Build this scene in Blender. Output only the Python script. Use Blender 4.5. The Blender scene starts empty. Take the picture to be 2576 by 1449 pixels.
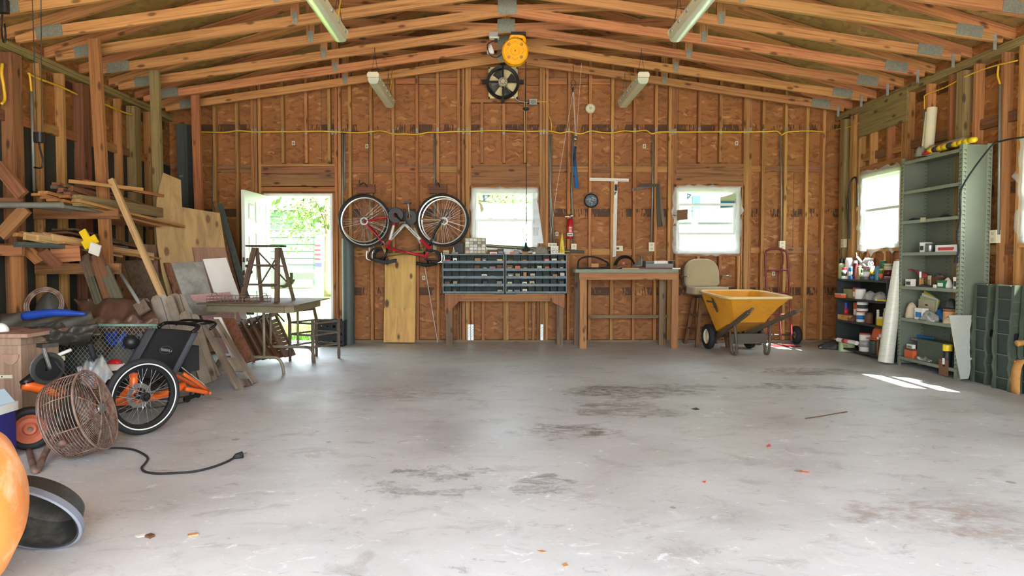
import bpy, math, random
from mathutils import Vector, Matrix
random.seed(7)
SC = bpy.context.scene
COL = SC.collection
PI = math.pi

# ---------------------------------------------------------------- camera
H = 1.10; FPX = 1700.0; CX, CY = 1245.0, 724.0
TH = math.atan(64.0 / FPX)
cd = bpy.data.cameras.new('camera'); cam = bpy.data.objects.new('camera', cd); COL.objects.link(cam)
cam.location = (0, 0, H); cam.rotation_euler = (PI / 2 - TH, 0, 0)
cd.sensor_fit = 'HORIZONTAL'; cd.sensor_width = 36.0; cd.lens = FPX / 2576 * 36.0
cd.shift_x = (1288 - CX) / 2576; cd.shift_y = -(724.5 - CY) / 2576
cd.clip_start = 0.05; cd.clip_end = 400
SC.camera = cam

# ---------------------------------------------------------------- world, sun, exposure
W = bpy.data.worlds.new('sky'); SC.world = W; W.use_nodes = True
nt = W.node_tree; nt.nodes.clear()
wo = nt.nodes.new('ShaderNodeOutputWorld'); bg = nt.nodes.new('ShaderNodeBackground')
sk = nt.nodes.new('ShaderNodeTexSky'); sk.sky_type = 'NISHITA'; sk.sun_disc = False
sk.sun_elevation = math.radians(56); sk.sun_rotation = math.radians(125)
sk.air_density = 1.0; sk.dust_density = 3.0; sk.ozone_density = 1.0
mixw = nt.nodes.new('ShaderNodeMix'); mixw.data_type = 'RGBA'; mixw.inputs[0].default_value = 0.6
mixw.inputs[7].default_value = (7.05, 7.55, 7.8, 1)      # thin bright overcast veil
nt.links.new(sk.outputs[0], mixw.inputs[6]); nt.links.new(mixw.outputs[2], bg.inputs[0])
bg.inputs[1].default_value = 0.33
nt.links.new(bg.outputs[0], wo.inputs[0])
sl = bpy.data.lights.new('sun', 'SUN'); sl.energy = 9.0; sl.angle = math.radians(0.6); sl.color = (1, 0.97, 0.9)
sun = bpy.data.objects.new('sun', sl); COL.objects.link(sun); sun.location = (10, -8, 20)
sun.rotation_euler = Vector((-0.9, 0.62, -1.75)).to_track_quat('-Z', 'Y').to_euler()
SC.view_settings.view_transform = 'Standard'; SC.view_settings.look = 'None'
SC.view_settings.gamma = 1.0; SC.view_settings.use_curve_mapping = False
SC.view_settings.exposure = 2.58
SC.cycles.use_denoising = True; SC.cycles.use_light_tree = False; SC.cycles.adaptive_threshold = 0.04
SC.cycles.max_bounces = 7; SC.cycles.diffuse_bounces = 4; SC.cycles.glossy_bounces = 3
SC.cycles.transparent_max_bounces = 8; SC.cycles.transmission_bounces = 4
SC.cycles.sample_clamp_indirect = 8.0; SC.cycles.caustics_reflective = False; SC.cycles.caustics_refractive = False

# ---------------------------------------------------------------- calibrated measuring (photo pixel -> point of the place)
def ray(u, v):
    x = (u - CX) / FPX; y = -(v - CY) / FPX
    return Vector((x, math.cos(TH) + y * math.sin(TH), y * math.cos(TH) - math.sin(TH)))
def PY(u, v, Y): d = ray(u, v); return Vector((0, 0, H)) + d * (Y / d.y)
def PX(u, v, X): d = ray(u, v); return Vector((0, 0, H)) + d * (X / d.x)
def PF(u, v, z=0.0): d = ray(u, v); return Vector((0, 0, H)) + d * ((z - H) / d.z)

# ---------------------------------------------------------------- materials
MATS = {}
def nodes(m): return m.node_tree.nodes, m.node_tree.links
def newmat(name):
    m = bpy.data.materials.new(name); m.use_nodes = True
    n, l = nodes(m); b = n['Principled BSDF']; MATS[name] = m
    return m, n, l, b
def ramp(n, l, fac, stops):
    r = n.new('ShaderNodeValToRGB'); e = r.color_ramp.elements
    while len(e) < len(stops): e.new(0.5)
    for i, (p, c) in enumerate(stops): e[i].position = p; e[i].color = (c[0], c[1], c[2], 1)
    l.new(fac, r.inputs[0]); return r
def mixc(n, l, fac, a, b, mode='MIX'):
    x = n.new('ShaderNodeMix'); x.data_type = 'RGBA'; x.blend_type = mode
    for s, v in ((0, fac), (6, a), (7, b)):
        if hasattr(v, 'is_output') or hasattr(v, 'links'): l.new(v, x.inputs[s])
        elif s == 0: x.inputs[0].default_value = v
        else: x.inputs[s].default_value = (v[0], v[1], v[2], 1)
    return x.outputs[2]
def mth(n, l, op, a, b=None):
    x = n.new('ShaderNodeMath'); x.operation = op
    for s, v in ((0, a), (1, b)):
        if v is None: continue
        if hasattr(v, 'links'): l.new(v, x.inputs[s])
        else: x.inputs[s].default_value = v
    return x.outputs[0]
def noise(n, l, vec, scale, detail=4, rough=0.6, dist=0.0):
    t = n.new('ShaderNodeTexNoise'); t.inputs['Scale'].default_value = scale
    t.inputs['Detail'].default_value = detail; t.inputs['Roughness'].default_value = rough
    t.inputs['Distortion'].default_value = dist
    if vec is not None: l.new(vec, t.inputs['Vector'])
    return t.outputs['Fac']
def mapv(n, l, vec, scale=(1, 1, 1), loc=(0, 0, 0)):
    m = n.new('ShaderNodeMapping'); m.inputs['Scale'].default_value = scale; m.inputs['Location'].default_value = loc
    l.new(vec, m.inputs['Vector']); return m.outputs[0]
def bump(n, l, b, h, strength=0.3, dist=0.01):
    x = n.new('ShaderNodeBump'); x.inputs['Strength'].default_value = strength; x.inputs['Distance'].default_value = dist
    l.new(h, x.inputs['Height']); l.new(x.outputs[0], b.inputs['Normal'])
def objvec(n, l, jitter=True):
    tc = n.new('ShaderNodeTexCoord')
    if not jitter: return tc.outputs['Object'], None
    oi = n.new('ShaderNodeObjectInfo')
    a = n.new('ShaderNodeVectorMath'); a.operation = 'MULTIPLY_ADD'
    cb = n.new('ShaderNodeCombineXYZ'); l.new(oi.outputs['Random'], cb.inputs[0]); l.new(oi.outputs['Random'], cb.inputs[1]); l.new(oi.outputs['Random'], cb.inputs[2])
    l.new(cb.outputs[0], a.inputs[0]); a.inputs[1].default_value = (17.3, 29.1, 41.7); l.new(tc.outputs['Object'], a.inputs[2])
    return a.outputs[0], oi.outputs['Random']
def hsvvar(n, l, col, rnd, v=0.25, h=0.02):
    x = n.new('ShaderNodeHueSaturation'); l.new(col, x.inputs['Color'])
    l.new(mth(n, l, 'MULTIPLY_ADD', rnd, v), x.inputs['Value'])
    x.inputs['Value'].links[0].from_node.inputs[2].default_value = 1 - v / 2
    m2 = mth(n, l, 'MULTIPLY_ADD', mth(n, l, 'FRACT', mth(n, l, 'MULTIPLY', rnd, 7.31)), h)
    m2.node.inputs[2].default_value = 0.5 - h / 2; l.new(m2, x.inputs['Hue'])
    return x.outputs[0]
def wood(name, light, dark, rough=0.75, grain=14.0, knots=True, var=0.3, weather=None):
    """sawn lumber, grain along the local Z axis"""
    m, n, l, b = newmat(name)
    v, rnd = objvec(n, l)
    g = noise(n, l, mapv(n, l, v, (grain * 2.2, grain * 2.2, 0.9)), 1.6, 5, 0.65, 0.6)
    fine = noise(n, l, mapv(n, l, v, (160, 160, 3)), 1.0, 2, 0.5)
    col = ramp(n, l, g, [(0.32, dark), (0.53, light), (0.72, [c * 1.12 for c in light])]).outputs[0]
    col = mixc(n, l, mth(n, l, 'MULTIPLY', fine, 0.35), col, dark)
    if knots:
        vo = n.new('ShaderNodeTexVoronoi'); vo.feature = 'F1'; vo.inputs['Scale'].default_value = 1.0
        l.new(mapv(n, l, v, (9, 9, 3.6)), vo.inputs['Vector'])
        k = ramp(n, l, vo.outputs['Distance'], [(0.10, (1, 1, 1)), (0.2, (0, 0, 0))]).outputs[0]
        col = mixc(n, l, mth(n, l, 'MULTIPLY', k, 0.8), col, [c * 0.3 for c in dark])
    if weather:
        w = noise(n, l, v, 2.2, 4, 0.6)
        wm = ramp(n, l, w, [(0.42, (0, 0, 0)), (0.62, (1, 1, 1))]).outputs[0]
        col = mixc(n, l, wm, col, weather)
    col = hsvvar(n, l, col, rnd, var)
    l.new(col, b.inputs['Base Color']); b.inputs['Roughness'].default_value = rough
    bump(n, l, b, g, 0.15, 0.004)
    return m
def plain(name, c, rough=0.5, metal=0.0, var=0.0, scale=8.0, dirt=None, bmp=0.0, spec=None, tint=0.0, alpha=None, trans=0.0, sheen=0.0, aniso=(1, 1, 1)):
    """painted / plastic / metal surface with soft blotches; dirt=(colour, amount)"""
    m, n, l, b = newmat(name)
    b.inputs['Roughness'].default_value = rough; b.inputs['Metallic'].default_value = metal
    col = None
    if var or dirt or tint or bmp:
        v, rnd = objvec(n, l)
        f = noise(n, l, mapv(n, l, v, aniso), scale, 5, 0.65)
        col = ramp(n, l, f, [(0.3, [x * (1 - var) for x in c]), (0.7, [min(1, x * (1 + var * 0.6)) for x in c])]).outputs[0]
        if dirt:
            d = noise(n, l, v, scale * 0.6, 6, 0.7)
            t = 0.62 - 0.3 * dirt[1]
            col = mixc(n, l, ramp(n, l, d, [(t, (0, 0, 0)), (min(1, t + 0.16), (1, 1, 1))]).outputs[0], col, dirt[0])
        if tint: col = hsvvar(n, l, col, rnd, tint, 0.01)
        l.new(col, b.inputs['Base Color'])
        if bmp: bump(n, l, b, f, bmp, 0.01)
    else: b.inputs['Base Color'].default_value = (c[0], c[1], c[2], 1)
    if spec is not None: b.inputs['Specular IOR Level'].default_value = spec
    if alpha is not None: b.inputs['Alpha'].default_value = alpha
    if trans: b.inputs['Transmission Weight'].default_value = trans
    if sheen: b.inputs['Sheen Weight'].default_value = sheen
    return m
def S(r, g, b):
    f = lambda c: ((c / 255 + 0.055) / 1.055) ** 2.4 if c / 255 > 0.04045 else c / 255 / 12.92
    return (f(r), f(g), f(b))
MT = lambda k: MATS[k]

# ---------------------------------------------------------------- mesh helper
MW = {}      # world matrices of thing roots
class MB:
    """collects shapes into one mesh"""
    def __init__(s): s.v = []; s.f = []; s.mi = []; s.cur = 0
    def mat(s, i): s.cur = i; return s
    def add(s, vs, fs, M=None):
        o = len(s.v)
        s.v += [tuple(M @ Vector(p)) for p in vs] if M is not None else [tuple(p) for p in vs]
        s.f += [tuple(i + o for i in q) for q in fs]; s.mi += [s.cur] * len(fs); return s
    def box(s, a, b, M=None):
        x0, y0, z0 = a; x1, y1, z1 = b
        if x0 > x1: x0, x1 = x1, x0
        if y0 > y1: y0, y1 = y1, y0
        if z0 > z1: z0, z1 = z1, z0
        return s.add([(x0, y0, z0), (x1, y0, z0), (x1, y1, z0), (x0, y1, z0), (x0, y0, z1), (x1, y0, z1), (x1, y1, z1), (x0, y1, z1)],
                     [(3, 2, 1, 0), (4, 5, 6, 7), (0, 1, 5, 4), (1, 2, 6, 5), (2, 3, 7, 6), (3, 0, 4, 7)], M)
    def cbox(s, c, d, M=None):
        return s.box([c[i] - d[i] / 2 for i in range(3)], [c[i] + d[i] / 2 for i in range(3)], M)
    def rbox(s, a, b, r, M=None, n=3):
        """box with rounded vertical edges"""
        x0, y0, z0 = a; x1, y1, z1 = b; P = []
        for cx, cy, t in ((x1 - r, y1 - r, 0), (x0 + r, y1 - r, 1), (x0 + r, y0 + r, 2), (x1 - r, y0 + r, 3)):
            for i in range(n + 1):
                t2 = (t + i / n) * PI / 2; P.append((cx + r * math.cos(t2), cy + r * math.sin(t2)))
        return s.prism(P, z0, z1, M)
    def prism(s, P, z0, z1, M=None):
        """polygon (x,y) extruded along z"""
        k = len(P)
        vs = [(x, y, z0) for x, y in P] + [(x, y, z1) for x, y in P]
        fs = [tuple(range(k))[::-1], tuple(range(k, 2 * k))] + [(i, (i + 1) % k, k + (i + 1) % k, k + i) for i in range(k)]
        return s.add(vs, fs, M)
    def ring(s, c, ax, pts):
        pass
    def tube(s, path, r, n=8, closed=False, caps=True):
        """round tube along a polyline; r number or per-point list"""
        P = [Vector(p) for p in path]; k = len(P)
        R = r if isinstance(r, (list, tuple)) else [r] * k
        vs = []; up = None
        for i in range(k):
            a = P[(i - 1) % k] if (i or closed) else P[0]; b = P[(i + 1) % k] if (i < k - 1 or closed) else P[-1]
            d = (b - a)
            d = d.normalized() if d.length > 1e-9 else Vector((0, 0, 1))
            if up is None:
                up = d.orthogonal().normalized()
            up = (up - d * up.dot(d))
            up = up.normalized() if up.length > 1e-6 else d.orthogonal().normalized()
            w = d.cross(up)
            for j in range(n):
                t = 2 * PI * j / n; vs.append(P[i] + (up * math.cos(t) + w * math.sin(t)) * R[i])
        fs = []
        for i in range(k if closed else k - 1):
            i2 = (i + 1) % k
            for j in range(n): fs.append((i * n + j, i * n + (j + 1) % n, i2 * n + (j + 1) % n, i2 * n + j))
        if caps and not closed: fs += [tuple(range(n))[::-1], tuple(range((k - 1) * n, k * n))]
        return s.add(vs, fs)
    def cyl(s, a, b, r, n=12, r2=None): return s.tube([a, b], [r, r if r2 is None else r2], n)
    def lathe(s, prof, c=(0, 0, 0), n=20, M=None, a0=0, a1=2 * PI):
        """profile (r,z) spun about z through c; M applied afterwards"""
        full = abs(a1 - a0 - 2 * PI) < 1e-6; m = n if full else n + 1; vs = []
        for r, z in prof:
            for j in range(m):
                t = a0 + (a1 - a0) * j / n; vs.append((c[0] + r * math.cos(t), c[1] + r * math.sin(t), c[2] + z))
        fs = []
        for i in range(len(prof) - 1):
            for j in range(n):
                j2 = (j + 1) % m
                fs.append((i * m + j, i * m + j2, (i + 1) * m + j2, (i + 1) * m + j))
        if full and tuple(prof[0]) != tuple(prof[-1]):
            if prof[0][0] > 1e-5: fs.append(tuple(range(m))[::-1])
            if prof[-1][0] > 1e-5: fs.append(tuple(range((len(prof) - 1) * m, len(prof) * m)))
        return s.add(vs, fs, M)
    def torus(s, c, ax, R, r, n=32, k=8, a0=0, a1=2 * PI):
        q = Vector(ax).to_track_quat('Z', 'Y'); c = Vector(c)
        full = abs(a1 - a0 - 2 * PI) < 1e-6; m = n if full else n + 1
        return s.tube([c + q @ Vector((R * math.cos(a0 + (a1 - a0) * i / n), R * math.sin(a0 + (a1 - a0) * i / n), 0)) for i in range(m)], r, k, closed=full)
    def ball(s, c, r, n=10, k=7, sc=(1, 1, 1)):
        return s.lathe([(r * math.sin(PI * i / k) * 1.0 + 1e-6, -r * math.cos(PI * i / k)) for i in range(k + 1)], (0, 0, 0), n,
                       Matrix.Translation(Vector(c)) @ Matrix.Diagonal((sc[0], sc[1], sc[2], 1)))
    def grid(s, fn, nu, nv, thick=None):
        """surface fn(u,v)->point for u,v in 0..1, optionally given thickness (vector)"""
        vs = [Vector(fn(i / nu, j / nv)) for j in range(nv + 1) for i in range(nu + 1)]; w = nu + 1
        fs = [(j * w + i, j * w + i + 1, (j + 1) * w + i + 1, (j + 1) * w + i) for j in range(nv) for i in range(nu)]
        if thick is None: return s.add(vs, fs)
        t = Vector(thick); k = len(vs); fs2 = [tuple(i + k for i in q[::-1]) for q in fs]
        rim = [i for i in range(w)] + [j * w + nu for j in range(1, nv + 1)] + [nv * w + i for i in range(nu - 1, -1, -1)] + [j * w for j in range(nv - 1, 0, -1)]
        side = [(rim[(i + 1) % len(rim)], rim[i], rim[i] + k, rim[(i + 1) % len(rim)] + k) for i in range(len(rim))]
        return s.add(vs + [p + t for p in vs], fs + fs2 + side)
    def build(s, name, mat, parent=None, world=True, smooth=False, label=None, angle=None):
        """mesh object; coordinates are world (default) or local to the parent root"""
        V = [Vector(p) for p in s.v]
        if parent is not None and world and parent.name in MW:
            I = MW[parent.name].inverted(); V = [I @ p for p in V]
        elif parent is not None and not world and parent.parent is not None:      # part of a part, given in the root's frame
            I = MW[parent.name].inverted() @ MW[parent.parent.name]; V = [I @ p for p in V]
        lo = [min(p[i] for p in V) for i in range(3)]; hi = [max(p[i] for p in V) for i in range(3)]
        o = Vector(((lo[0] + hi[0]) / 2, (lo[1] + hi[1]) / 2, lo[2]))
        me = bpy.data.meshes.new(name); me.from_pydata([tuple(p - o) for p in V], [], s.f)
        for m in (mat if isinstance(mat, (list, tuple)) else [mat]): me.materials.append(MATS[m] if isinstance(m, str) else m)
        if any(s.mi): me.polygons.foreach_set('material_index', s.mi)
        if smooth:
            me.polygons.foreach_set('use_smooth', [True] * len(s.f))
            if angle is not None: me.set_sharp_from_angle(angle=math.radians(angle))
        me.update()
        ob = bpy.data.objects.new(name, me); COL.objects.link(ob); ob.location = o
        if parent is not None:
            ob.parent = parent
            if parent.name in MW: MW[ob.name] = MW[parent.name] @ Matrix.Translation(o)
        else: MW[ob.name] = Matrix.Translation(o)
        if label: ob['label'] = label
        return ob
def thing(name, label, cat, loc=(0, 0, 0), rz=0.0, group=None, M=None):
    o = bpy.data.objects.new(name, None); COL.objects.link(o); o.empty_display_size = 0.1
    if M is None: M = Matrix.Translation(Vector(loc)) @ Matrix.Rotation(rz, 4, 'Z')
    o.matrix_world = M; MW[o.name] = M.copy()
    o['label'] = label; o['category'] = cat
    if group: o['group'] = group
    return o
def tag(o, label, cat, group=None, kind=None):
    o['label'] = label; o['category'] = cat
    if group: o['group'] = group
    if kind: o['kind'] = kind
    return o
def struct(o): o['kind'] = 'structure'; return o
def axisM(p0, p1, roll=None):
    """matrix with local Z along p0->p1; roll = world vector that local X should follow"""
    p0 = Vector(p0); d = (Vector(p1) - p0).normalized()
    x = Vector(roll) if roll is not None else (Vector((1, 0, 0)) if abs(d.x) < 0.9 else Vector((0, 1, 0)))
    x = (x - d * x.dot(d)).normalized(); y = d.cross(x)
    return Matrix(((x.x, y.x, d.x, p0.x), (x.y, y.y, d.y, p0.y), (x.z, y.z, d.z, p0.z), (0, 0, 0, 1)))
BOARDS = {}
def board(name, p0, p1, w, d, mat, parent=None, roll=None, label=None, shape=None):
    """sawn board from p0 to p1, w along roll, d across; grain follows its length"""
    L = (Vector(p1) - Vector(p0)).length; key = (round(L, 3), round(w, 4), round(d, 4), mat)
    me = BOARDS.get(key) if shape is None else None
    if me is None:
        b = MB()
        if shape is None: b.box((-w / 2, -d / 2, 0), (w / 2, d / 2, L))
        else: b.prism(shape, -d / 2, d / 2, Matrix(((1, 0, 0, 0), (0, 0, 1, 0), (0, 1, 0, 0), (0, 0, 0, 1))))
        me = bpy.data.meshes.new(name); me.from_pydata(b.v, [], b.f); me.materials.append(MATS[mat]); me.update()
        if shape is None: BOARDS[key] = me
    ob = bpy.data.objects.new(name, me); COL.objects.link(ob)
    M = axisM(p0, p1, roll)
    if parent is not None:
        ob.parent = parent; ob.matrix_parent_inverse = Matrix.Identity(4)
        ob.matrix_basis = MW[parent.name].inverted() @ M
    else: ob.matrix_world = M
    MW[ob.name] = M
    if label: ob['label'] = label
    return ob
def copy_thing(root, M, label=None):
    r = root.copy(); COL.objects.link(r); r.matrix_world = M; MW[r.name] = M.copy()
    if label: r['label'] = label
    for ch in root.children:
        c = ch.copy(); COL.objects.link(c); c.parent = r
        for g in ch.children:
            d = g.copy(); COL.objects.link(d); d.parent = c
    return r
def spline(pts, k=6):
    """smooth polyline through points"""
    P = [Vector(p) for p in pts]; out = []
    for i in range(len(P) - 1):
        a, b, c, d = P[max(0, i - 1)], P[i], P[i + 1], P[min(len(P) - 1, i + 2)]
        for j in range(k):
            t = j / k
            out.append(0.5 * ((2 * b) + (c - a) * t + (2 * a - 5 * b + 4 * c - d) * t * t + (3 * b - a - 3 * c + d) * t ** 3))
    return out + [P[-1]]
# ---------------------------------------------------------------- material library
wood('stud_pine', S(188, 136, 80), S(136, 90, 46), var=0.4)
wood('stud_red', S(180, 122, 70), S(126, 78, 42), var=0.35)
wood('truss_pine', S(200, 142, 88), S(140, 84, 46), var=0.3)
wood('treated', S(150, 130, 82), S(104, 86, 50), var=0.2)
wood('dark_board', S(132, 88, 58), S(84, 52, 32), var=0.3)
wood('header_wood', S(158, 108, 68), S(96, 60, 36), var=0.2, grain=8)
wood('pale_board', S(206, 172, 118), S(160, 122, 76), var=0.3)
wood('grey_board', S(132, 116, 98), S(92, 76, 62), var=0.35, weather=S(150, 140, 126))
wood('grey_brown_board', S(118, 94, 74), S(74, 56, 42), var=0.35)
wood('green_board', S(110, 106, 84), S(70, 66, 50), var=0.3)
wood('bench_wood', S(176, 122, 80), S(134, 86, 54), var=0.25)
wood('bench_grey', S(132, 108, 82), S(94, 74, 54), var=0.2)
wood('ladder_wood', S(104, 84, 64), S(66, 50, 38), var=0.2, knots=False)
wood('stool_wood', S(120, 78, 48), S(76, 46, 26), var=0.2, knots=False)
wood('bluegrey_post', S(84, 92, 86), S(62, 68, 64), knots=False)
wood('cabinet_wood', S(176, 146, 124), S(140, 110, 92), grain=6, knots=False)
wood('ash_grey_handle', S(112, 98, 84), S(84, 72, 60), knots=False)

def osb(name, base, dark, light, prints=True):
    m, n, l, b = newmat(name)
    g = n.new('ShaderNodeNewGeometry'); P = g.outputs['Position']
    vo = n.new('ShaderNodeTexVoronoi'); vo.inputs['Scale'].default_value = 1.0; vo.inputs['Randomness'].default_value = 1
    dn = n.new('ShaderNodeTexNoise'); dn.inputs['Scale'].default_value = 6.0; l.new(P, dn.inputs['Vector'])
    ad = n.new('ShaderNodeVectorMath'); ad.operation = 'MULTIPLY_ADD'; l.new(dn.outputs['Color'], ad.inputs[0]); ad.inputs[1].default_value = (0.16, 0.16, 0.16); l.new(P, ad.inputs[2])
    l.new(mapv(n, l, ad.outputs[0], (13, 13, 34)), vo.inputs['Vector'])
    sep = n.new('ShaderNodeSeparateColor'); l.new(vo.outputs['Color'], sep.inputs[0])
    col = ramp(n, l, sep.outputs[0], [(0.0, dark), (0.45, base), (0.9, base), (1.0, light)]).outputs[0]
    big = noise(n, l, P, 1.1, 4, 0.6)
    col = mixc(n, l, ramp(n, l, big, [(0.35, (0, 0, 0)), (0.75, (0.35, 0.35, 0.35))]).outputs[0], col, [c * 0.6 for c in dark])
    fine = noise(n, l, mapv(n, l, P, (20, 20, 60)), 2.0, 3, 0.6)
    col = mixc(n, l, mth(n, l, 'MULTIPLY', fine, 0.3), col, dark)
    if prints:
        sx = n.new('ShaderNodeSeparateXYZ'); l.new(P, sx.inputs[0])
        xy = mth(n, l, 'ADD', sx.outputs[0], sx.outputs[1])
        cb = n.new('ShaderNodeCombineXYZ'); l.new(xy, cb.inputs[0]); l.new(sx.outputs[2], cb.inputs[2])
        bars = noise(n, l, mapv(n, l, cb.outputs[0], (52, 1, 9)), 1.0, 1, 0.5)
        patch = noise(n, l, mapv(n, l, cb.outputs[0], (3.2, 1, 0.1)), 1.0, 1, 0.5)
        tot = None
        for z0 in (2.93, 1.78, 0.70):
            d = mth(n, l, 'ABSOLUTE', mth(n, l, 'SUBTRACT', sx.outputs[2], z0))
            k = mth(n, l, 'LESS_THAN', d, 0.055)
            tot = k if tot is None else mth(n, l, 'ADD', tot, k)
        raw = mth(n, l, 'ADD', mth(n, l, 'MULTIPLY', patch, 0.9), mth(n, l, 'MULTIPLY', bars, 0.5))
        ink = mth(n, l, 'MULTIPLY', mth(n, l, 'GREATER_THAN', raw, 0.68), tot)
        col = mixc(n, l, mth(n, l, 'MULTIPLY', ink, 0.78), col, S(38, 26, 20))
    l.new(col, b.inputs['Base Color']); b.inputs['Roughness'].default_value = 0.7
    bump(n, l, b, sep.outputs[0], 0.12, 0.004)
osb('osb', S(168, 110, 58), S(134, 82, 40), S(202, 148, 90))
osb('roof_ply', S(172, 138, 80), S(140, 108, 60), S(190, 158, 98), prints=False)

def plyface(name, base, dark, knot):
    m, n, l, b = newmat(name); v, rnd = objvec(n, l)
    g = noise(n, l, mapv(n, l, v, (5, 5, 0.6)), 2.2, 5, 0.6, 0.8)
    col = ramp(n, l, g, [(0.3, dark), (0.6, base)]).outputs[0]
    vo = n.new('ShaderNodeTexVoronoi'); l.new(mapv(n, l, v, (6, 6, 3.0)), vo.inputs['Vector']); vo.inputs['Scale'].default_value = 1.0
    k = ramp(n, l, vo.outputs['Distance'], [(0.13, (1, 1, 1)), (0.2, (0, 0, 0))]).outputs[0]
    col = hsvvar(n, l, mixc(n, l, k, col, knot), rnd, 0.25); l.new(col, b.inputs['Base Color']); b.inputs['Roughness'].default_value = 0.6
plyface('plywood_yellow', S(212, 170, 92), S(176, 132, 66), S(90, 60, 30))
plyface('plywood_tan', S(178, 144, 98), S(146, 114, 74), S(110, 78, 46))
plyface('particle', S(150, 118, 92), S(116, 86, 66), S(100, 76, 60))

# concrete slab
m, n, l, b = newmat('concrete')
g = n.new('ShaderNodeNewGeometry'); P = g.outputs['Position']
c1 = noise(n, l, mapv(n, l, P, (0.7, 1.0, 1)), 1.3, 7, 0.62, 0.4)
c2 = noise(n, l, mapv(n, l, P, (1, 1.6, 1), (3, 1, 0)), 3.4, 8, 0.7, 0.6)
c3 = noise(n, l, P, 45.0, 4, 0.7)
col = ramp(n, l, c1, [(0.28, S(182, 184, 185)), (0.5, S(204, 208, 209)), (0.72, S(220, 224, 226))]).outputs[0]
col = mixc(n, l, ramp(n, l, c2, [(0.34, (0.4, 0.4, 0.4)), (0.46, (0, 0, 0))]).outputs[0], col, S(140, 136, 132))
col = mixc(n, l, ramp(n, l, c2, [(0.62, (0, 0, 0)), (0.7, (0.6, 0.6, 0.6))]).outputs[0], col, S(228, 229, 230))
col = mixc(n, l, mth(n, l, 'MULTIPLY', c3, 0.25), col, S(140, 138, 136))
c4 = noise(n, l, mapv(n, l, P, (0.8, 1.5, 1), (7, 2, 0)), 7.0, 10, 0.82, 1.2)
col = mixc(n, l, ramp(n, l, c4, [(0.585, (0, 0, 0)), (0.62, (0.75, 0.75, 0.75))]).outputs[0], col, S(236, 238, 240))
col = mixc(n, l, ramp(n, l, c4, [(0.36, (0.6, 0.6, 0.6)), (0.42, (0, 0, 0))]).outputs[0], col, S(132, 128, 126))
stains = [(1.2, 5.75, 0.75, 0.30, S(96, 90, 84)), (1.7, 5.95, 0.5, 0.2, S(110, 104, 98)), (0.47, 4.35, 0.35, 0.28, S(118, 108, 96)), (0.95, 5.0, 0.5, 0.3, S(126, 118, 110)), (2.65, 5.95, 0.6, 0.14, S(104, 102, 98)),
          (0.27, 3.32, 0.20, 0.12, S(128, 120, 116)), (-0.40, 3.47, 0.16, 0.07, S(120, 116, 114)), (-0.18, 3.53, 0.16, 0.07, S(126, 122, 120)), (-0.3, 3.2, 0.2, 0.08, S(134, 130, 128)), (2.05, 2.84, 0.55, 0.28, S(160, 146, 138)),
          (3.3, 6.75, 0.8, 0.22, S(112, 106, 98)), (-1.0, 5.6, 0.9, 0.35, S(160, 156, 152)), (-1.75, 3.6, 0.12, 0.05, S(140, 136, 132))]
sep = n.new('ShaderNodeSeparateXYZ'); wob = n.new('ShaderNodeTexNoise'); wob.inputs['Scale'].default_value = 2.5; wob.inputs['Detail'].default_value = 8; wob.inputs['Roughness'].default_value = 0.75
l.new(P, wob.inputs['Vector']); wv = n.new('ShaderNodeVectorMath'); wv.operation = 'MULTIPLY_ADD'; l.new(wob.outputs['Color'], wv.inputs[0]); wv.inputs[1].default_value = (1.3, 1.0, 0); l.new(P, wv.inputs[2]); l.new(wv.outputs[0], sep.inputs[0])
for sx_, sy_, rx, ry, cc in stains:
    a_ = mth(n, l, 'POWER', mth(n, l, 'DIVIDE', mth(n, l, 'SUBTRACT', sep.outputs[0], sx_ + 0.65), rx), 2.0)
    b_ = mth(n, l, 'POWER', mth(n, l, 'DIVIDE', mth(n, l, 'SUBTRACT', sep.outputs[1], sy_ + 0.5), ry), 2.0)
    k = ramp(n, l, mth(n, l, 'ADD', a_, b_), [(0.4, (0.8, 0.8, 0.8)), (1.0, (0, 0, 0))]).outputs[0]
    col = mixc(n, l, mth(n, l, 'MULTIPLY', k, ramp(n, l, c4, [(0.44, (1, 1, 1)), (0.54, (0.12, 0.12, 0.12))]).outputs[0]), col, cc)
vo = n.new('ShaderNodeTexVoronoi'); vo.inputs['Scale'].default_value = 5.0; l.new(P, vo.inputs['Vector'])
sel = n.new('ShaderNodeSeparateColor'); l.new(vo.outputs['Color'], sel.inputs[0])
spot = mth(n, l, 'MULTIPLY', mth(n, l, 'LESS_THAN', vo.outputs['Distance'], mth(n, l, 'MULTIPLY', sel.outputs[1], 0.16)), mth(n, l, 'GREATER_THAN', sel.outputs[0], 0.9))
col = mixc(n, l, mth(n, l, 'MULTIPLY', spot, 0.6), col, S(110, 104, 98))
l.new(col, b.inputs['Base Color'])
l.new(ramp(n, l, c1, [(0.3, (0.36, 0.36, 0.36)), (0.7, (0.58, 0.58, 0.58))]).outputs[0], b.inputs['Roughness'])
bump(n, l, b, c2, 0.06, 0.01)

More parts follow.
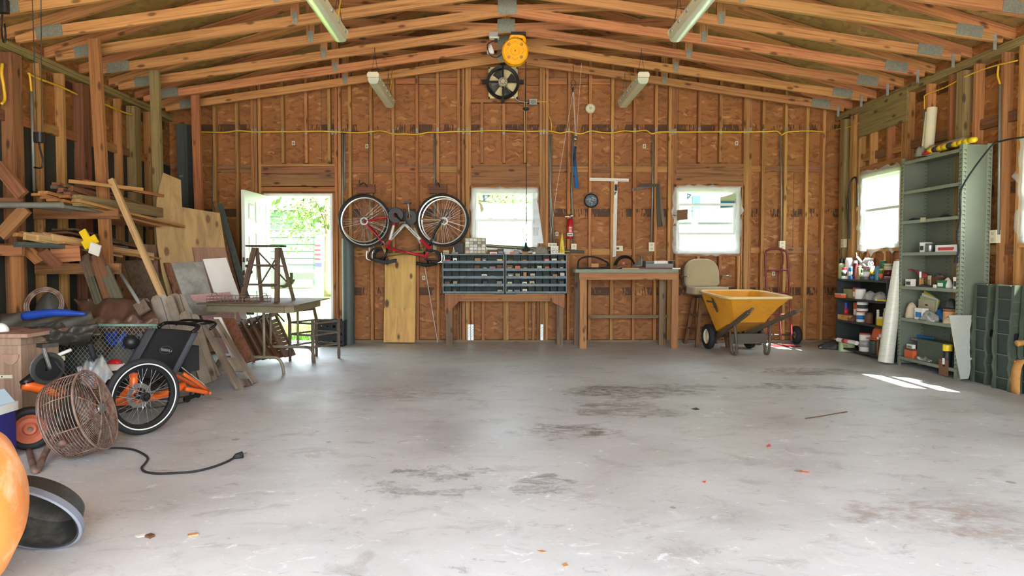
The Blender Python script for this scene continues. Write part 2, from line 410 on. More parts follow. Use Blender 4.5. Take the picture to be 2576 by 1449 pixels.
plain('galv', S(168, 172, 168), 0.5, 0.45, var=0.25, scale=30)
plain('nailplate', S(146, 148, 134), 0.5, 0.3, var=0.3, scale=60)
plain('conduit', S(140, 142, 132), 0.45, 0.3, var=0.15)
plain('white_paint', S(236, 238, 232), 0.45, var=0.05)
plain('door_white', S(232, 240, 228), 0.4, var=0.03)
plain('vinyl', S(236, 240, 238), 0.4)
plain('cream_plastic', S(220, 214, 184), 0.45, var=0.05)
plain('yellow_wire', S(226, 178, 40), 0.5)
plain('black_plastic', S(28, 29, 30), 0.45, var=0.2)
plain('black_rubber', S(34, 34, 35), 0.75, var=0.25, scale=20)
plain('black_metal', S(26, 26, 27), 0.4, 0.3)
plain('reel_yellow', S(250, 176, 16), 0.4, var=0.06)
plain('chrome', S(210, 210, 206), 0.22, 0.9)
plain('steel', S(150, 150, 146), 0.38, 0.8, var=0.2)
plain('dark_steel', S(70, 70, 66), 0.5, 0.5, var=0.3, scale=20)
plain('rust_wire', S(150, 128, 116), 0.7, 0.2, var=0.35, scale=30, dirt=(S(112, 74, 56), 0.6))
plain('rust_pipe', S(140, 118, 106), 0.7, 0.1, var=0.3, scale=16, dirt=(S(110, 78, 62), 0.5))
plain('bin_blue', S(84, 104, 112), 0.5, 0.15, var=0.3, scale=14, dirt=(S(120, 126, 124), 0.35))
plain('bin_inner', S(70, 80, 74), 0.6, 0.1, var=0.3, scale=10)
plain('shelf_green', S(116, 122, 106), 0.5, 0.1, var=0.08, scale=6)
plain('shelf_green_edge', S(134, 142, 122), 0.5, 0.1, var=0.1, scale=10)
plain('slot_dark', S(52, 56, 46), 0.7)
plain('shelf_black', S(44, 48, 46), 0.6, var=0.2, scale=10)
plain('barrow_yellow', S(232, 160, 44), 0.5, var=0.12, scale=5, dirt=(S(180, 132, 70), 0.25))
plain('barrow_rim', S(240, 206, 140), 0.5, var=0.1)
plain('barrow_orange', S(246, 152, 70), 0.5, var=0.14, scale=5, dirt=(S(250, 205, 160), 0.5))
plain('barrow_frame', S(92, 82, 70), 0.6, var=0.2)
plain('maroon', S(120, 40, 44), 0.45, 0.1, var=0.2)
plain('fabric_tan', S(176, 160, 124), 0.95, var=0.08, scale=90, sheen=0.3)
plain('fabric_dark', S(120, 104, 76), 0.95, var=0.1, scale=60)
plain('bike_red', S(196, 32, 52), 0.3, var=0.05)
plain('bike_white', S(226, 226, 220), 0.3)
plain('bike_gold', S(176, 146, 84), 0.35, 0.3)
plain('rim_silver', S(178, 176, 168), 0.3, 0.4)
plain('trike_orange', S(240, 108, 36), 0.35, var=0.06)
plain('trike_mesh', S(30, 31, 32), 0.9, var=0.2, scale=40)
plain('trike_side', S(58, 60, 64), 0.85, var=0.12)
plain('reflector', S(236, 236, 232), 0.3)
plain('tarp_brown', S(108, 80, 66), 0.45, var=0.3, scale=5, bmp=0.3)
plain('tarp_grey', S(104, 102, 92), 0.55, var=0.3, scale=5, bmp=0.3)
plain('tarp_dark', S(72, 70, 64), 0.55, var=0.3, scale=5, bmp=0.3)
plain('tarp_blue', S(36, 72, 168), 0.4, var=0.25, scale=8, bmp=0.2)
plain('chainlink', S(146, 150, 140), 0.5, 0.4)
plain('gate_green', S(112, 140, 124), 0.5, 0.2, var=0.2)
plain('panel_grey', S(140, 138, 132), 0.5, var=0.15, scale=4, dirt=(S(176, 174, 168), 0.5))
plain('panel_white', S(236, 232, 226), 0.45, var=0.06, scale=4)
plain('foam_pink', S(206, 164, 158), 0.8, var=0.15, scale=40)
plain('table_grey', S(138, 128, 104), 0.5, 0.1, var=0.15, scale=12)
plain('table_top', S(122, 102, 80), 0.7, var=0.3, scale=12)
plain('screen_dark', S(46, 38, 34), 0.8, var=0.2)
plain('cooler_blue', S(46, 46, 120), 0.5, var=0.1)
plain('cooler_lid', S(186, 210, 226), 0.45, var=0.04)
plain('cooler_white', S(226, 226, 218), 0.5)
plain('wheel_red', S(196, 104, 72), 0.6, var=0.15)
plain('tub_black', S(52, 52, 50), 0.5, var=0.3, scale=6, dirt=(S(88, 84, 76), 0.4))
plain('tub_rim', S(120, 126, 138), 0.5, var=0.15, scale=10)
plain('clear_film', S(214, 222, 224), 0.25, var=0.1, scale=8, bmp=0.5, trans=0.35)
plain('film_roll', S(220, 218, 202), 0.3, var=0.15, scale=12, bmp=0.2, aniso=(1, 1, 6))
plain('paper_roll', S(224, 216, 180), 0.7, var=0.05)
plain('dock_green', S(74, 84, 70), 0.5, var=0.2, scale=8)
plain('dock_dark', S(42, 52, 44), 0.55, var=0.2, scale=8)
plain('dock_edge', S(92, 100, 86), 0.5, var=0.2)
plain('saw_grey', S(182, 184, 174), 0.5, 0.1, var=0.08, scale=40)
plain('rust_yellow', S(206, 150, 80), 0.6, var=0.2, scale=12, dirt=(S(130, 84, 48), 0.45))
plain('fire_red', S(178, 22, 34), 0.3)
plain('strap_blue', S(30, 90, 140), 0.7)
plain('navy', S(30, 36, 50), 0.6)
plain('rope_white', S(210, 200, 192), 0.8)
plain('plaque', S(24, 44, 56), 0.4, var=0.2)
plain('plaque_mark', S(150, 170, 172), 0.5)
plain('print_black', S(24, 24, 26), 0.6)
plain('cardboard', S(186, 136, 88), 0.8, var=0.08)
plain('cardboard_dark', S(120, 84, 56), 0.8, var=0.1)
plain('paper', S(232, 228, 216), 0.8, var=0.04)
plain('rag_grey', S(142, 136, 122), 0.95, var=0.25, scale=14, bmp=0.4)
plain('rag_cream', S(206, 190, 160), 0.95, var=0.2, scale=14, bmp=0.3)
plain('yellow', S(232, 196, 30), 0.45, var=0.05)
plain('red', S(204, 40, 46), 0.45)
plain('pinkred', S(214, 96, 96), 0.6)
plain('blue', S(40, 116, 186), 0.45)
plain('deep_blue', S(40, 46, 140), 0.45)
plain('teal', S(64, 122, 140), 0.45, var=0.1)
plain('green', S(36, 110, 58), 0.45, var=0.1)
plain('lightgreen', S(176, 196, 140), 0.5, var=0.08)
plain('orange', S(216, 104, 60), 0.6, var=0.08)
plain('wine', S(92, 26, 34), 0.4)
plain('brown', S(104, 70, 48), 0.7, var=0.15)
plain('beige', S(196, 184, 152), 0.6, var=0.08)
plain('grey', S(128, 128, 122), 0.6, var=0.15)
plain('charcoal', S(58, 58, 56), 0.6, var=0.15)
plain('bottle_white', S(240, 240, 236), 0.4)
plain('amber', S(150, 90, 36), 0.25, trans=0.4)
plain('khaki', S(150, 140, 92), 0.6)
plain('diffuser', S(214, 222, 196), 0.3, trans=0.25, var=0.05)
plain('fan_box', S(222, 206, 156), 0.5)
plain('fan_blade', S(88, 88, 86), 0.4, 0.2)
plain('mesh_roll', S(92, 98, 96), 0.6, 0.3, var=0.35, scale=120)
plain('bench_top', S(126, 130, 108), 0.5, var=0.15)
plain('bar_dark', S(64, 58, 48), 0.6, 0.2, var=0.2)
plain('bag_clear', S(196, 196, 188), 0.25, var=0.2, scale=14, bmp=0.6, trans=0.3)
plain('strap_galv', S(206, 212, 210), 0.4, 0.4)
# outdoors
plain('siding_green', S(118, 146, 120), 0.6, var=0.03); plain('shed_siding', S(68, 94, 70), 0.6, var=0.03)
plain('siding_white', S(196, 200, 202), 0.6, var=0.03)
plain('roof_grey', S(190, 190, 188), 0.7, var=0.1)
plain('grass', S(112, 150, 54), 0.9, var=0.45, scale=9, bmp=0.6)
plain('driveway', S(188, 182, 172), 0.9, var=0.12, scale=4)
plain('leaf_green', S(76, 100, 40), 0.7, tint=0.4, var=0.3, trans=0.0)
plain('bark', S(96, 82, 66), 0.9, var=0.3)
plain('tire_out', S(60, 60, 60), 0.8)
plain('flag_red', S(130, 22, 28), 0.7)
plain('skyblue_wall', S(92, 120, 124), 0.7)
m, n, l, b = newmat('glass')
n.remove(b); o_ = n['Material Output']; tr = n.new('ShaderNodeBsdfTransparent'); gl = n.new('ShaderNodeBsdfGlossy'); gl.inputs['Roughness'].default_value = 0.03
mx = n.new('ShaderNodeMixShader'); mx.inputs[0].default_value = 0.05
tr.inputs[0].default_value = (0.93, 0.97, 0.95, 1)
l.new(tr.outputs[0], mx.inputs[1]); l.new(gl.outputs[0], mx.inputs[2]); l.new(mx.outputs[0], o_.inputs[0])
m, n, l, b = newmat('plastic_sheet')
b.inputs['Base Color'].default_value = (0.85, 0.88, 0.85, 1); b.inputs['Roughness'].default_value = 0.3
tr = n.new('ShaderNodeBsdfTransparent'); mx = n.new('ShaderNodeMixShader'); mx.inputs[0].default_value = 0.28
l.new(tr.outputs[0], mx.inputs[1]); l.new(b.outputs[0], mx.inputs[2]); l.new(mx.outputs[0], n['Material Output'].inputs[0])
# ---------------------------------------------------------------- the building
YB = 9.23; YS = 9.319            # stud face and sheathing face of the back wall
XL, XR = -4.36, 4.62             # stud faces of the side walls
XC = (XL + XR) / 2
YF = -0.55                       # front wall with the open garage doorway
SD = 0.089                       # stud depth
HW = 3.085                       # wall height
def zroof(x): return 3.25 + (XR - XC - abs(x - XC)) * 0.30
def zchord(x): return 3.085 + (XR - XC - abs(x - XC)) * 0.145

fl = MB().box((XL - 0.12, YF - 0.1, -0.15), (XR + 0.12, YS + 0.05, 0)).build('floor', 'concrete'); struct(fl)

def holed(mb, a0, a1, z0, z1, holes, put, top=None, brk=()):
    """fill rectangle a0..a1 x z0..z1 minus holes with cells; put(mb, a, b, za, zb)"""
    xs = sorted(set([a0, a1] + [h for q in holes for h in q[:2] if a0 < h < a1] + [c for c in brk if a0 < c < a1]))
    zs = sorted(set([z0, z1] + [h for q in holes for h in q[2:] if z0 < h < z1]))
    for i in range(len(xs) - 1):
        for j in range(len(zs) - 1):
            cx, cz = (xs[i] + xs[i + 1]) / 2, (zs[j] + zs[j + 1]) / 2
            if any(q[0] < cx < q[1] and q[2] < cz < q[3] for q in holes): continue
            put(mb, xs[i], xs[i + 1], zs[j], zs[j + 1])

# openings of the back wall (at the stud face)
D0, D1 = PY(664, 490, YB).x, PY(836, 490, YB).x; DZ = PY(750, 487, YB).z
W1 = (PY(1187, 0, YB).x, PY(1353, 0, YB).x, PY(1270, 636, YB).z, PY(1270, 475, YB).z)
W2 = (PY(1702, 0, YB).x, PY(1868, 0, YB).x, PY(1780, 637, YB).z, PY(1780, 471, YB).z)
holes_b = [(D0, D1, 0, DZ), W1, W2]
def put_back(mb, a, b, za, zb):
    ta, tb = min(zb, zroof(a)), min(zb, zroof(b))
    if ta <= za + 1e-3 and tb <= za + 1e-3: return
    ta, tb = max(ta, za), max(tb, za); y0, y1 = put_back.y
    mb.add([(a, y0, za), (b, y0, za), (b, y1, za), (a, y1, za), (a, y0, ta), (b, y0, tb), (b, y1, tb), (a, y1, ta)],
           [(3, 2, 1, 0), (4, 5, 6, 7), (0, 1, 5, 4), (1, 2, 6, 5), (2, 3, 7, 6), (3, 0, 4, 7)])
put_back.y = (YS + 0.013, YS + 0.035)
mb = MB(); brk = [XL + i * (XR - XL) / 16 for i in range(17)]
holed(mb, XL - 0.11, XR + 0.11, 0, 5, holes_b, put_back, brk=brk)
wall_back = struct(mb.build('wall_back', 'siding_green'))
zr = [0.0, PY(0, 626, YS).z, PY(0, 418, YS).z, 3.62, 4.9]
put_back.y = (YS, YS + 0.012)
g = 0.0025
for r in range(4):
    x = XL - 0.1 - (1.2 if r % 2 else 0.35)
    while x < XR + 0.1:
        a, b = max(x, XL - 0.1), min(x + 2.44, XR + 0.1)
        if b - a > 0.05:
            mb = MB(); holed(mb, a + g, b - g, zr[r] + g, zr[r + 1] - g, holes_b, put_back, brk=[XC, XC - 1.5, XC + 1.5, XC - 3, XC + 3])
            if mb.v: mb.build('osb_panel', 'osb', wall_back)
        x += 2.44

def stud(u, z0, z1, parent=wall_back, name='stud', mat=None, w=0.038, d=SD):
    x = PY(u, 400, YB).x
    board(name, (x, YB + d / 2, z0), (x, YB + d / 2, z1), w, d - 0.003, mat or random.choice(['stud_pine', 'stud_pine', 'stud_red']), parent, (1, 0, 0))
ZP = 0.04                                             # top of bottom plate
def topz(u): return min(zchord(PY(u, 200, YB).x) + 0.3, zroof(PY(u, 200, YB).x) - 0.02)
zh_top, zh1, zh2 = PY(0, 417, YB).z, PY(0, 470, YB).z, PY(0, 412, YB).z
for u in (490, 540, 596, 635, 643, 653, 845, 854, 880, 933.5, 989, 1049, 1101, 1154, 1165.6, 1174.4, 1181.5, 1360.5, 1368, 1376, 1431, 1485, 1540.7, 1596.5, 1650.6, 1685, 1692, 1698.6, 1874, 1881, 1888, 1920.7, 1977.5, 2031, 2073):
    stud(u, ZP, topz(u))
for u in (662, 837):                                  # trimmers of the door
    stud(u, ZP, DZ + 0.01)
for u in (711, 770, 828): stud(u, zh_top + 0.04, topz(u))
for u in (1212, 1267.5, 1321.6): stud(u, zh_top + 0.04, PY(0, 255, YB).z)
for u in (1759.4, 1813): stud(u, zh2 + 0.02, topz(u))
for u in (1184.5, 1356): stud(u, ZP, W1[3] + 0.04)
for u in (1699.5, 1871): stud(u, ZP, W2[3] + 0.04)
for u in (1156, 1187.5, 1215, 1270, 1276, 1325, 1343): stud(u, ZP, W1[2] - 0.04)
for u in (1705, 1760, 1815, 1862): stud(u, ZP, W2[2] - 0.04)
def hbd(u0, u1, v0, v1, name, mat, d=0.07, y=None):
    a, b = PY(u0, (v0 + v1) / 2, YB), PY(u1, (v0 + v1) / 2, YB); hgt = abs(PY(u0, v0, YB).z - PY(u0, v1, YB).z)
    yy = (YB + d / 2 + 0.004) if y is None else y
    board(name, (a.x, yy, a.z), (b.x, yy, b.z), d, hgt, mat, wall_back, (0, 1, 0))
# headers, sills, blocking
hbd(651, 842, 419, 437, 'header', 'header_wood'); hbd(651, 842, 438, 468, 'header', 'header_wood'); hbd(651, 842, 412, 418, 'plate', 'stud_red', 0.085)
hbd(657, 843, 470, 482, 'header_block', 'stud_red', 0.085)
hbd(1180, 1357, 418, 470, 'header', 'header_wood'); hbd(1180, 1357, 470, 476, 'header_block', 'stud_red', 0.085)
hbd(1699, 1872, 412, 466, 'header', 'header_wood'); hbd(1699, 1872, 466, 472, 'header_block', 'stud_red', 0.085)
hbd(1186, 1354, 636, 642, 'sill', 'stud_red', 0.085); hbd(1701, 1869, 638, 645, 'sill', 'stud_red', 0.085)
hbd(1176, 1357, 250, 257, 'fan_sill', 'stud_red', 0.085); hbd(1176, 1357, 163, 171, 'fan_block', 'stud_red', 0.085)
bl = [540, 596, 635, 653]; cols = [854, 880, 933.5, 989, 1049, 1101, 1154]; cols2 = [1376, 1431, 1485, 1540.7, 1596.5, 1650.6, 1685]; cols3 = [1888, 1920.7, 1977.5, 2031, 2073]
for C, vs in ((bl[:3], (418, 628)), (cols, (418, 628)), (cols2, (417, 626)), (cols3, (416, 622))):
    for i in range(len(C) - 1):
        for v in vs:
            hbd(C[i] + 4.2, C[i + 1] - 4.2, v, v + 15 + random.uniform(-1, 1), 'blocking', random.choice(['stud_red', 'header_wood', 'stud_pine']), 0.038, YB + SD - 0.022)
for C in ([1181.5, 1212, 1267.5, 1321.6, 1360.5],):
    for i in range(len(C) - 1):
        if i in (0, 3): hbd(C[i] + 4.2, C[i + 1] - 4.2, 196, 211, 'blocking', 'stud_red', 0.038, YB + SD - 0.022)
cols4 = [933.5, 989, 1049, 1101, 1154]
for i in range(4): hbd(cols4[i] + 4.2, cols4[i + 1] - 4.2, 194, 209, 'blocking', 'stud_red', 0.038, YB + SD - 0.022)
for i in range(3): hbd(cols2[i] + 4.2, cols2[i + 1] - 4.2, 196, 210, 'blocking', 'stud_red', 0.038, YB + SD - 0.022)
for a, b in ((XL, D0 - 0.02), (D1 + 0.02, XR)):
    board('bottom_plate', (a, YB + SD / 2, 0.02), (b, YB + SD / 2, 0.02), SD - 0.004, 0.038, 'bench_grey', wall_back, (0, 1, 0))

# side walls
def put_side(mb, a, b, za, zb): mb.box((put_side.x0, a, za), (put_side.x1, b, zb))
WR = [(7.75, 8.62, 1.27, 2.20), (5.10, 5.98, 1.27, 2.20), (2.2, 3.1, 1.27, 2.20)]       # windows of the right wall (y0,y1,z0,z1)
def side_wall(name, X, sgn, holes, lower, studs, posts):
    out = X + sgn * (SD + 0.012)
    put_side.x0, put_side.x1 = sorted((out, out + sgn * 0.02))
    mb = MB(); holed(mb, YF, YS + 0.03, 0, 3.42, holes, put_side)
    w = struct(mb.build(name, 'siding_green'))
    put_side.x0, put_side.x1 = sorted((X + sgn * SD, out))
    zz = [0, 1.22, 2.42, 3.24]
    for r in range(3):
        y = YF - (1.1 if r % 2 else 0)
        while y < YS:
            a, b = max(y, YF), min(y + 2.44, YS - 0.002)
            if b - a > 0.05:
                mb = MB(); holed(mb, a + g, b - g, zz[r] + g, zz[r + 1] - g, holes, put_side)
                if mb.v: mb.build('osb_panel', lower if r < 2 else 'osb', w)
            y += 2.44
    xm = X + sgn * SD / 2
    for y, top, bot in studs:
        board('stud', (xm, y, bot), (xm, y, top), SD - 0.003, 0.038, random.choice(['stud_pine', 'stud_pine', 'stud_red']), w, (1, 0, 0))
    for y, wd, mt in posts:
        board('post', (X + sgn * 0.03, y, 0), (X + sgn * 0.03, y, HW - 0.1), 0.11, wd, mt, w, (1, 0, 0))
    for z in (HW - 0.02, HW - 0.06):
        board('top_plate', (xm, YF, z), (xm, YB, z), SD + 0.01, 0.038, 'treated', w, (1, 0, 0))
    board('bottom_plate', (xm, YF, 0.02), (xm, YB, 0.02), SD - 0.004, 0.038, 'bench_grey', w, (1, 0, 0))
    ys = sorted([s[0] for s in studs] + [p[0] for p in posts])
    for i in range(len(ys) - 1):
        for z in (1.22, 2.42):
            a, b = ys[i] + 0.022, ys[i + 1] - 0.022
            if b - a < 0.12 or any(q[0] < (a + b) / 2 < q[1] and q[2] - 0.1 < z < q[3] + 0.1 for q in holes): continue
            board('blocking', (X + sgn * (SD - 0.022), a, z), (X + sgn * (SD - 0.022), b, z), 0.038, 0.095, random.choice(['stud_red', 'dark_board', 'stud_pine']), w, (1, 0, 0))
    return w
plain('dark_lower_panel', S(54, 54, 48), 0.85, var=0.25, scale=4)  # near-black tone given to the two lower panel rows of the left wall
lst = []
for p in (0.95, 2.0, 3.05, 4.1, 5.15, 6.2, 7.25, 8.28):
    lst += [(p + 0.36, HW - 0.08, ZP), (p + 0.71, HW - 0.08, ZP)]
wall_left = side_wall('wall_left', XL, -1, [], 'dark_lower_panel', lst[:-1], [(p, 0.13, random.choice(['treated', 'dark_board', 'header_wood'])) for p in (0.95, 2.0, 3.05, 4.1, 5.15, 6.2, 7.25, 8.28)])
rst = []; y = 9.10
while y > -0.3:
    hole = next((q for q in WR if q[0] - 0.02 < y < q[1] + 0.02), None)
    if hole: rst += [(y, hole[2] - 0.04, ZP), (y, HW - 0.08, hole[3] + 0.10)]
    else: rst.append((y, HW - 0.08, ZP))
    y -= 0.36
for q in WR:
    for yy in (q[0] - 0.03, q[1] + 0.03): rst.append((yy, HW - 0.08, ZP))
wall_right = side_wall('wall_right', XR, 1, WR, 'osb', rst, [(9.0, 0.09, 'treated'), (8.76, 0.09, 'stud_pine'), (6.75, 0.10, 'treated'), (4.6, 0.10, 'treated')])
for q in WR:
    board('header', (XR + 0.05, q[0] - 0.05, q[3] + 0.06), (XR + 0.05, q[1] + 0.05, q[3] + 0.06), 0.08, 0.085, 'stud_pine', wall_right, (1, 0, 0))
    board('sill', (XR + 0.044, q[0], q[2] - 0.02), (XR + 0.044, q[1], q[2] - 0.02), 0.085, 0.038, 'stud_pine', wall_right, (1, 0, 0))
board('gusset_board', (XR - 0.012, 7.62, 2.86), (XR - 0.012, 8.60, 2.86), 0.02, 0.36, 'treated', wall_right, (1, 0, 0))

# front wall with the open doorway behind the camera
mb = MB()
for a, b, z0, z1 in ((XL - 0.1, -2.9, 0, 3.2), (3.2, XR + 0.1, 0, 3.2), (-2.9, 3.2, 2.75, 3.2)): mb.box((a, YF - 0.1, z0), (b, YF, z1))
mb.prism([(XL - 0.1, 3.2), (XR + 0.1, 3.2), (XR + 0.1, zroof(XR)), (XC, zroof(XC)), (XL - 0.1, zroof(XL))], 0, 0.1, Matrix(((1, 0, 0, 0), (0, 0, -1, YF), (0, 1, 0, 0), (0, 0, 0, 1))))
wall_front = struct(mb.build('wall_front', 'osb'))

# roof: sheathing and scissor trusses
mb = MB()
for sgn in (-1, 1):
    e = XC + sgn * (XR - XC + 0.45); ze = zroof(XC + sgn * (XR - XC)) - 0.45 * 0.30
    a, b = (YF - 0.4, YS + 0.4)
    V = [(XC, a, zroof(XC)), (e, a, ze), (e, b, ze), (XC, b, zroof(XC))]
    mb.add(V + [(x, y, z + 0.03) for x, y, z in V], [(0, 1, 2, 3), (7, 6, 5, 4), (0, 4, 5, 1), (1, 5, 6, 2), (2, 6, 7, 3), (3, 7, 4, 0)])
ceiling = struct(mb.build('ceiling', 'roof_ply'))
CH = 0.098; TW = 0.038
def truss(y):
    t = bpy.data.objects.new('roof_truss', None); COL.objects.link(t); t.parent = ceiling; t.empty_display_size = 0.1
    M = Matrix.Translation((XC, y, HW)); t.matrix_basis = MW[ceiling.name].inverted() @ M; MW[t.name] = M
    def bd(name, p, q, h=CH, mat='truss_pine'): board(name, p, q, TW, h, mat, t, (0, 1, 0))
    plates = MB()
    for s in (-1, 1):
        xe = XC + s * (XR - XC)
        e2 = XC + s * (XR - XC - 0.02)
        bd('bottom_chord', (XC, y, zchord(XC) + CH / 2), (e2, y, zchord(e2) + CH / 2))
        bd('top_chord', (XC, y, zroof(XC) - CH / 2 - 0.012), (xe + s * 0.4, y, zroof(xe) - 0.12 - CH / 2 - 0.012))
        xw = XC + s * 2.1
        bd('web', (xw, y, zchord(xw) + CH * 0.5), (xw, y, zroof(xw) - CH), 0.085)
        bd('web', (xw, y, zroof(xw) - CH), (XC, y, zchord(XC) + CH * 0.6), 0.085)
        zc = zchord(xw)
        pl = MB().cbox((xw, y - TW / 2 - 0.003, zc + 0.075), (0.055, 0.005, 0.12)).build('nail_plate', 'nailplate', t)
        xh = XC + s * (XR - XC - 0.33)
        Mh = axisM((xh, y - TW / 2 - 0.003, zchord(xh) + CH / 2 + 0.01), (xh + s, y - TW / 2 - 0.003, zchord(xh + s) + CH / 2 + 0.01), (0, 1, 0))
        MB().box((-0.003, -0.05, -0.12), (0.003, 0.055, 0.12), Mh).build('nail_plate', 'nailplate', t)
        if s > 0:
            xq = XR - 0.1; MB().cbox((xq, y - TW / 2 - 0.004, zchord(xq) - 0.01), (0.03, 0.004, 0.14)).build('tie_strap', 'galv', t)
    bd('king_post', (XC, y, zchord(XC) + CH * 0.6), (XC, y, zroof(XC) - CH), 0.085)
    MB().cbox((XC, y - TW / 2 - 0.003, zchord(XC) + CH / 2 + 0.03), (0.20, 0.005, 0.15)).build('nail_plate', 'nailplate', t)
ty = 9.0
while ty > 0: truss(ty); ty -= 0.558

# ---------------------------------------------------------------- light portals (guides only) for the openings
def portal(c, size, rot):
    pl = bpy.data.lights.new('doorway_portal', 'AREA'); pl.shape = 'RECTANGLE'; pl.size, pl.size_y = size; pl.cycles.is_portal = True
    o = bpy.data.objects.new('doorway_portal', pl); COL.objects.link(o); o.location = c; o.rotation_euler = rot
portal((0.15, YF - 0.05, 1.37), (6.1, 2.75), (PI / 2, 0, 0))
# ---------------------------------------------------------------- windows and door
def window(n, M, w, h, mats='vinyl'):
    """single-hung window in local x (width), y (depth, outward), z; origin at lower left inner corner"""
    root = bpy.data.objects.new('window_%d' % n, None); COL.objects.link(root); root.matrix_world = M; MW[root.name] = M; struct(root)
    f = MB(); t = 0.045
    for a, b in (((0, 0.0, 0), (w, 0.09, t)), ((0, 0.0, h - t), (w, 0.09, h)), ((0, 0, t), (t, 0.09, h - t)), ((w - t, 0, t), (w, 0.09, h - t))): f.box(a, b)
    f.build('window_frame', 'vinyl', root, world=False)
    def sash(z0, z1, y, nm):
        s = MB(); k = 0.032
        for a, b in (((t, y, z0), (w - t, y + 0.028, z0 + k)), ((t, y, z1 - k), (w - t, y + 0.028, z1)), ((t, y, z0 + k), (t + k, y + 0.028, z1 - k)), ((w - t - k, y, z0 + k), (w - t, y + 0.028, z1 - k))): s.box(a, b)
        so = s.build(nm, 'vinyl', root, world=False)
        g_ = MB().box((t + k - 0.004, y + 0.011, z0 + k - 0.004), (w - t - k + 0.004, y + 0.015, z1 - k + 0.004)); g_.build('pane', 'glass', so, world=False)
        return so
    return root, sash, t
def WM(x, y, z, rz=0): return Matrix.Translation((x, y, z)) @ Matrix.Rotation(rz, 4, 'Z')
w, h = W1[1] - W1[0], W1[3] - W1[2]
r1, sash, t = window(1, WM(W1[0], YB + 0.012, W1[2]), w, h)
sash(t - 0.005, h * 0.53, 0.02, 'lower_sash'); sash(h * 0.50, h - t + 0.005, 0.052, 'upper_sash')
MB().box((t + 0.02, 0.018, h * 0.50), (w - t - 0.02, 0.03, h * 0.525)).build('meeting_rail', 'vinyl', r1, world=False)
for xx in (0.28, 0.66): MB().cbox((w * xx, 0.018, h * 0.535), (0.06, 0.02, 0.02)).build('sash_latch', 'vinyl', r1, world=False)
w2, h2 = W2[1] - W2[0], W2[3] - W2[2]
r2, sash, t = window(2, WM(W2[0], YB + 0.012, W2[2]), w2, h2)
sash(h2 * 0.28, h2 * 0.76, 0.02, 'lower_sash'); sash(h2 * 0.44, h2 - t + 0.005, 0.052, 'upper_sash')
MB().box((0.05, 0.012, 0.045), (0.085, 0.018, h2 * 0.28)).build('side_track', 'vinyl', r2, world=False)
for k, q in enumerate(WR):
    hh, ww = q[3] - q[2], q[1] - q[0]
    rr, sash, t = window(3 + k, WM(XR + 0.02, q[1], q[2], -PI / 2), ww, hh)
    sash(t - 0.005, hh * 0.53, 0.02, 'lower_sash'); sash(hh * 0.50, hh - t + 0.005, 0.052, 'upper_sash')
# torn plastic film stapled round the windows
def fringe(name, parent, M, w, h, amp, seed, sides='TBLR'):
    rd = random.Random(seed)
    for sd in sides:
        L = w if sd in 'TB' else h; k = 14; off = [abs(rd.gauss(0, 1)) * amp * math.sin(PI * i / k) ** 0.5 for i in range(k + 1)]
        yj = [-0.006 - rd.random() * 0.025 for _ in range(k + 1)]
        def fn(u, v, sd=sd):
            i = u * k; i0 = min(int(i), k - 1); f = i - i0; o = off[i0] * (1 - f) + off[i0 + 1] * f; y = yj[i0] * (1 - f) + yj[i0 + 1] * f
            e = -0.055 * (1 - v) + v * (o + 0.01)
            p = {'T': (u * w, y, h + e), 'B': (u * w, y, -e), 'L': (-e, y, u * h), 'R': (w + e, y, u * h)}[sd]
            return M @ Vector(p)
        MB().grid(fn, 28, 4, thick=(M.to_3x3() @ Vector((0, -0.0015, 0)))).build(name, 'plastic_sheet', parent, smooth=True)
fringe('plastic_film', r1, MW[r1.name], w, h, 0.014, 3, 'TLR')
fringe('plastic_film', r2, MW[r2.name], w2, h2, 0.018, 5)
fringe('plastic_film', bpy.data.objects['window_3'], MW['window_3'], WR[0][1] - WR[0][0], WR[0][3] - WR[0][2], 0.045, 8, 'TBL')
fringe('plastic_film', bpy.data.objects['window_4'], MW['window_4'], WR[1][1] - WR[1][0], WR[1][3] - WR[1][2], 0.03, 9, 'TBL')
# side film pulled away from window 1, stickers on the panes
pts = [(1350, 500), (1358, 545), (1367, 612), (1341, 612), (1341, 500)]
Pf = [PY(u, v, YB - 0.012) for u, v in pts]
MB().add([tuple(p) for p in Pf] + [(p.x, p.y - 0.002, p.z) for p in Pf], [(0, 1, 2, 3, 4), (9, 8, 7, 6, 5)] + [(i, (i + 1) % 5, 5 + (i + 1) % 5, 5 + i) for i in range(5)]).build('plastic_film', 'clear_film', r1)
def decal(pts, y, name, mat, parent, th=0.002):
    Q = [PY(u, v, y) for u, v in pts]; k = len(Q)
    MB().add([tuple(p) for p in Q] + [(p.x, p.y - th, p.z) for p in Q], [tuple(range(k)), tuple(range(2 * k - 1, k - 1, -1))] + [(i, (i + 1) % k, k + (i + 1) % k, k + i) for i in range(k)]).build(name, mat, parent)
decal([(1216, 491), (1232, 491), (1216, 508)], YB + 0.06, 'sticker', 'blue', r1)
decal([(1219, 493), (1228, 493), (1219, 503)], YB + 0.056, 'sticker_mark', 'bottle_white', r1)
decal([(1206, 511), (1213, 513), (1217, 528), (1210, 535)], YB + 0.06, 'torn_label', 'beige', r1)
decal([(1729, 486), (1740, 490), (1728, 503)], YB + 0.06, 'sticker', 'blue', r2)
decal([(1730, 489), (1736, 491), (1730, 498)], YB + 0.056, 'sticker_mark', 'bottle_white', r2)
decal([(1812, 498), (1850, 486), (1850, 522), (1811, 524)], YB + 0.06, 'window_label', 'lightgreen', r2)
decal([(1813, 505), (1848, 505), (1848, 520), (1813, 522)], YB + 0.057, 'label_picture', 'teal', r2)
decal([(1812, 497), (1848, 486), (1848, 489), (1814, 502)], YB + 0.057, 'label_strip', 'beige', r2)
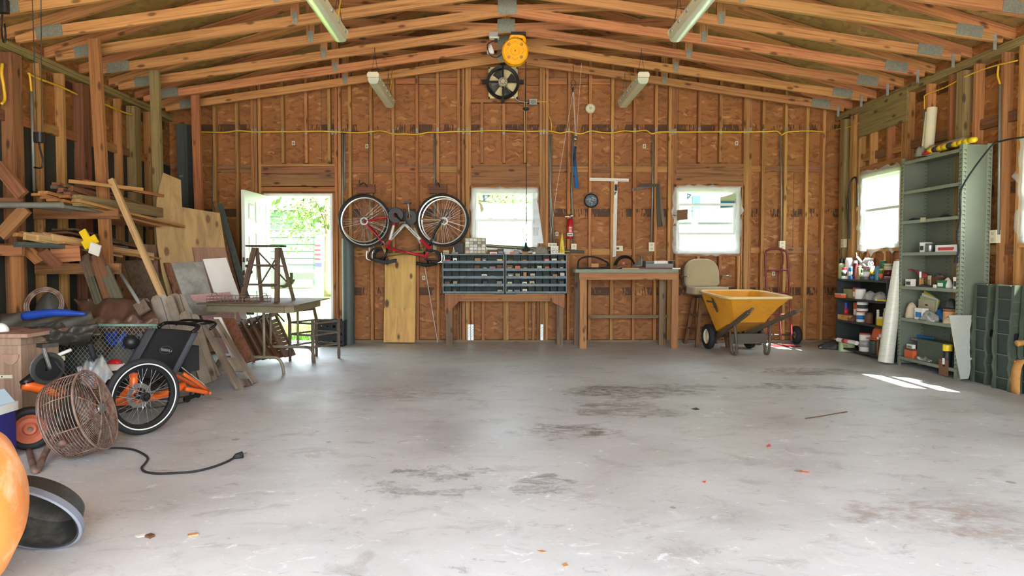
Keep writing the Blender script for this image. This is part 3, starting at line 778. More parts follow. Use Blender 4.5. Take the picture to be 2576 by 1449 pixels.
cb = MB(); A, B, C, D = PY(1703, 529, YB - 0.02), PY(1730, 526, YB - 0.02), PY(1730, 552, YB - 0.02), PY(1703, 555, YB - 0.02)
o = MB().add([tuple(p) for p in (A, B, C, D)] + [(p.x, p.y + 0.006, p.z) for p in (A, B, C, D)], [(3, 2, 1, 0), (4, 5, 6, 7), (0, 1, 5, 4), (1, 2, 6, 5), (2, 3, 7, 6), (3, 0, 4, 7)]).build('cardboard_flap', 'cardboard_dark')
tag(o, 'brown cardboard square stuck on left edge of the right back window', 'cardboard')

# door leaf, frame
dr = bpy.data.objects.new('door_1', None); COL.objects.link(dr); hx = D0 + 0.025; M = WM(hx, YB + 0.02, 0.012, -PI / 2 - math.radians(1.5)); dr.matrix_world = M; MW[dr.name] = M; struct(dr)
DW, DH, DT = 0.86, DZ - 0.05, 0.042
lf = MB()                           # local x = along the leaf from the hinge, y = thickness (towards +X side of room)
cols_d = [(0.11, 0.39), (0.47, 0.75)]; rows_d = [(0.20, 0.72), (0.86, 1.46), (1.60, DH - 0.12)]
holes_d = [(a, b, c, d) for a, b in cols_d for c, d in rows_d]
def put_d(mb, a, b, za, zb): mb.box((a, 0, za), (b, DT, zb))
holed(lf, 0, DW, 0, DH, holes_d, put_d)
lf = lf.build('door_leaf', 'door_white', dr, world=False)
for a, b, c, d in holes_d:
    pm = MB(); pm.box((a, 0.012, c), (b, DT - 0.012, d))
    i = 0.028
    for yy, y2 in ((0.012, 0.003), (DT - 0.012, DT - 0.003)):
        V = [(a + i, yy, c + i), (b - i, yy, c + i), (b - i, yy, d - i), (a + i, yy, d - i), (a + 2 * i, y2, c + 2 * i), (b - 2 * i, y2, c + 2 * i), (b - 2 * i, y2, d - 2 * i), (a + 2 * i, y2, d - 2 * i)]
        pm.add(V, [(0, 1, 5, 4), (1, 2, 6, 5), (2, 3, 7, 6), (3, 0, 4, 7), (4, 5, 6, 7)])
    pm.build('door_panel', 'door_white', lf, world=False)
kb = MB()
for s in (-1, 1):
    c = (DW - 0.065, DT / 2 + s * 0.06, 0.97)
    kb.cyl((DW - 0.065, DT / 2, 0.97), c, 0.011, 10); kb.ball(c, 0.028)
kb.build('door_knob', 'dark_steel', dr, world=False, smooth=True)
kb = MB()
for s in (-1, 1): kb.cyl((DW - 0.065, DT / 2, 1.12), (DW - 0.065, DT / 2 + s * 0.035, 1.12), 0.024, 12)
kb.build('deadbolt', 'dark_steel', dr, world=False)
for z in (0.25, 1.0, DH - 0.2): MB().box((-0.012, -0.004, z), (0.012, 0.03, z + 0.09)).build('hinge', 'brown', dr, world=False)
for z in (0.93, 1.09): MB().box((DW, 0.008, z), (DW + 0.002, 0.034, z + 0.06)).build('strike', 'brown', dr, world=False)
fm = MB()
for a, b in (((D0, YB - 0.005, 0), (D0 + 0.03, YS + 0.05, DZ)), ((D1 - 0.03, YB - 0.005, 0), (D1, YS + 0.05, DZ)), ((D0 + 0.03, YB - 0.005, DZ - 0.03), (D1 - 0.03, YS + 0.05, DZ)), ((D0 + 0.03, YB, 0), (D1 - 0.03, YS + 0.06, 0.012))): fm.box(a, b)
struct(fm.build('trim_1', 'white_paint'))
# ---------------------------------------------------------------- outdoors
g1 = MB().box((-60, YS + 0.06, -0.4), (60, 90, -0.12)).build('lawn', 'grass'); g1['kind'] = 'structure'
g2 = MB().box((-60, -40, -0.4), (60, YF - 0.11, -0.08)).build('driveway', 'driveway'); g2['kind'] = 'structure'
g3 = MB().box((XR + 0.14, YF - 0.11, -0.4), (60, YS + 0.06, -0.12)).build('side_yard', 'grass'); g3['kind'] = 'structure'
g4 = MB().box((-60, YF - 0.11, -0.4), (XL - 0.14, YS + 0.06, -0.12)).build('side_yard', 'grass'); g4['kind'] = 'structure'
# grass tufts seen through the door
rd = random.Random(4); mb = MB()
for i in range(3500):
    Y = rd.uniform(9.6, 13); x = -2.7 * Y / 9.3 + rd.uniform(-0.9, 1.0) * Y / 9.3
    hgt = rd.uniform(0.04, 0.11); a = rd.uniform(0, PI); w_ = 0.008; dx, dy = math.cos(a) * w_, math.sin(a) * w_; lx, ly = rd.uniform(-.03, .03), rd.uniform(-.03, .03)
    mb.add([(x - dx, Y - dy, -0.12), (x + dx, Y + dy, -0.12), (x + lx, Y + ly, -0.12 + hgt)], [(0, 1, 2)])
tag(mb.build('grass', 'grass'), 'short sunlit green grass outside the open back door', 'grass', kind='stuff')
# green-sided shed beyond the door
YG = 36.0
def sc(u, v, Y): return PY(u, v, Y)
shed = thing('shed', 'pale green building with wide horizontal siding seen through the open door', 'building', (sc(700, 660, YG).x, YG, -0.12))
xr_, xl_ = sc(789, 0, YG).x, sc(560, 0, YG).x; zt = sc(0, 528, YG).z
k = 11; hs = (zt + 0.12) / k
for i in range(k):
    z0 = -0.12 + i * hs
    MB().add([(xl_, YG, z0), (xr_, YG, z0), (xr_, YG + 0.02, z0 + hs * 0.93), (xl_, YG + 0.02, z0 + hs * 0.93), (xl_, YG + 0.05, z0 + hs), (xr_, YG + 0.05, z0 + hs), (xr_, YG + 0.06, z0), (xl_, YG + 0.06, z0)],
             [(0, 1, 2, 3), (3, 2, 5, 4), (4, 5, 6, 7), (7, 6, 1, 0), (1, 6, 5, 2), (0, 3, 4, 7)]).build('siding_board', 'shed_siding', shed)
MB().box((xl_, YG + 0.07, -0.12), (xr_ - 0.02, YG + 1.2, zt)).build('body', 'shed_siding', shed)
MB().add([(xl_ - .3, YG - .35, zt - 0.03), (xr_ + .1, YG - .35, zt - 0.03), (xr_ + .1, YG + 1.6, zt + 0.5), (xl_ - .3, YG + 1.6, zt + 0.5), (xl_ - .3, YG - .35, zt + 0.1), (xr_ + .1, YG - .35, zt + 0.1), (xr_ + .1, YG + 1.6, zt + 0.62), (xl_ - .3, YG + 1.6, zt + 0.62)],
         [(3, 2, 1, 0), (4, 5, 6, 7), (0, 1, 5, 4), (1, 2, 6, 5), (2, 3, 7, 6), (3, 0, 4, 7)]).build('roof', 'roof_grey', shed)
MB().cyl((xr_ + 0.03, YG - 0.1, -0.12), (xr_ + 0.03, YG - 0.1, zt), 0.03, 8).build('downspout', 'siding_white', shed)
# carport beside it
cp = thing('carport', 'white metal carport frame beside the green shed outside the door', 'carport', (sc(798, 0, 39).x, 39, -0.12))
a, b = sc(797, 548, 39), sc(846, 548, 39)
MB().box((a.x - .04, 38.96, -0.12), (a.x + .04, 39.04, a.z)).build('post', 'grey', cp)
MB().box((b.x + 3 - .04, 38.96, -0.12), (b.x + 3 + .04, 39.04, a.z)).build('post', 'grey', cp)
MB().box((a.x - .1, 38.95, a.z), (b.x + 3.2, 39.05, a.z + .1)).build('beam', 'charcoal', cp)
MB().box((a.x - .2, 38.8, a.z + .1), (b.x + 3.3, 43, a.z + .14)).build('roof', 'roof_grey', cp)
# parked trailer with wheel
Yt = 31.0
wc = sc(690, 690, Yt)
tr_ = thing('trailer', 'white truck bed with big dark tyre parked before the green building', 'trailer', (wc.x, Yt + 0.4, -0.12))
rw = 0.56; wc.z = rw - 0.12
for yy in (Yt + 0.15, Yt + 1.4):
    Mq = Matrix.Translation((wc.x, yy, wc.z)) @ Matrix.Rotation(PI / 2, 4, 'X')
    wh = MB().lathe([(rw * .62, -.1), (rw * .9, -.11), (rw, -.07), (rw, .07), (rw * .9, .11), (rw * .62, .1)], n=24, M=Mq).build('tyre', 'tire_out', tr_, smooth=True)
    MB().lathe([(0.02, -.05), (rw * .4, -.06), (rw * .62, -.09), (rw * .62, .09), (0.02, .05)], n=20, M=Mq).build('wheel_hub', 'rim_silver', tr_)
MB().torus((wc.x, Yt + .1, wc.z), (0, 1, 0), rw * 1.15, .04, 20, 6, 0, PI).build('fender', 'siding_white', tr_)
p0, p1 = sc(735, 686, Yt), sc(790, 703, Yt)
MB().box((p0.x, Yt + .1, p1.z), (p1.x, Yt + 1.6, p0.z)).build('bumper', 'charcoal', tr_)
MB().box((wc.x - 2.2, Yt + .2, p0.z), (p1.x, Yt + 1.5, p0.z + .12)).build('deck', 'siding_white', tr_)
# striped sign
sg = thing('striped_sign', 'red and white striped sign by the carport post outside the door', 'sign', (sc(796, 700, 33.5).x, 33.5, -0.12))
q0, q1 = sc(791, 615, 33.5), sc(807, 660, 33.5)
MB().cyl((q0.x + .03, 33.52, -0.12), (q0.x + .03, 33.52, q0.z), .02, 8).build('pole', 'siding_white', sg)
MB().box((q0.x, 33.49, q1.z), (q1.x, 33.505, q0.z)).build('panel', 'siding_white', sg)
for i in range(4):
    zz = q1.z + (q0.z - q1.z) * (i * 2 + 1) / 8
    MB().box((q0.x, 33.482, zz), (q1.x, 33.489, zz + (q0.z - q1.z) / 8)).build('stripe', 'flag_red', sg)
MB().box((q0.x, 33.48, q1.z - .22), (q1.x + .06, 33.5, q1.z - .02)).build('lower_panel', 'deep_blue', sg)
# trees
def tree(name, base, hgt, spread, nleaf, label, seed, lean=0.0, low=0.35):
    rd = random.Random(seed); t = thing(name, label, 'tree', base); bx_, by_, bz_ = base
    tk = MB(); top = Vector((bx_ + lean, by_, bz_ + hgt * 0.75)); tk.tube(spline([base, (bx_ + lean * .3, by_, bz_ + hgt * .35), top], 5), [0.16 - 0.012 * i for i in range(11)], 8)
    cl = []
    for i in range(9):
        s0 = Vector((bx_ + lean * .5, by_, bz_ + hgt * rd.uniform(low, .7))); a = rd.uniform(0, 2 * PI)
        e = s0 + Vector((math.cos(a) * spread * rd.uniform(.5, 1), math.sin(a) * spread * rd.uniform(.5, 1), hgt * rd.uniform(-.1, .25)))
        tk.tube(spline([s0, (s0 + e) / 2 + Vector((0, 0, .2)), e], 3), [.05 - .006 * j for j in range(7)], 5); cl += [e, (s0 + e) / 2]
    tk.build('trunk', 'bark', t, smooth=True); lf = MB()
    for i in range(nleaf):
        c = rd.choice(cl); p = c + Vector((rd.gauss(0, .45), rd.gauss(0, .45), rd.gauss(0, .4))); d = Vector((rd.gauss(0, 1), rd.gauss(0, 1), rd.gauss(0, 1))).normalized(); e = d.orthogonal().normalized(); s = rd.uniform(.05, .1)
        lf.add([p - d * s, p + e * s * .5, p + d * s, p - e * s * .5], [(0, 1, 2, 3)])
    lo = lf.build('leaves', 'leaf_green', t); lo['kind'] = 'stuff'
b = sc(757, 640, 12.5); tree('drooping_tree', (-1.9, 13.2, -0.12), 3.7, 1.6, 600, 'leafy tree with drooping twigs just outside the open back door', 11, -1.1, .55)
b = sc(824, 640, 24); tree('yard_tree', (b.x, 24, -0.12), 6, 2, 1500, 'tall yard tree with dark trunk at the right edge of the doorway', 12)
for i, (u, Y, lb) in enumerate(((1205, 24, 'leafy tree filling the left half of the middle window'), (1275, 33, 'leafy tree filling the centre of the middle window'), (1345, 43, 'leafy tree at the right side of the middle window'))):
    b = sc(u, 660, Y); tree('background_tree', (b.x, Y, -0.12), 6.5, 2.3, 2200, lb, 20 + i, 0, .1)
# pale blue outbuilding behind the middle window
o = thing('outbuilding', 'pale blue low outbuilding with white fascia behind the middle window', 'building', (sc(1290, 0, 18).x, 18, -0.12))
a, b = sc(1180, 612, 18), sc(1420, 600, 18)
MB().box((a.x - 2, 18, -.12), (b.x + .8, 20, a.z)).build('wall', 'skyblue_wall', o); MB().box((sc(1215, 0, 17.9).x, 17.7, sc(0, 521, 17.9).z), (sc(1335, 0, 17.9).x, 17.9, sc(0, 513, 17.9).z)).build('fascia', 'siding_white', o)
for xx in (sc(1218, 0, 17.9).x, sc(1330, 0, 17.9).x): MB().box((xx, 17.75, -.12), (xx + .1, 17.85, sc(0, 513, 17.9).z)).build('post', 'siding_white', o)
# white clapboard house beyond the right window
YH = 13.0
hs_ = thing('neighbour_house', 'white clapboard house filling the view of the right back window', 'building', (sc(1790, 0, YH).x, YH, -0.12))
a, b = sc(1640, 0, YH).x, sc(2200, 0, YH).x; k = 26
for i in range(k):
    z0 = -0.12 + i * 0.13
    MB().add([(a, YH, z0), (b, YH, z0), (b, YH + .018, z0 + .13), (a, YH + .018, z0 + .13), (a, YH + .04, z0 + .13), (b, YH + .04, z0 + .13), (b, YH + .04, z0), (a, YH + .04, z0)],
             [(0, 1, 2, 3), (3, 2, 5, 4), (7, 6, 1, 0), (4, 5, 6, 7), (1, 6, 5, 2), (0, 3, 4, 7)]).build('clapboard', 'siding_white', hs_)
MB().box((a, YH + .05, -.12), (b, YH + 4, 3.3)).build('body', 'siding_white', hs_)
c, d = sc(1742, 558, YH - .02), sc(1762, 492, YH - .02)
MB().box((c.x, YH - .03, c.z), (d.x, YH - .005, d.z)).build('window', 'skyblue_wall', hs_)
MB().add([(a - .3, YH - .4, 3.2), (b + .3, YH - .4, 3.2), (b + .3, YH + 2, 4.2), (a - .3, YH + 2, 4.2), (a - .3, YH - .4, 3.3), (b + .3, YH - .4, 3.3), (b + .3, YH + 2, 4.3), (a - .3, YH + 2, 4.3)],
         [(3, 2, 1, 0), (4, 5, 6, 7), (0, 1, 5, 4), (1, 2, 6, 5), (2, 3, 7, 6), (3, 0, 4, 7)]).build('roof', 'roof_grey', hs_)
# hedge-like trees beyond the right wall windows
for i, (X, Y) in enumerate(((11, 8.5), (12, 13), (10.5, 4.5))):
    tree('side_yard_tree', (X, Y, -0.12), 5, 2.0, 1500, ['leafy tree beyond the right-hand side window by the steel shelf', 'leafy tree far behind the right-hand side window', 'leafy tree outside the nearer right-hand side window'][i], 40 + i, 0, .1)
# ---------------------------------------------------------------- fixed to the back wall and the roof
def onw(u, v, d=0.0): return PY(u, v, YB - d)
# yellow cable
zs = []
rd = random.Random(2); us = [475, 520, 566, 600, 640, 690, 740, 800, 832, 900, 935, 960, 989, 1020, 1049, 1080, 1101, 1155, 1190, 1212, 1240, 1267, 1321, 1365, 1386, 1410, 1431, 1460, 1485, 1512, 1540, 1570, 1596, 1625, 1640, 1660, 1720, 1760, 1813, 1860, 1890, 1925, 1955, 1966, 1980, 2031, 2072]
vs_ = {566: 333, 900: 334, 989: 337, 1049: 338, 1020: 337, 1101: 333, 1410: 335, 1460: 337, 1512: 333, 1540: 334, 1625: 328, 1640: 337, 1660: 332, 1960: 337, 1966: 340, 1925: 331}
c = MB().tube(spline([onw(u, vs_.get(u, 330 + rd.uniform(-1.5, 2.5)), 0.012) for u in us], 3), 0.0105, 6)
tag(c.build('electrical_cable', 'yellow_wire', smooth=True), 'yellow electrical cable stapled across the studs of the back wall', 'cable')
for u in (540, 596, 635, 643, 653, 711, 770, 828, 836, 845, 854, 880, 933.5, 989, 1049, 1101, 1154, 1165.6, 1174.4, 1181.5, 1212, 1267.5, 1321.6, 1360.5, 1368, 1376, 1431, 1485, 1540.7, 1596.5, 1650.6, 1685, 1692, 1698.6, 1759.4, 1813, 1874, 1881, 1888, 1920.7, 1977.5, 2031):
    p = onw(u, 328 + rd.uniform(-2, 5)); x, z = p.x, p.z
    MB().prism([(x - .017, z - .025), (x - .01, z - .035), (x + .01, z - .035), (x + .017, z - .025), (x + .017, z + .025), (x + .01, z + .035), (x - .01, z + .035), (x - .017, z + .025)], 0, 0.003,
               Matrix(((1, 0, 0, 0), (0, 0, -1, YB - 0.001), (0, 1, 0, 0), (0, 0, 0, 1)))).build('stud_guard', 'nailplate', wall_back)
for u, v in ((738, 360), (923, 368), (1621, 368), (1853, 360), (1401, 588), (1066, 699), (1946, 688)):
    p = PY(u, v, YS); lb_ = MB().cbox((p.x, YS - .002, p.z), (.04, .003, .055)).build('panel_label', 'cream_plastic', wall_back)
    MB().cbox((p.x, YS - .005, p.z), (.02, .003, .035)).build('panel_label_print', 'grey', wall_back)
# galvanized hold-down straps on the bottom of the studs
for u in (1180, 1188, 1363):
    a, b = onw(u, 816), onw(u, 856); s = MB().box((a.x - .018, YB - .004, b.z), (a.x + .018, YB - .001, a.z)).build('hold_down_strap', 'strap_galv', wall_back)
    h = MB()
    for i in range(9): h.cbox((a.x + (.006 if i % 2 else -.006), YB - .0055, a.z - .02 - i * .018), (.008, .003, .008))
    h.build('strap_holes', 'print_black', wall_back)
# conduit drops with outlets
def drop(pts, boxes, label, y=None, plane=None, r=0.011, horiz=False):
    pj = plane or (lambda u, v, d=0.0: onw(u, v, d))
    P0 = pj(*pts[-1]); t = thing('conduit_drop', label, 'conduit', P0, group=None)
    MB().tube([pj(u, v, 0.0) for u, v in pts], r, 8).build('conduit', 'conduit', t, smooth=True)
    for u, v, w_, h_ in boxes:
        p = pj(u, v); q = MB().cbox((p.x, p.y - .005, p.z), (w_, .05, h_)).build('outlet_box', 'cream_plastic', t)
        f = MB()
        for s in (-1, 1):
            if w_ > h_: f.cbox((p.x + s * w_ * .22, p.y - .031, p.z), (.03, .004, .03))
            else: f.cbox((p.x, p.y - .031, p.z + s * h_ * .22), (.032, .004, .028))
        f.build('receptacle', 'beige', t)
    return t
def onc(u, v, d=0.0): return PY(u, v, YB + 0.045)
def onf(u, v, d=0.0): return PY(u, v, YB - 0.015)
drop([(862, 333), (862, 602)], [], 'grey steel conduit right of the open door, rising from the mesh roll', plane=onf)
drop([(867, 334), (867, 480)], [], 'thin grey conduit just right of the conduit at the mesh roll', plane=onc)
drop([(536, 337), (537, 640)], [], 'grey conduit at the left end of the back wall', plane=onc)
drop([(929, 336), (931, 621)], [(935, 627, .075, .115)], 'conduit drop with outlet behind the left wheels of the hanging bikes', plane=onc)
drop([(1093, 338), (1095, 618)], [(1097, 625, .075, .115)], 'conduit drop with outlet behind the right wheels of the hanging bikes', plane=onc)
drop([(1382, 338), (1386, 612)], [(1389, 616, .12, .05)], 'left of two conduits right of the middle window', plane=onf)
drop([(1387, 338), (1385, 480), (1394, 612)], [], 'right of two conduits right of the middle window', plane=onf)
drop([(1441, 338), (1438, 480), (1443, 612)], [(1443, 624, .075, .115)], 'conduit drop with outlet behind the fire extinguisher', plane=onc)
drop([(1643, 340), (1642, 470), (1638, 612)], [(1638, 621, .075, .12)], 'conduit drop with outlet above the right end of the workbench', plane=onf)
drop([(1963, 338), (1966, 480), (1965, 608)], [(1966, 617, .075, .115)], 'conduit drop with outlet above the hand truck', plane=onf)
o = thing('wall_outlet', 'cream outlet plate lying sideways beside the drywall square', 'outlet', onc(1557, 625)); p = onc(1557, 625)
MB().cbox((p.x, p.y, p.z), (.10, .05, .07)).build('outlet_box', 'cream_plastic', o); MB().cbox((p.x - .02, p.y - .027, p.z), (.035, .005, .03)).build('receptacle', 'cardboard_dark', o)

# --- exhaust fan in the gable
fc = PY(1265, 208, YB - 0.08)
fan = thing('exhaust_fan', 'black round exhaust fan on a cream box high in the gable', 'fan', (fc.x, YB, fc.z - .25))
a, b = PY(1229, 171, YB), PY(1302, 249, YB)
bx_ = MB()
bx_.box((a.x, YB - .02, b.z), (b.x, YB + .06, a.z)); bx_.build('fan_housing', 'fan_box', fan)
fr_ = MB()
for A_, B_ in (((a.x, YB - .035, b.z), (b.x, YB - .02, b.z + .02)), ((a.x, YB - .035, a.z - .02), (b.x, YB - .02, a.z)), ((a.x, YB - .035, b.z), (a.x + .02, YB - .02, a.z)), ((b.x - .02, YB - .035, b.z), (b.x, YB - .02, a.z))): fr_.box(A_, B_)
fr_.build('housing_rim', 'fan_box', fan)
R = 41 / 186.0; My = Matrix.Translation(fc) @ Matrix.Rotation(PI / 2, 4, 'X')
MB().lathe([(R * .84, -.03), (R, -.035), (R * 1.02, .0), (R, .035), (R * .84, .03), (R * .84, -.03)], n=36, M=My).build('fan_ring', 'black_metal', fan, smooth=True, angle=40)
sp = MB()
for k in range(4):
    an = k * PI / 2; d = Vector((math.cos(an), 0, math.sin(an)))
    sp.box((-.012 if k % 2 else 0, -.012, -.012), (.012, .012, R * 1.18) if k % 2 else (.024, .012, R * 1.18), axisM(fc + Vector((0, -.045, 0)), fc + Vector((0, -.045, 0)) + d, (0, 1, 0)) @ Matrix.Translation((-.012 if not k % 2 else 0, 0, 0)))
    sp.cbox(tuple(fc + d * R * 1.15 + Vector((0, -.03, 0))), (.05, .05, .05))
sp.build('fan_brackets', 'black_metal', fan)
for k in range(4):
    a0 = math.radians(28 + 90 * k); bl_ = MB()
    def fn(u, v, a0=a0):
        an = a0 + (u - .5) * math.radians(46) * (0.75 + .25 * v); r = R * (.22 + .58 * v)
        return fc + Vector((math.cos(an) * r, .015 + (u - .5) * .06, math.sin(an) * r))
    bl_.grid(fn, 5, 4, thick=(0, .002, 0)); bl_.build('fan_blade', 'fan_blade', fan, smooth=True)
MB().lathe([(.002, .075), (.05, .075), (.062, .06), (.062, -.02), (.03, -.02)], n=20, M=My).build('fan_motor', 'beige', fan, smooth=True, angle=40)
vm = MB()
for k in range(8):
    an = k * PI / 4; vm.cbox((fc.x + math.cos(an) * .036, fc.y - .076, fc.z + math.sin(an) * .036), (.014, .004, .014))
vm.build('motor_vent', 'charcoal', fan)
MB().tube(spline([fc + Vector((.03, -.06, -.05)), PY(1290, 240, YB - .04), PY(1305, 254, YB - .03), PY(1331, 257, YB - .03)], 6), .009, 6).build('whip_conduit', 'steel', fan, smooth=True)
p = PY(1341, 257, YB - .03); jb = MB().cbox(tuple(p), (.10, .05, .075)).build('junction_box', 'galv', fan)
MB().cbox((p.x, p.y - .027, p.z), (.07, .004, .05)).build('box_cover', 'grey', fan)
w_ = MB().tube(spline([PY(1351, 257, YB - .01), PY(1375, 256, YB - .01), PY(1379, 262, YB - .01), PY(1379, 285, YB - .01), PY(1386, 305, YB - .01), PY(1388, 335, YB - .01)], 5), .006, 6).build('branch_cable', 'yellow_wire', smooth=True)
tag(w_, 'short yellow cable dropping from the fan box to the main cable', 'cable')

# --- smoke detector
p = PY(1485, 273, YB - .005); Ms = Matrix.Translation(p) @ Matrix.Rotation(PI / 2, 4, 'X')
o = thing('smoke_detector', 'round cream smoke detector on the back wall', 'smoke detector', p)
MB().lathe([(.002, .035), (.045, .035), (.062, .022), (.068, 0)], n=28, M=Ms).build('detector_body', 'cream_plastic', o, smooth=True, angle=35)
MB().lathe([(.002, .039), (.018, .039), (.02, .034)], n=16, M=Ms).build('test_button', 'beige', o)

# --- plaque
p = PY(1487, 505, YB - .012); Ms = Matrix.Translation(p) @ Matrix.Rotation(PI / 2, 4, 'X')
o = thing('round_plaque', 'round dark blue plastic disc hanging on a stud', 'disc', p)
MB().lathe([(.002, .012), (.08, .012), (.09, .02), (.096, .012), (.096, -.008), (.002, -.008)], n=30, M=Ms).build('disc', 'plaque', o, smooth=True, angle=35)
mk_ = MB(); rd = random.Random(9)
for k in range(26):
    r = rd.uniform(.02, .072); an = rd.uniform(0, 2 * PI); mk_.cbox((p.x + math.cos(an) * r, p.y - .013, p.z + math.sin(an) * r), (rd.uniform(.006, .03), .003, rd.uniform(.004, .012)))
mk_.build('disc_marks', 'plaque_mark', o); MB().box((p.x - .022, p.y - .01, p.z + .09), (.022 + p.x, p.y + .01, p.z + .112)).build('hanger', 'black_plastic', o)

# --- drywall T-square
yq = YB - .02
o = thing('drywall_square', 'white perforated drywall T-square hanging on the back wall', 'T-square', PY(1545, 645, yq))
def strip(name, pts, mat, y, parent, th=.004):
    Q = [PY(u, v, y) for u, v in pts]; k = len(Q)
    return MB().add([tuple(q) for q in Q] + [(q.x, q.y - th, q.z) for q in Q], [tuple(range(k)), tuple(range(2 * k - 1, k - 1, -1))] + [(i, (i + 1) % k, k + (i + 1) % k, k + i) for i in range(k)]).build(name, mat, parent)
strip('cross_bar', [(1483, 447), (1581.5, 449.5), (1581.5, 457), (1483, 454.5)], 'paper', yq, o)
strip('blade', [(1545, 453), (1554, 453), (1549.5, 645), (1541, 646.5)], 'paper', yq, o)
h = MB()
for i in range(46):
    for s in (-1, 1):
        p = PY(1548.3 - i * .078 + s * 1.9, 500 + i * 3.1, yq - .006); h.cbox(tuple(p), (.006, .003, .005))
for i in range(30): p = PY(1487 + i * 3.1, 452 + i * .07, yq - .006); h.cbox(tuple(p), (.006, .003, .005))
h.build('scale_holes', 'charcoal', o)['kind'] = 'stuff'
strip('blade_label', [(1546, 463), (1553.5, 463), (1553, 480), (1545.8, 480)], 'print_black', yq - .005, o, .002)
strip('label_orange', [(1547, 463), (1552, 463), (1552, 465.5), (1547, 465.5)], 'orange', yq - .008, o, .002)
strip('label_green', [(1545.5, 482), (1552, 482), (1547, 491), (1545.3, 491)], 'green', yq - .005, o, .002)

# --- framing squares
o = tag(MB().add(*(lambda Q: ([tuple(q) for q in Q] + [(q.x, q.y - .003, q.z) for q in Q], [tuple(range(6)), tuple(range(11, 5, -1))] + [(i, (i + 1) % 6, 6 + (i + 1) % 6, 6 + i) for i in range(6)]))([PY(u, v, YB - .03) for u, v in ((1608, 463), (1659, 462), (1663, 571), (1654, 571), (1650, 470), (1608, 470))])).build('framing_square', 'bar_dark'),
        'dark steel framing square hung upside down on the wall', 'framing square')
o = tag(MB().add(*(lambda Q: ([tuple(q) for q in Q] + [(q.x, q.y - .003, q.z) for q in Q], [tuple(range(6)), tuple(range(11, 5, -1))] + [(i, (i + 1) % 6, 6 + (i + 1) % 6, 6 + i) for i in range(6)]))([PY(u, v, YB - .02) for u, v in ((1590, 474), (1658, 462), (1675, 568), (1667, 569), (1651, 469), (1590, 481))])).build('framing_square', 'ash_grey_handle'),
        'paler tilted framing square behind the dark framing square', 'framing square')

# --- fire extinguisher
p = PY(1434, 600, YB - .07); r_ = 7.5 / 186
o = thing('fire_extinguisher', 'red fire extinguisher with white label hanging on a stud', 'fire extinguisher', p)
zt_ = PY(1434, 549, YB - .07).z
MB().lathe([(r_ * .85, 0), (r_, .012), (r_, zt_ - p.z - .03), (r_ * .7, zt_ - p.z - .008), (r_ * .35, zt_ - p.z)], tuple(p), 18).build('cylinder', 'fire_red', o, smooth=True, angle=40)
MB().lathe([(r_ * 1.015, .05), (r_ * 1.015, .17)], tuple(p), 18, a0=PI, a1=2 * PI).build('label', 'red', o); MB().lathe([(r_ * 1.02, .03), (r_ * 1.02, .075)], tuple(p), 18, a0=PI, a1=2 * PI).build('label_panel', 'paper', o)
bars = MB()
for i in range(4): bars.box((p.x - .022, p.y - r_ * 1.03, p.z + .092 + i * .017), (p.x + .02, p.y - r_ * .96, p.z + .098 + i * .017))
bars.build('label_lines', 'paper', o)
for i in range(3): MB().box((p.x - .024 + i * .017, p.y - r_ * 1.035, p.z + .04), (p.x - .012 + i * .017, p.y - r_ * .97, p.z + .062)).build('label_icon', 'charcoal', o)
tp = Vector((p.x, p.y, zt_))
v_ = MB(); v_.cyl(tp, tp + Vector((0, 0, .03)), .012, 10); v_.build('valve', 'steel', o)
MB().box((tp.x - .065, tp.y - .008, tp.z + .016), (tp.x + .01, tp.y + .008, tp.z + .024)).build('lever', 'steel', o); MB().cyl(tp + Vector((.01, 0, .03)), tp + Vector((.035, -.01, .036)), .011, 10).build('gauge', 'bottle_white', o)
MB().tube([tp + Vector((.0, 0, .03)), tp + Vector((-.03, 0, .045)), tp + Vector((.02, 0, .05))], .004, 6).build('handle', 'black_metal', o)

# --- rope, pulley and blue strap
o = thing('rope_hoist', 'white rope and pulley hoist hanging from the roof by a blue strap', 'rope', PY(1448, 470, 8.9))
yq = 8.9
rp = MB()
for pts in ([(1441, 232), (1400, 478), (1386, 590)], [(1442, 232), (1447, 342)], [(1443.5, 232), (1449, 342)], [(1463, 158), (1450, 342)]): rp.tube([PY(u, v, yq) for u, v in pts], .0028, 5)
rp.build('rope', 'rope_white', o)
MB().tube([PY(1442, 158, 8.985), PY(1442, 200, yq)], .004, 6).build('cord', 'maroon', o); hk = MB()
for v in (208, 219): hk.torus(PY(1442, v, yq), (0, 1, 0), .03, .004, 14, 5)
hk.tube([PY(1442, 219, yq), PY(1441, 232, yq)], .01, 8); hk.build('hook', 'dark_steel', o, smooth=True)
Ms = Matrix.Translation(PY(1447, 349, yq)) @ Matrix.Rotation(PI / 2, 4, 'X')
MB().lathe([(.004, -.012), (.03, -.014), (.024, 0), (.03, .014), (.004, .012)], n=16, M=Ms).build('pulley', 'steel', o, smooth=True)
MB().torus(PY(1447, 360, yq), (0, 1, 0), .022, .004, 12, 5).build('ring', 'amber', o)
def ribbon(name, pts, w0, w1, mat, parent, y):
    P_ = [PY(u, v, y) for u, v in pts]; k = len(P_) - 1
    def fn(u, v):
        i = min(int(v * k), k - 1); f = v * k - i; q = P_[i].lerp(P_[i + 1], f); w = w0 + (w1 - w0) * v
        return q + Vector(((u - .5) * w, .012 * math.sin(v * 9), 0))
    MB().grid(fn, 2, 18, thick=(0, -.004, 0)).build(name, mat, parent, smooth=True)
ribbon('strap', [(1447, 368), (1445, 400), (1448, 440), (1451, 474)], .035, .06, 'strap_blue', o, yq - .01)
ribbon('inner_strap', [(1448, 370), (1444, 405), (1445, 445)], .03, .02, 'navy', o, yq - .02)

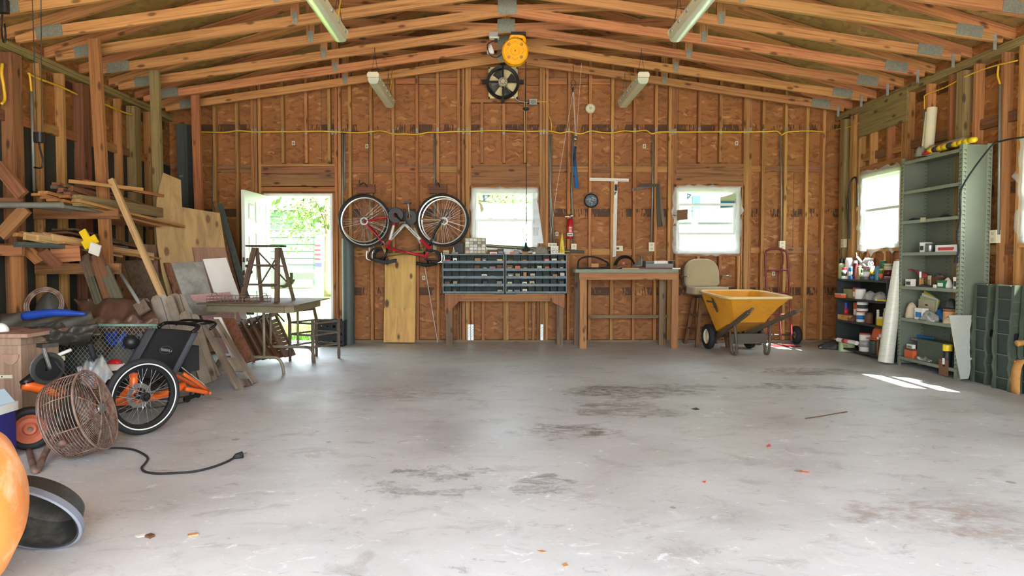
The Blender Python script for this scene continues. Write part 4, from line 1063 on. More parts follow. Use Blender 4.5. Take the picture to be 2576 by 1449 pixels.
# --- yellow cord reel under the apex
yr = 7.75
p = PY(1295.5, 132, yr); R = 32.5 * yr / FPX
o = thing('cord_reel', 'yellow retractable cord reel hanging under the roof apex', 'cord reel', p)
Ms = Matrix.Translation(p) @ Matrix.Rotation(PI / 2, 4, 'X')
MB().lathe([(.003, .06), (R * .3, .06), (R * .34, .066), (R * .9, .066), (R, .05), (R, -.05), (R * .9, -.066), (.003, -.066)], n=40, M=Ms).build('reel_case', 'reel_yellow', o, smooth=True, angle=30)
dm = MB()
for k in range(4):
    an = PI / 4 + k * PI / 2; q = Matrix.Translation(p + Vector((math.cos(an) * R * .68, -.066, math.sin(an) * R * .68))) @ Matrix.Rotation(PI / 2, 4, 'X')
    dm.lathe([(.002, .001), (.014, .003), (.019, .0)], n=14, M=q)
for k in range(4):
    an = k * PI / 2; c_ = p + Vector((math.cos(an) * R * .62, -.068, math.sin(an) * R * .62)); e1 = Vector((math.cos(an), 0, math.sin(an))); e2 = Vector((-math.sin(an), 0, math.cos(an)))
    dm.tube([c_ - e2 * .035 - e1 * .015, c_ + e1 * .012, c_ + e2 * .035 - e1 * .015], .0025, 4)
dm.build('case_relief', 'rust_yellow', o)
MB().cyl(p + Vector((0, -.072, 0)), p + Vector((0, -.064, 0)), .006, 8).build('screw', 'black_metal', o)
hd = MB().tube(spline([PY(1284, 103, yr), PY(1286, 93, yr), PY(1292, 90, yr), PY(1310, 92, yr), PY(1318, 96, yr), PY(1319, 108, yr)], 4), .022, 8).build('handle', 'reel_yellow', o, smooth=True)
MB().cbox(tuple(PY(1304, 85, yr)), (.17, .05, .03)).build('mount_plate', 'black_plastic', o); MB().cbox(tuple(PY(1304, 88, yr) + Vector((0, .03, -.06))), (.13, .02, .15)).build('swivel_bracket', 'black_plastic', o)
MB().tube(spline([PY(1323, 155, yr), PY(1322, 260, yr + .4), PY(1324, 420, yr + .9), PY(1324, 612, 8.82)], 6), .005, 6).build('cord', 'black_rubber', o, smooth=True)
q = PY(1323, 274, yr + .42); MB().lathe([(.004, .02), (.03, .014), (.042, 0), (.03, -.014), (.004, -.02)], tuple(q), 14).build('cord_stop', 'black_rubber', o, smooth=True)
q = PY(1323, 622, 8.82); e = MB(); e.lathe([(.012, .06), (.016, .02), (.045, -.02), (.045, -.05), (.02, -.055)], tuple(q), 12); e.cbox((q.x, q.y, q.z - .03), (.11, .05, .035)); e.build('triple_tap', 'black_rubber', o)
# ceiling outlet with black cord loop beside the reel
p = PY(1241, 89, 7.86); o = thing('ceiling_outlet', 'grey ceiling outlet box with looped black cord left of the yellow reel', 'outlet', p)
MB().cbox(tuple(p), (.10, .06, .06)).build('box', 'galv', o); MB().cbox((p.x + .01, p.y - .01, p.z - .035), (.11, .07, .015)).build('cover', 'cream_plastic', o)
MB().cbox((p.x + .03, p.y, p.z - .06), (.035, .04, .03)).build('plug', 'black_plastic', o)
MB().tube(spline([p + Vector((.02, 0, -.06)), PY(1228, 110, 7.86), PY(1227, 125, 7.86), PY(1235, 140, 7.86), PY(1250, 144, 7.86), PY(1262, 136, 7.8), PY(1266, 118, 7.76), PY(1270, 106, 7.74)], 5), .006, 6).build('cord', 'black_rubber', o, smooth=True)
sh = MB().lathe([(.012, .055), (.02, .03), (.045, -.03), (.04, -.05)], tuple(PY(1234, 124, 8.0)), 14).build('bulb_guard', 'bottle_white', o, smooth=True)

# --- fluorescent fixtures
def fixture(x, y0, y1, z, label):
    t = thing('shop_light', label, 'light fixture', (x, (y0 + y1) / 2, z - .1), group='fluorescent shop lights')
    L = y1 - y0
    bd_ = [(-.06, .0), (-.065, .03), (-.05, .055), (.05, .055), (.065, .03), (.06, .0)]
    Mx = Matrix(((1, 0, 0, x), (0, 0, 1, y0), (0, 1, 0, z), (0, 0, 0, 1)))
    MB().prism(bd_, 0, L, Mx).build('housing', 'cream_plastic', t)
    df = [(-.06, 0), (-.062, -.02), (-.048, -.06), (-.02, -.07), (.02, -.07), (.048, -.06), (.062, -.02), (.06, 0)]
    MB().prism(df, .015, L - .015, Mx).build('diffuser', 'diffuser', t, smooth=True, angle=30)
    ec = MB()
    for a in (-.004, L - .012): ec.prism([(px * 1.06, py * 1.06) for px, py in df[::-1] + bd_], a, a + .016, Mx)
    for a in (-.004, L - .012): pass
    MB().prism([(px * 1.04, py * 1.04) for px, py in bd_], -.012, .004, Mx).build('end_cap', 'cream_plastic', t); MB().prism([(px * 1.04, py * 1.04) for px, py in bd_], L - .004, L + .012, Mx).build('end_cap', 'cream_plastic', t)
    for s in (-1, 1):
        MB().cyl((x + s * .028, y0 + .02, z - .012), (x + s * .028, y1 - .02, z - .012), .013, 10).build('tube', 'bottle_white', t)
    for k in range(5):
        for s in (-1, 1): MB().cbox((x + s * .066, y0 + L * (k + .5) / 5, z - .004), (.012, .035, .022)).build('latch', 'galv', t)
    for yy in (y0 + .12, y1 - .12):
        zc = zchord(x) + .03
        for s in (-1, 1):
            ch = MB(); k = 22
            for i in range(k):
                a = Vector((x + s * .045 * (1 - i / k), yy, z + .05)).lerp(Vector((x, yy, zc)), i / k); b = Vector((x, yy, z + .05)).lerp(Vector((x, yy, zc)), (i + 1) / k); b.x = x + s * .045 * (1 - (i + 1) / k)
                ch.cyl(a, a.lerp(b, .8), .0035, 4)
            ch.build('chain', 'dark_steel', t)
    MB().tube(spline([(x + .03, y1 - .25, z + .05), (x + .06, y1 - .3, z + .16), (x + .05, y1 - .1, zchord(x) + .05)], 5), .006, 6).build('supply_cable', 'yellow_wire', t, smooth=True)
fixture(-1.37, 7.68, 8.9, 3.18, 'fluorescent shop light hanging on chains left of the exhaust fan')
fixture(1.67, 7.68, 8.9, 3.18, 'fluorescent shop light hanging on chains right of the exhaust fan')
fixture(-1.41, 5.05, 6.27, 3.18, 'nearer left fluorescent shop light cut off by the top of the picture')
fixture(1.65, 5.05, 6.27, 3.18, 'nearer right fluorescent shop light cut off by the top of the picture')
# ---------------------------------------------------------------- two bicycles hanging upside down
def bike(label, Y, J, R, cols, seed):
    """J: joints measured on the plane Y"""
    P = {k: PY(u, v, Y) for k, (u, v) in J.items()}
    t = thing('bicycle', label, 'bicycle', P['seat'], group='bicycles hung on the back wall')
    for nm in ('rear', 'front'):
        c = P[nm]; rd = random.Random(seed)
        Ms = Matrix.Translation(c) @ Matrix.Rotation(PI / 2, 4, 'X')
        wr = MB().lathe([(R - .045, -.008), (R - .03, -.011), (R - .03, .011), (R - .045, .008), (R - .045, -.008)], n=48, M=Ms).build('wheel_rim', cols['rim'], t, smooth=True, angle=30)
        MB().torus(c, (0, 1, 0), R - .014, .0145, 48, 8).build('tyre', 'black_rubber', wr, smooth=True)
        s = MB()
        for i in range(24):
            a = 2 * PI * i / 24; b = a + (.5 if i % 2 else -.5); e = .03 * (1 if i % 4 < 2 else -1)
            s.cyl((c.x + math.cos(b) * .022, c.y + e, c.z + math.sin(b) * .022), (c.x + math.cos(a) * (R - .044), c.y, c.z + math.sin(a) * (R - .044)), .0013, 4)
        s.build('spokes', 'steel', wr)
        MB().cyl(c + Vector((0, -.05, 0)), c + Vector((0, .05, 0)), .02, 12).build('hub', 'dark_steel', wr)
    c = P['rear']
    MB().lathe([(.034, .03), (.05, .03), (.05, .06), (.034, .06), (.034, .03)], n=24, M=Matrix.Translation(c) @ Matrix.Rotation(PI / 2, 4, 'X')).build('cassette', 'steel', t)
    b0 = P['bb']
    Ms = Matrix.Translation(b0 + Vector((0, -.06, 0))) @ Matrix.Rotation(PI / 2, 4, 'X')
    MB().lathe([(.03, -.003), (.095, -.003), (.1, 0), (.095, .003), (.03, .003), (.03, -.003)], n=32, M=Ms).build('chainring', 'black_metal', t)
    dx = Vector((.06, -.03, .16)) if cols.get('crank') is None else Vector(cols['crank'])
    for s_, m_ in ((-1, 1), (1, -.9)): MB().tube([b0 + Vector((0, .075 * s_, 0)), b0 + Vector((0, .08 * s_, 0)) + dx * m_], [.014, .01], 8).build('crank_arm', cols['crankm'], t)
    for s_, w_ in ((1, -1), (-.9, 1)):
        q = b0 + Vector((0, .09 * w_, 0)) + dx * s_; MB().box((q.x - .045, q.y - .045, q.z - .012), (q.x + .045, q.y + .045, q.z + .012)).build('pedal', 'black_plastic', t)
    ch = MB()
    for s_ in (-1, 1): ch.tube([c + Vector((0, -.045, .045 * s_)), b0 + Vector((0, -.06, .095 * s_))], .004, 4)
    ch.build('chain', 'dark_steel', t)
    f = MB()
    for s_ in (-1, 1):
        o_ = Vector((0, .055 * s_, 0)); f.tube([c + o_, b0 + Vector((0, .03 * s_, 0))], .009, 8); f.tube([c + o_, P['seat'] + Vector((0, .015 * s_, 0))], .008, 8)
    f.build('rear_stays', cols['stay'], t, smooth=True)
    MB().tube([b0, P['seat']], .016, 10).build('seat_tube', cols['frame'], t, smooth=True)
    MB().tube([b0.lerp(P['seat'], .3), b0.lerp(P['seat'], .75)], .0175, 10).build('seat_tube_sleeve', cols['sleeve'], t, smooth=True)
    MB().tube([P['seat'], P['htop']], .015, 10).build('top_tube', cols['frame'], t, smooth=True)
    MB().tube([b0, P['hbot']], .019, 10).build('down_tube', cols['frame'], t, smooth=True)
    MB().tube([b0.lerp(P['hbot'], .25), b0.lerp(P['hbot'], .74)], .0205, 10).build('down_tube_sleeve', cols['sleeve'], t, smooth=True)
    lt = MB()
    for i in range(8):
        q = b0.lerp(P['hbot'], .4 + i * .035); lt.cbox((q.x, q.y - .021, q.z), (.012, .003, .014))
    lt.build('down_tube_lettering', 'charcoal', t)
    MB().tube([P['hbot'] + (P['hbot'] - P['htop']) * .3, P['htop'] + (P['htop'] - P['hbot']) * .3], .02, 10).build('head_tube', cols['frame'], t, smooth=True)
    fk = MB(); cf = P['front']; h0 = P['hbot'] + (P['hbot'] - P['htop']) * .3
    for s_ in (-1, 1): fk.tube(spline([h0 + Vector((0, .03 * s_, 0)), h0.lerp(cf, .55) + Vector((-.02 * cols['dir'], .045 * s_, .0)), cf + Vector((0, .05 * s_, 0))], 5), [.014 - .0005 * i for i in range(11)], 8)
    fk.build('fork', cols['fork'], t, smooth=True)
    # brakes, saddle, bars
    for q in (h0 + (h0 - P['htop']) * .5, P['seat'].lerp(c, .18)):
        MB().tube([q + Vector((-.03, -.03, -.02)), q + Vector((0, -.04, .03)), q + Vector((.03, -.03, -.02))], .009, 6).build('brake', 'steel', t)
    sp_ = P['seat'] + (P['seat'] - b0).normalized() * .17; d = cols['dir']
    MB().tube([P['seat'], sp_], .013, 8).build('seat_post', 'black_metal', t, smooth=True)
    def sad(u, v):
        w = .075 * (1 - u) ** 1.5 + .022; a = (v - .5) * 2
        return (sp_.x + d * (-.11 + .27 * u), Y + a * w, sp_.z - .035 + .03 * abs(a) ** 2.5 + .012 * math.cos(u * PI * 2))
    MB().grid(sad, 10, 8, thick=(0, 0, .02)).build('saddle', cols['saddle'], t, smooth=True)
    st = P['htop'] + (P['htop'] - P['hbot']) * .3; s2 = st + Vector((d * .10, 0, -.03)); hb = MB()
    hb.tube([P['htop'], st, s2], .014, 8); hb.tube([s2 + Vector((0, -.2, 0)), s2 + Vector((0, .2, 0))], .0135, 8)
    for s_ in (-1, 1): hb.tube(spline([s2 + Vector((0, .2 * s_, 0)), s2 + Vector((d * .08, .2 * s_, -.01)), s2 + Vector((d * .10, .2 * s_, .06)), s2 + Vector((d * .04, .2 * s_, .13)), s2 + Vector((-d * .06, .2 * s_, .13))], 4), .014, 8)
    hb.build('handlebar', 'black_rubber', t, smooth=True); lv = MB()
    for s_ in (-1, 1): lv.tube(spline([s2 + Vector((d * .08, .2 * s_, -.02)), s2 + Vector((d * .13, .2 * s_, 0.0)), s2 + Vector((d * .135, .2 * s_, .06)), s2 + Vector((d * .125, .2 * s_, .11))], 4), .009, 6)
    lv.build('brake_lever', 'chrome', t, smooth=True)
    MB().tube(spline([s2 + Vector((d * .08, -.2, -.03)), s2 + Vector((d * .05, -.16, -.16 * 0 + .02)), P['htop'].lerp(P['seat'], .3) + Vector((0, -.03, -.02)), P['seat'].lerp(c, .2) + Vector((0, -.04, 0))], 6), .003, 5).build('brake_cable', 'black_rubber', t)
    return t
bike('red and white road bicycle hanging upside down in front, rear wheel to the left', 8.74,
     dict(rear=(918, 557), front=(1113, 554), bb=(997, 542), seat=(975, 624), htop=(1071, 645), hbot=(1079, 624)), .34,
     dict(rim='rim_silver', stay='bike_red', frame='bike_red', sleeve='bike_white', fork='black_metal', saddle='trike_side', dir=1, crankm='black_metal', crank=(.10, -.02, -.1)), 1)
bike('gold and white bicycle hanging upside down behind the red one', 8.97,
     dict(rear=(1118, 557), front=(914, 552), bb=(1032, 548), seat=(1066, 633), htop=(972, 640), hbot=(965, 622)), .335,
     dict(rim='rim_silver', stay='bike_gold', frame='bike_gold', sleeve='bike_white', fork='black_metal', saddle='black_rubber', dir=-1, crankm='chrome', crank=(-.02, -.02, .19)), 2)
for u, lb in ((925, 'brown wooden block with hook above the left bike wheels'), (1106, 'brown wooden block with hook above the right bike wheels')):
    p = PY(u, 475, YB - .03); o = thing('bike_hook', lb, 'hook', p)
    board('block', (p.x - .14, p.y, p.z), (p.x + .1, p.y, p.z), .06, .12, 'dark_board', o, (0, 1, 0))
    MB().tube(spline([(p.x, p.y, p.z + .02), (p.x, 8.95, p.z + .05), (p.x, 8.7, p.z + .0), (p.x, 8.64, p.z - .02), (p.x, 8.64, p.z + .05)], 4), .009, 6).build('hook', 'dark_steel', o, smooth=True)
# ---------------------------------------------------------------- bolt-bin cabinets on their bench
ORD = ['first', 'second', 'third', 'fourth', 'fifth', 'sixth', 'seventh', 'eighth']
ROWN = ['top', 'second', 'middle', 'fourth', 'bottom']
YC = 8.93; YCB = 9.20
def bincab(u0, u1, side):
    a, b = PY(u0, 640, YC), PY(u1, 738, YC); x0, x1, z0, z1 = a.x, b.x, b.z, a.z
    o = thing('bin_cabinet', 'blue-grey steel bolt-bin cabinet, %s of the pair under the middle window' % side, 'cabinet', ((x0 + x1) / 2, YC, z0), group='bolt-bin cabinets')
    t = .008
    MB().box((x0, YCB - .006, z0), (x1, YCB, z1)).build('back_panel', 'bin_inner', o)
    for x in (x0, x1 - t * 1.6): MB().box((x, YC, z0), (x + t * 1.6, YCB - .006, z1)).build('side_panel', 'bin_blue', o)
    n = 5; hh = (z1 - z0 - t) / n
    for i in range(n + 1):
        z = z0 + i * hh
        s = MB().box((x0 + .013, YC + .002, z), (x1 - .013, YCB - .006, z + t)); s.build('shelf', 'bin_inner', o)
        MB().box((x0 + .012, YC - .004, z - .008 if 0 < i < n else z), (x1 - .012, YC + .002, z + (.026 if i < n else t + .006))).build('shelf_lip', 'bin_blue', o)
    cw = (x1 - x0 - .026) / 8
    for i in range(n):
        for k in range(1, 8):
            x = x0 + .013 + k * cw; MB().box((x - .0015, YC + .012, z0 + i * hh + t), (x + .0015, YCB - .006, z0 + (i + 1) * hh)).build('divider', 'bin_inner', o)
    return x0 + .013, cw, z0 + t, hh
cabL = bincab(1113, 1268.5, 'left'); cabR = bincab(1271.5, 1426, 'right')
def binitem(cab, side, row, col, w, h, mat, what, tilt=0, cat='box', lab=None):
    x0, cw, z0, hh = cab; z = z0 + (4 - row) * hh; x = x0 + (col + .5) * cw; w = min(w, .8) * cw; h = min(h * hh, hh * .7)
    y0, y1 = YC + .03, YC + .11
    o = thing('small_' + cat.replace(' ', '_'), '%s in the %s row, %s compartment of the %s bin cabinet' % (what, ROWN[row], ORD[col], side), cat, (x, y0, z), group='small parts in the bolt bins')
    Mi = Matrix.Translation((x, (y0 + y1) / 2, z + .0005)) @ Matrix.Rotation(tilt, 4, 'Z')
    MB().box((-w / 2, -.035, 0), (w / 2, .035, h * .8), Mi).build('carton', mat, o)
    MB().box((-w / 2 - .001, -.037, h * .8), (w / 2 + .001, .037, h), Mi).build('lid', mat, o)
    if lab: MB().box((-w * .32, -.0385, h * .2), (w * .32, -.036, h * .6), Mi).build('print', lab, o)
for r, c_, w, h, m_, wh, lb in ((0, 0, .7, .3, 'red', 'red carton', None), (0, 1, .5, .5, 'bottle_white', 'white packet', 'print_black'), (0, 4, .75, .5, 'cardboard', 'torn tan carton', None), (0, 5, .5, .45, 'grey', 'grey carton', 'paper'), (0, 7, .7, .36, 'yellow', 'pale yellow carton', 'paper'),
        (1, 5, .45, .3, 'beige', 'small beige carton', None), (1, 6, .78, .42, 'grey', 'grey carton with pink label', 'pinkred'), (1, 7, .8, .6, 'brown', 'dark brown box', None), (1, 4, .75, .55, 'brown', 'dark brown carton', None),
        (2, 5, .7, .4, 'paper', 'white label carton', 'khaki'), (2, 6, .4, .22, 'khaki', 'small brass fitting pack', None), (3, 0, .7, .45, 'brown', 'brown flat carton', None), (3, 1, .55, .5, 'khaki', 'khaki carton', None), (3, 5, .6, .5, 'charcoal', 'black coiled pack', None), (3, 7, .7, .5, 'grey', 'grey metal pack', None), (4, 1, .5, .4, 'charcoal', 'black pack', None), (4, 7, .6, .35, 'beige', 'tan pack', 'charcoal')):
    binitem(cabL, 'left', r, c_, w, h, m_, wh, random.uniform(-.2, .2), lab=lb)
for r, c_, w, h, m_, wh, lb in ((0, 0, .7, .4, 'brown', 'brown coiled pack', None), (0, 2, .5, .3, 'cardboard', 'tan carton', None), (0, 5, .65, .42, 'pinkred', 'pink-red carton', 'paper'), (0, 6, .65, .45, 'paper', 'cream carton', 'khaki'), (0, 7, .45, .3, 'rust_yellow', 'small ochre carton', None), (0, 4, .4, .18, 'beige', 'flat beige packet', None),
        (1, 0, .8, .6, 'cardboard_dark', 'battered brown box', 'khaki'), (1, 1, .7, .5, 'orange', 'rust-orange carton', None), (1, 2, .5, .3, 'khaki', 'khaki packet', None), (1, 3, .35, .4, 'brown', 'narrow brown carton', None), (1, 4, .6, .5, 'lightgreen', 'pale green carton', 'teal'), (1, 5, .55, .4, 'orange', 'orange lidded carton', 'brown'), (1, 6, .6, .25, 'grey', 'flat grey packet', None), (1, 7, .4, .3, 'beige', 'small cream packet', None),
        (2, 0, .8, .5, 'grey', 'grey paper packet', 'paper'), (2, 1, .6, .5, 'khaki', 'olive carton', None), (2, 2, .42, .65, 'cardboard', 'upright tan carton', None), (2, 3, .6, .5, 'beige', 'cream label carton', 'khaki'), (2, 5, .7, .3, 'charcoal', 'flat black packet', None), (2, 6, .6, .4, 'cardboard', 'brown carton', None), (2, 7, .6, .6, 'steel', 'stack of steel fittings', None),
        (3, 0, .6, .4, 'lightgreen', 'pale green labelled carton', 'khaki'), (3, 2, .6, .4, 'paper', 'white carton with black print', 'print_black'), (3, 3, .6, .5, 'beige', 'cream carton with brown print', 'brown'), (3, 7, .6, .5, 'charcoal', 'dark coiled pack', None), (4, 0, .6, .35, 'beige', 'cream flat carton', None), (4, 1, .7, .35, 'grey', 'grey flat carton', None), (4, 2, .6, .45, 'paper', 'pale grey carton', 'grey')):
    binitem(cabR, 'right', r, c_, w, h, m_, wh, random.uniform(-.2, .2), lab=lb)
# bench frame under the cabinets
zt = PY(0, 738, YC).z - .002
bn = thing('bin_bench', 'low wooden bench with corner gussets carrying the two bin cabinets', 'bench', (PY(1270, 0, 8.97).x, 9.0, 0))
xa, xb = PY(1117, 0, 8.97).x, PY(1423, 0, 8.97).x
board('front_rail', (xa, 8.985, zt - .055), (xb, 8.985, zt - .055), .034, .1, 'bench_wood', bn, (0, 1, 0))
board('top_plank', (xa, 9.09, zt - .0175 + .0), (xb, 9.09, zt - .0175), .18, .03, 'bench_wood', bn, (0, 1, 0))
def plate3(name, pts, y0, y1, mat, parent):
    k = len(pts); MB().add([(x, y0, z) for x, z in pts] + [(x, y1, z) for x, z in pts], [tuple(range(k)), tuple(range(2 * k - 1, k - 1, -1))] + [((i + 1) % k, i, k + i, k + (i + 1) % k) for i in range(k)]).build(name, mat, parent)
for s, x, xi in ((1, xa, PY(1157, 0, 8.97).x), (-1, xb, PY(1384, 0, 8.97).x)):
    zz = PY(0, 795 if s > 0 else 776, 8.97).z
    plate3('corner_gusset', [(x, zt - .02), (xi + s * .07, zt - .02), (xi - s * .02, zt - .106), (x + s * .005, zz)], 8.955, 8.967, 'bench_wood', bn)
    for yy in (9.02, 9.16):
        board('leg', (x + s * .055, yy, 0), (x + s * .055, yy, zt - .04 if yy < 9.1 else zt - .04), .085, .038, 'bench_grey', bn, (1, 0, 0))
MB().box((PY(1243, 0, 8.96).x, 8.95, zt - .012), (PY(1300, 0, 8.96).x, 8.966, zt - .002)).build('shim', 'charcoal', bn)
# --- on top of the cabinets
ztop = PY(0, 640, YC).z + .004
o = thing('drawer_organizer', 'small-parts organizer with clear drawers on the left bin cabinet', 'organizer', (PY(1195, 0, 9.0).x, 9.0, ztop))
x0, x1 = PY(1168, 0, 8.97).x, PY(1222, 0, 8.97).x; zo = PY(0, 598, 8.97).z
c_ = MB(); c_.box((x0, 9.0, ztop), (x1, 9.13, zo)); c_.build('cabinet_body', 'khaki', o)
nw, nh = (x1 - x0 - .016) / 5, (zo - ztop - .02) / 5
for i in range(5):
    for j in range(5):
        xx, zz = x0 + .008 + i * nw, ztop + .012 + j * nh
        d = MB().box((xx + .003, 8.975, zz + .003), (xx + nw - .003, 8.999, zz + nh - .003)).build('drawer', random.choice(['grey', 'beige', 'bag_clear', 'paper', 'bag_clear']), o)
        MB().box((xx + nw * .35, 8.966, zz + .006), (xx + nw * .65, 8.9745, zz + .014)).build('drawer_pull', 'bag_clear', d)
def simplebox(name, label, cat, u0, u1, v, Y, mat, dep=.1, z0=ztop, print_=None, lid=True, rz=0, group=None):
    a, b = PY(u0, v, Y), PY(u1, v, Y); w = b.x - a.x; h = max(a.z - z0, .015); cx = (a.x + b.x) / 2
    o = thing(name, label, cat, (cx, Y + dep / 2, z0), rz, group)
    MB().box((-w / 2, -dep / 2, 0), (w / 2, dep / 2, h * (.75 if lid else 1))).build('body', mat, o, world=False)
    if lid: MB().box((-w / 2 - .002, -dep / 2 - .002, h * .75), (w / 2 + .002, dep / 2 + .002, h)).build('lid', mat, o, world=False)
    if print_: MB().box((-w * .36, -dep / 2 - .004, h * .15), (w * .36, -dep / 2 - .0005, h * .6)).build('print', print_, o, world=False)
    return o
simplebox('paper_card', 'small folded paper card at the left end of the bin cabinets', 'card', 1115, 1129, 630, 8.97, 'beige', .06, print_='khaki')
p = PY(1141, 630, 8.98); o = thing('glue_bottle', 'small pale squeeze bottle left of the drawer organizer', 'bottle', (p.x, 9.0, ztop))
MB().lathe([(.014, 0), (.016, .01), (.016, .055), (.007, .068)], (p.x, 9.0, ztop), 14).build('bottle', 'beige', o, smooth=True, angle=40); MB().lathe([(.006, .068), (.003, .098)], (p.x, 9.0, ztop), 10).build('nozzle', 'paper', o)
simplebox('tin_lid', 'flat dark tin at the left end of the cabinet top', 'tin', 1136, 1152, 634, 8.96, 'grey', .05)
simplebox('dark_block', 'dark metal block behind the drawer organizer, left side', 'block', 1143, 1166, 612, 9.1, 'charcoal', .06)
simplebox('open_carton', 'open brown carton on the left bin cabinet by the window', 'carton', 1226, 1252, 628, 9.04, 'cardboard_dark', .1, lid=False)
simplebox('white_carton', 'white carton with red print in front of the open brown carton', 'carton', 1232.5, 1250.5, 634, 8.96, 'paper', .05, print_='red')
simplebox('dark_tin', 'dark upright tin near the joint of the two cabinets', 'tin', 1252, 1267, 626, 8.98, 'charcoal', .06, print_='grey')
def lump(name, label, cat, c, r, mat, seed, n=14, k=8, amp=.25, sub=None):
    """crumpled rag / bag: a noisy blob resting on its base"""
    rd = random.Random(seed); ph = [rd.uniform(0, 6.28) for _ in range(6)]; V = []; F = []
    for j in range(k + 1):
        t = PI / 2 * j / k
        for i in range(n):
            a = 2 * PI * i / n
            q = 1 + amp * (math.sin(3 * a + ph[0] + 2 * t) * .5 + math.sin(5 * a + ph[1]) * .4 + rd.uniform(-.4, .4) + math.sin(2 * a + ph[2]) * .4)
            V.append((c[0] + r[0] * q * math.cos(a) * math.cos(t), c[1] + r[1] * q * math.sin(a) * math.cos(t), c[2] + r[2] * (math.sin(t) * (1 + amp * .4 * math.sin(4 * a + ph[3])))))
    for j in range(k):
        for i in range(n): F.append((j * n + i, j * n + (i + 1) % n, (j + 1) * n + (i + 1) % n, (j + 1) * n + i))
    F.append(tuple(range(n))[::-1])
    o = MB().add(V, F).build(name, mat, smooth=True); return tag(o, label, cat)
def at(u, Y, z): p = PY(u, 600, Y); return (p.x, Y, z)
lump('paper_scrap', 'crumpled white paper scrap on the right bin cabinet by the window', 'paper', at(1277, 9.0, ztop), (.045, .04, .045), 'paper', 3)
lump('tissue', 'crumpled white plastic wad in the middle of the cabinet top', 'plastic', at(1297, 9.02, ztop), (.045, .04, .065), 'bag_clear', 4, amp=.4)
simplebox('tan_block', 'tan wooden block under the hanging cord tap', 'block', 1314, 1329, 630, 8.97, 'cardboard', .06, lid=False)
simplebox('small_white_box', 'tiny white box right of the tan block', 'box', 1340, 1347, 634, 8.96, 'paper', .03)
simplebox('orange_scrap', 'low orange-brown scrap between paper and tan block', 'scrap', 1283, 1294, 634, 8.96, 'orange', .05, lid=False)
lump('rag', 'grey crumpled rag on the right bin cabinet', 'rag', at(1362, 9.03, ztop), (.11, .06, .10), 'rag_grey', 6, n=20, amp=.22)
o = simplebox('printed_box', 'cream square box with black line print at the right end of the cabinets', 'box', 1386, 1405, 619, 8.97, 'paper', .05, lid=False)
pm = MB(); rd = random.Random(1)
for i in range(22): pm.cbox((rd.uniform(-.04, .04), -.0275, rd.uniform(.02, .085)), (.014, .002, .004), Matrix.Rotation(0, 4, 'Y'))
pm.build('print', 'charcoal', o, world=False)
simplebox('paper_slip', 'flat paper slip under the printed box', 'paper', 1386, 1420, 636, 8.955, 'paper', .02, lid=False)
p = PY(1414, 636, 8.99); o = thing('caulk_cone', 'yellow pointed adhesive tube standing on the right bin cabinet', 'tube', (p.x, 9.0, ztop + .008))
zc = PY(0, 588, 9.0).z - ztop
MB().lathe([(.036, 0), (.037, .02), (.02, zc * .6), (.006, zc * .9), (.004, zc)], (p.x, 9.0, ztop + .008), 4).build('body', 'yellow', o); MB().lathe([(.028, -.006), (.028, .02)], (p.x, 9.0, ztop + .008), 12).build('cap', 'paper', o)
pr = MB()
for i in range(5): pr.cbox((p.x + .008, 9.0 - .024 + i * .0035, ztop + .07 + i * .025), (.014, .012, .014))
pr.build('print', 'paper', o)
a, b = PY(1155, 614, 9.17), PY(1470, 634, 9.17)
o = thing('metal_bar', 'long dark metal bar leaning across the foot of the middle window', 'bar', b)
board('bar', (a.x, 9.17, a.z), (b.x, 9.17, b.z), .02, .045, 'bar_dark', o, (0, 1, 0)); board('inner_lip', (a.x + .3, 9.155, a.z - .01), (b.x - .2, 9.155, b.z + .005), .01, .014, 'khaki', o, (0, 1, 0))
# --- plywood offcuts, rod, mesh roll, crate by the door
def leaning(name, label, pts, Y0, Y1, mat, th=.018, skew=0):
    """flat sheet: outline measured on the photo, foot nearer the room (Y0) than the top (Y1)"""
    vt, vb = min(v for _, v in pts), max(v for _, v in pts); Q = []
    for u, v in pts:
        Y = Y0 + (Y1 - Y0) * (vb - v) / (vb - vt) + skew * (u - 391); Q.append(PY(u, v, Y))
    k = len(Q); nrm = (Q[1] - Q[0]).cross(Q[-1] - Q[0]).normalized(); nrm = nrm if nrm.y > 0 else -nrm
    o = MB().add([tuple(q) for q in Q] + [tuple(q + nrm * th) for q in Q], [tuple(range(k)), tuple(range(2 * k - 1, k - 1, -1))] + [((i + 1) % k, i, k + i, k + (i + 1) % k) for i in range(k)]).build(name, mat)
    return tag(o, label, 'board')
leaning('plywood_offcut', 'tall knotty plywood offcut leaning on the wall under the bikes', [(968, 641), (1046, 641), (1045, 858), (968, 858)], 9.17, 9.205, 'plywood_yellow', .012)
leaning('plywood_offcut', 'short plywood offcut standing in front of the tall one', [(966, 776), (1044, 775), (1043, 862), (965, 861)], 9.13, 9.155, 'plywood_yellow', .012)
a, b = PF(1101, 862), PY(1068, 668, 9.2); o = tag(MB().cyl(a + Vector((0, 0, .004)), b, .005, 6).build('rod', 'rope_white'), 'thin pale rod leaning on the wall left of the bin bench', 'rod')
p = PF(876, 866); zt_ = PY(0, 600, 9.05).z
o = thing('mesh_roll', 'tall dark roll of wire mesh standing right of the open door', 'roll', (p.x, 9.08, 0))
rr = 15 / 186
MB().lathe([(rr, 0), (rr * 1.01, zt_ * .5), (rr, zt_), (rr * .9, zt_), (rr * .9, 0), (rr, 0)], (p.x, 9.08, 0), 24).build('outer_layer', 'mesh_roll', o, smooth=True, angle=40); MB().lathe([(rr * .55, .01), (rr * .55, zt_ - .01), (rr * .5, zt_ - .01), (rr * .5, .01), (rr * .55, .01)], (p.x, 9.08, 0), 18).build('inner_layer', 'mesh_roll', o, smooth=True, angle=40)
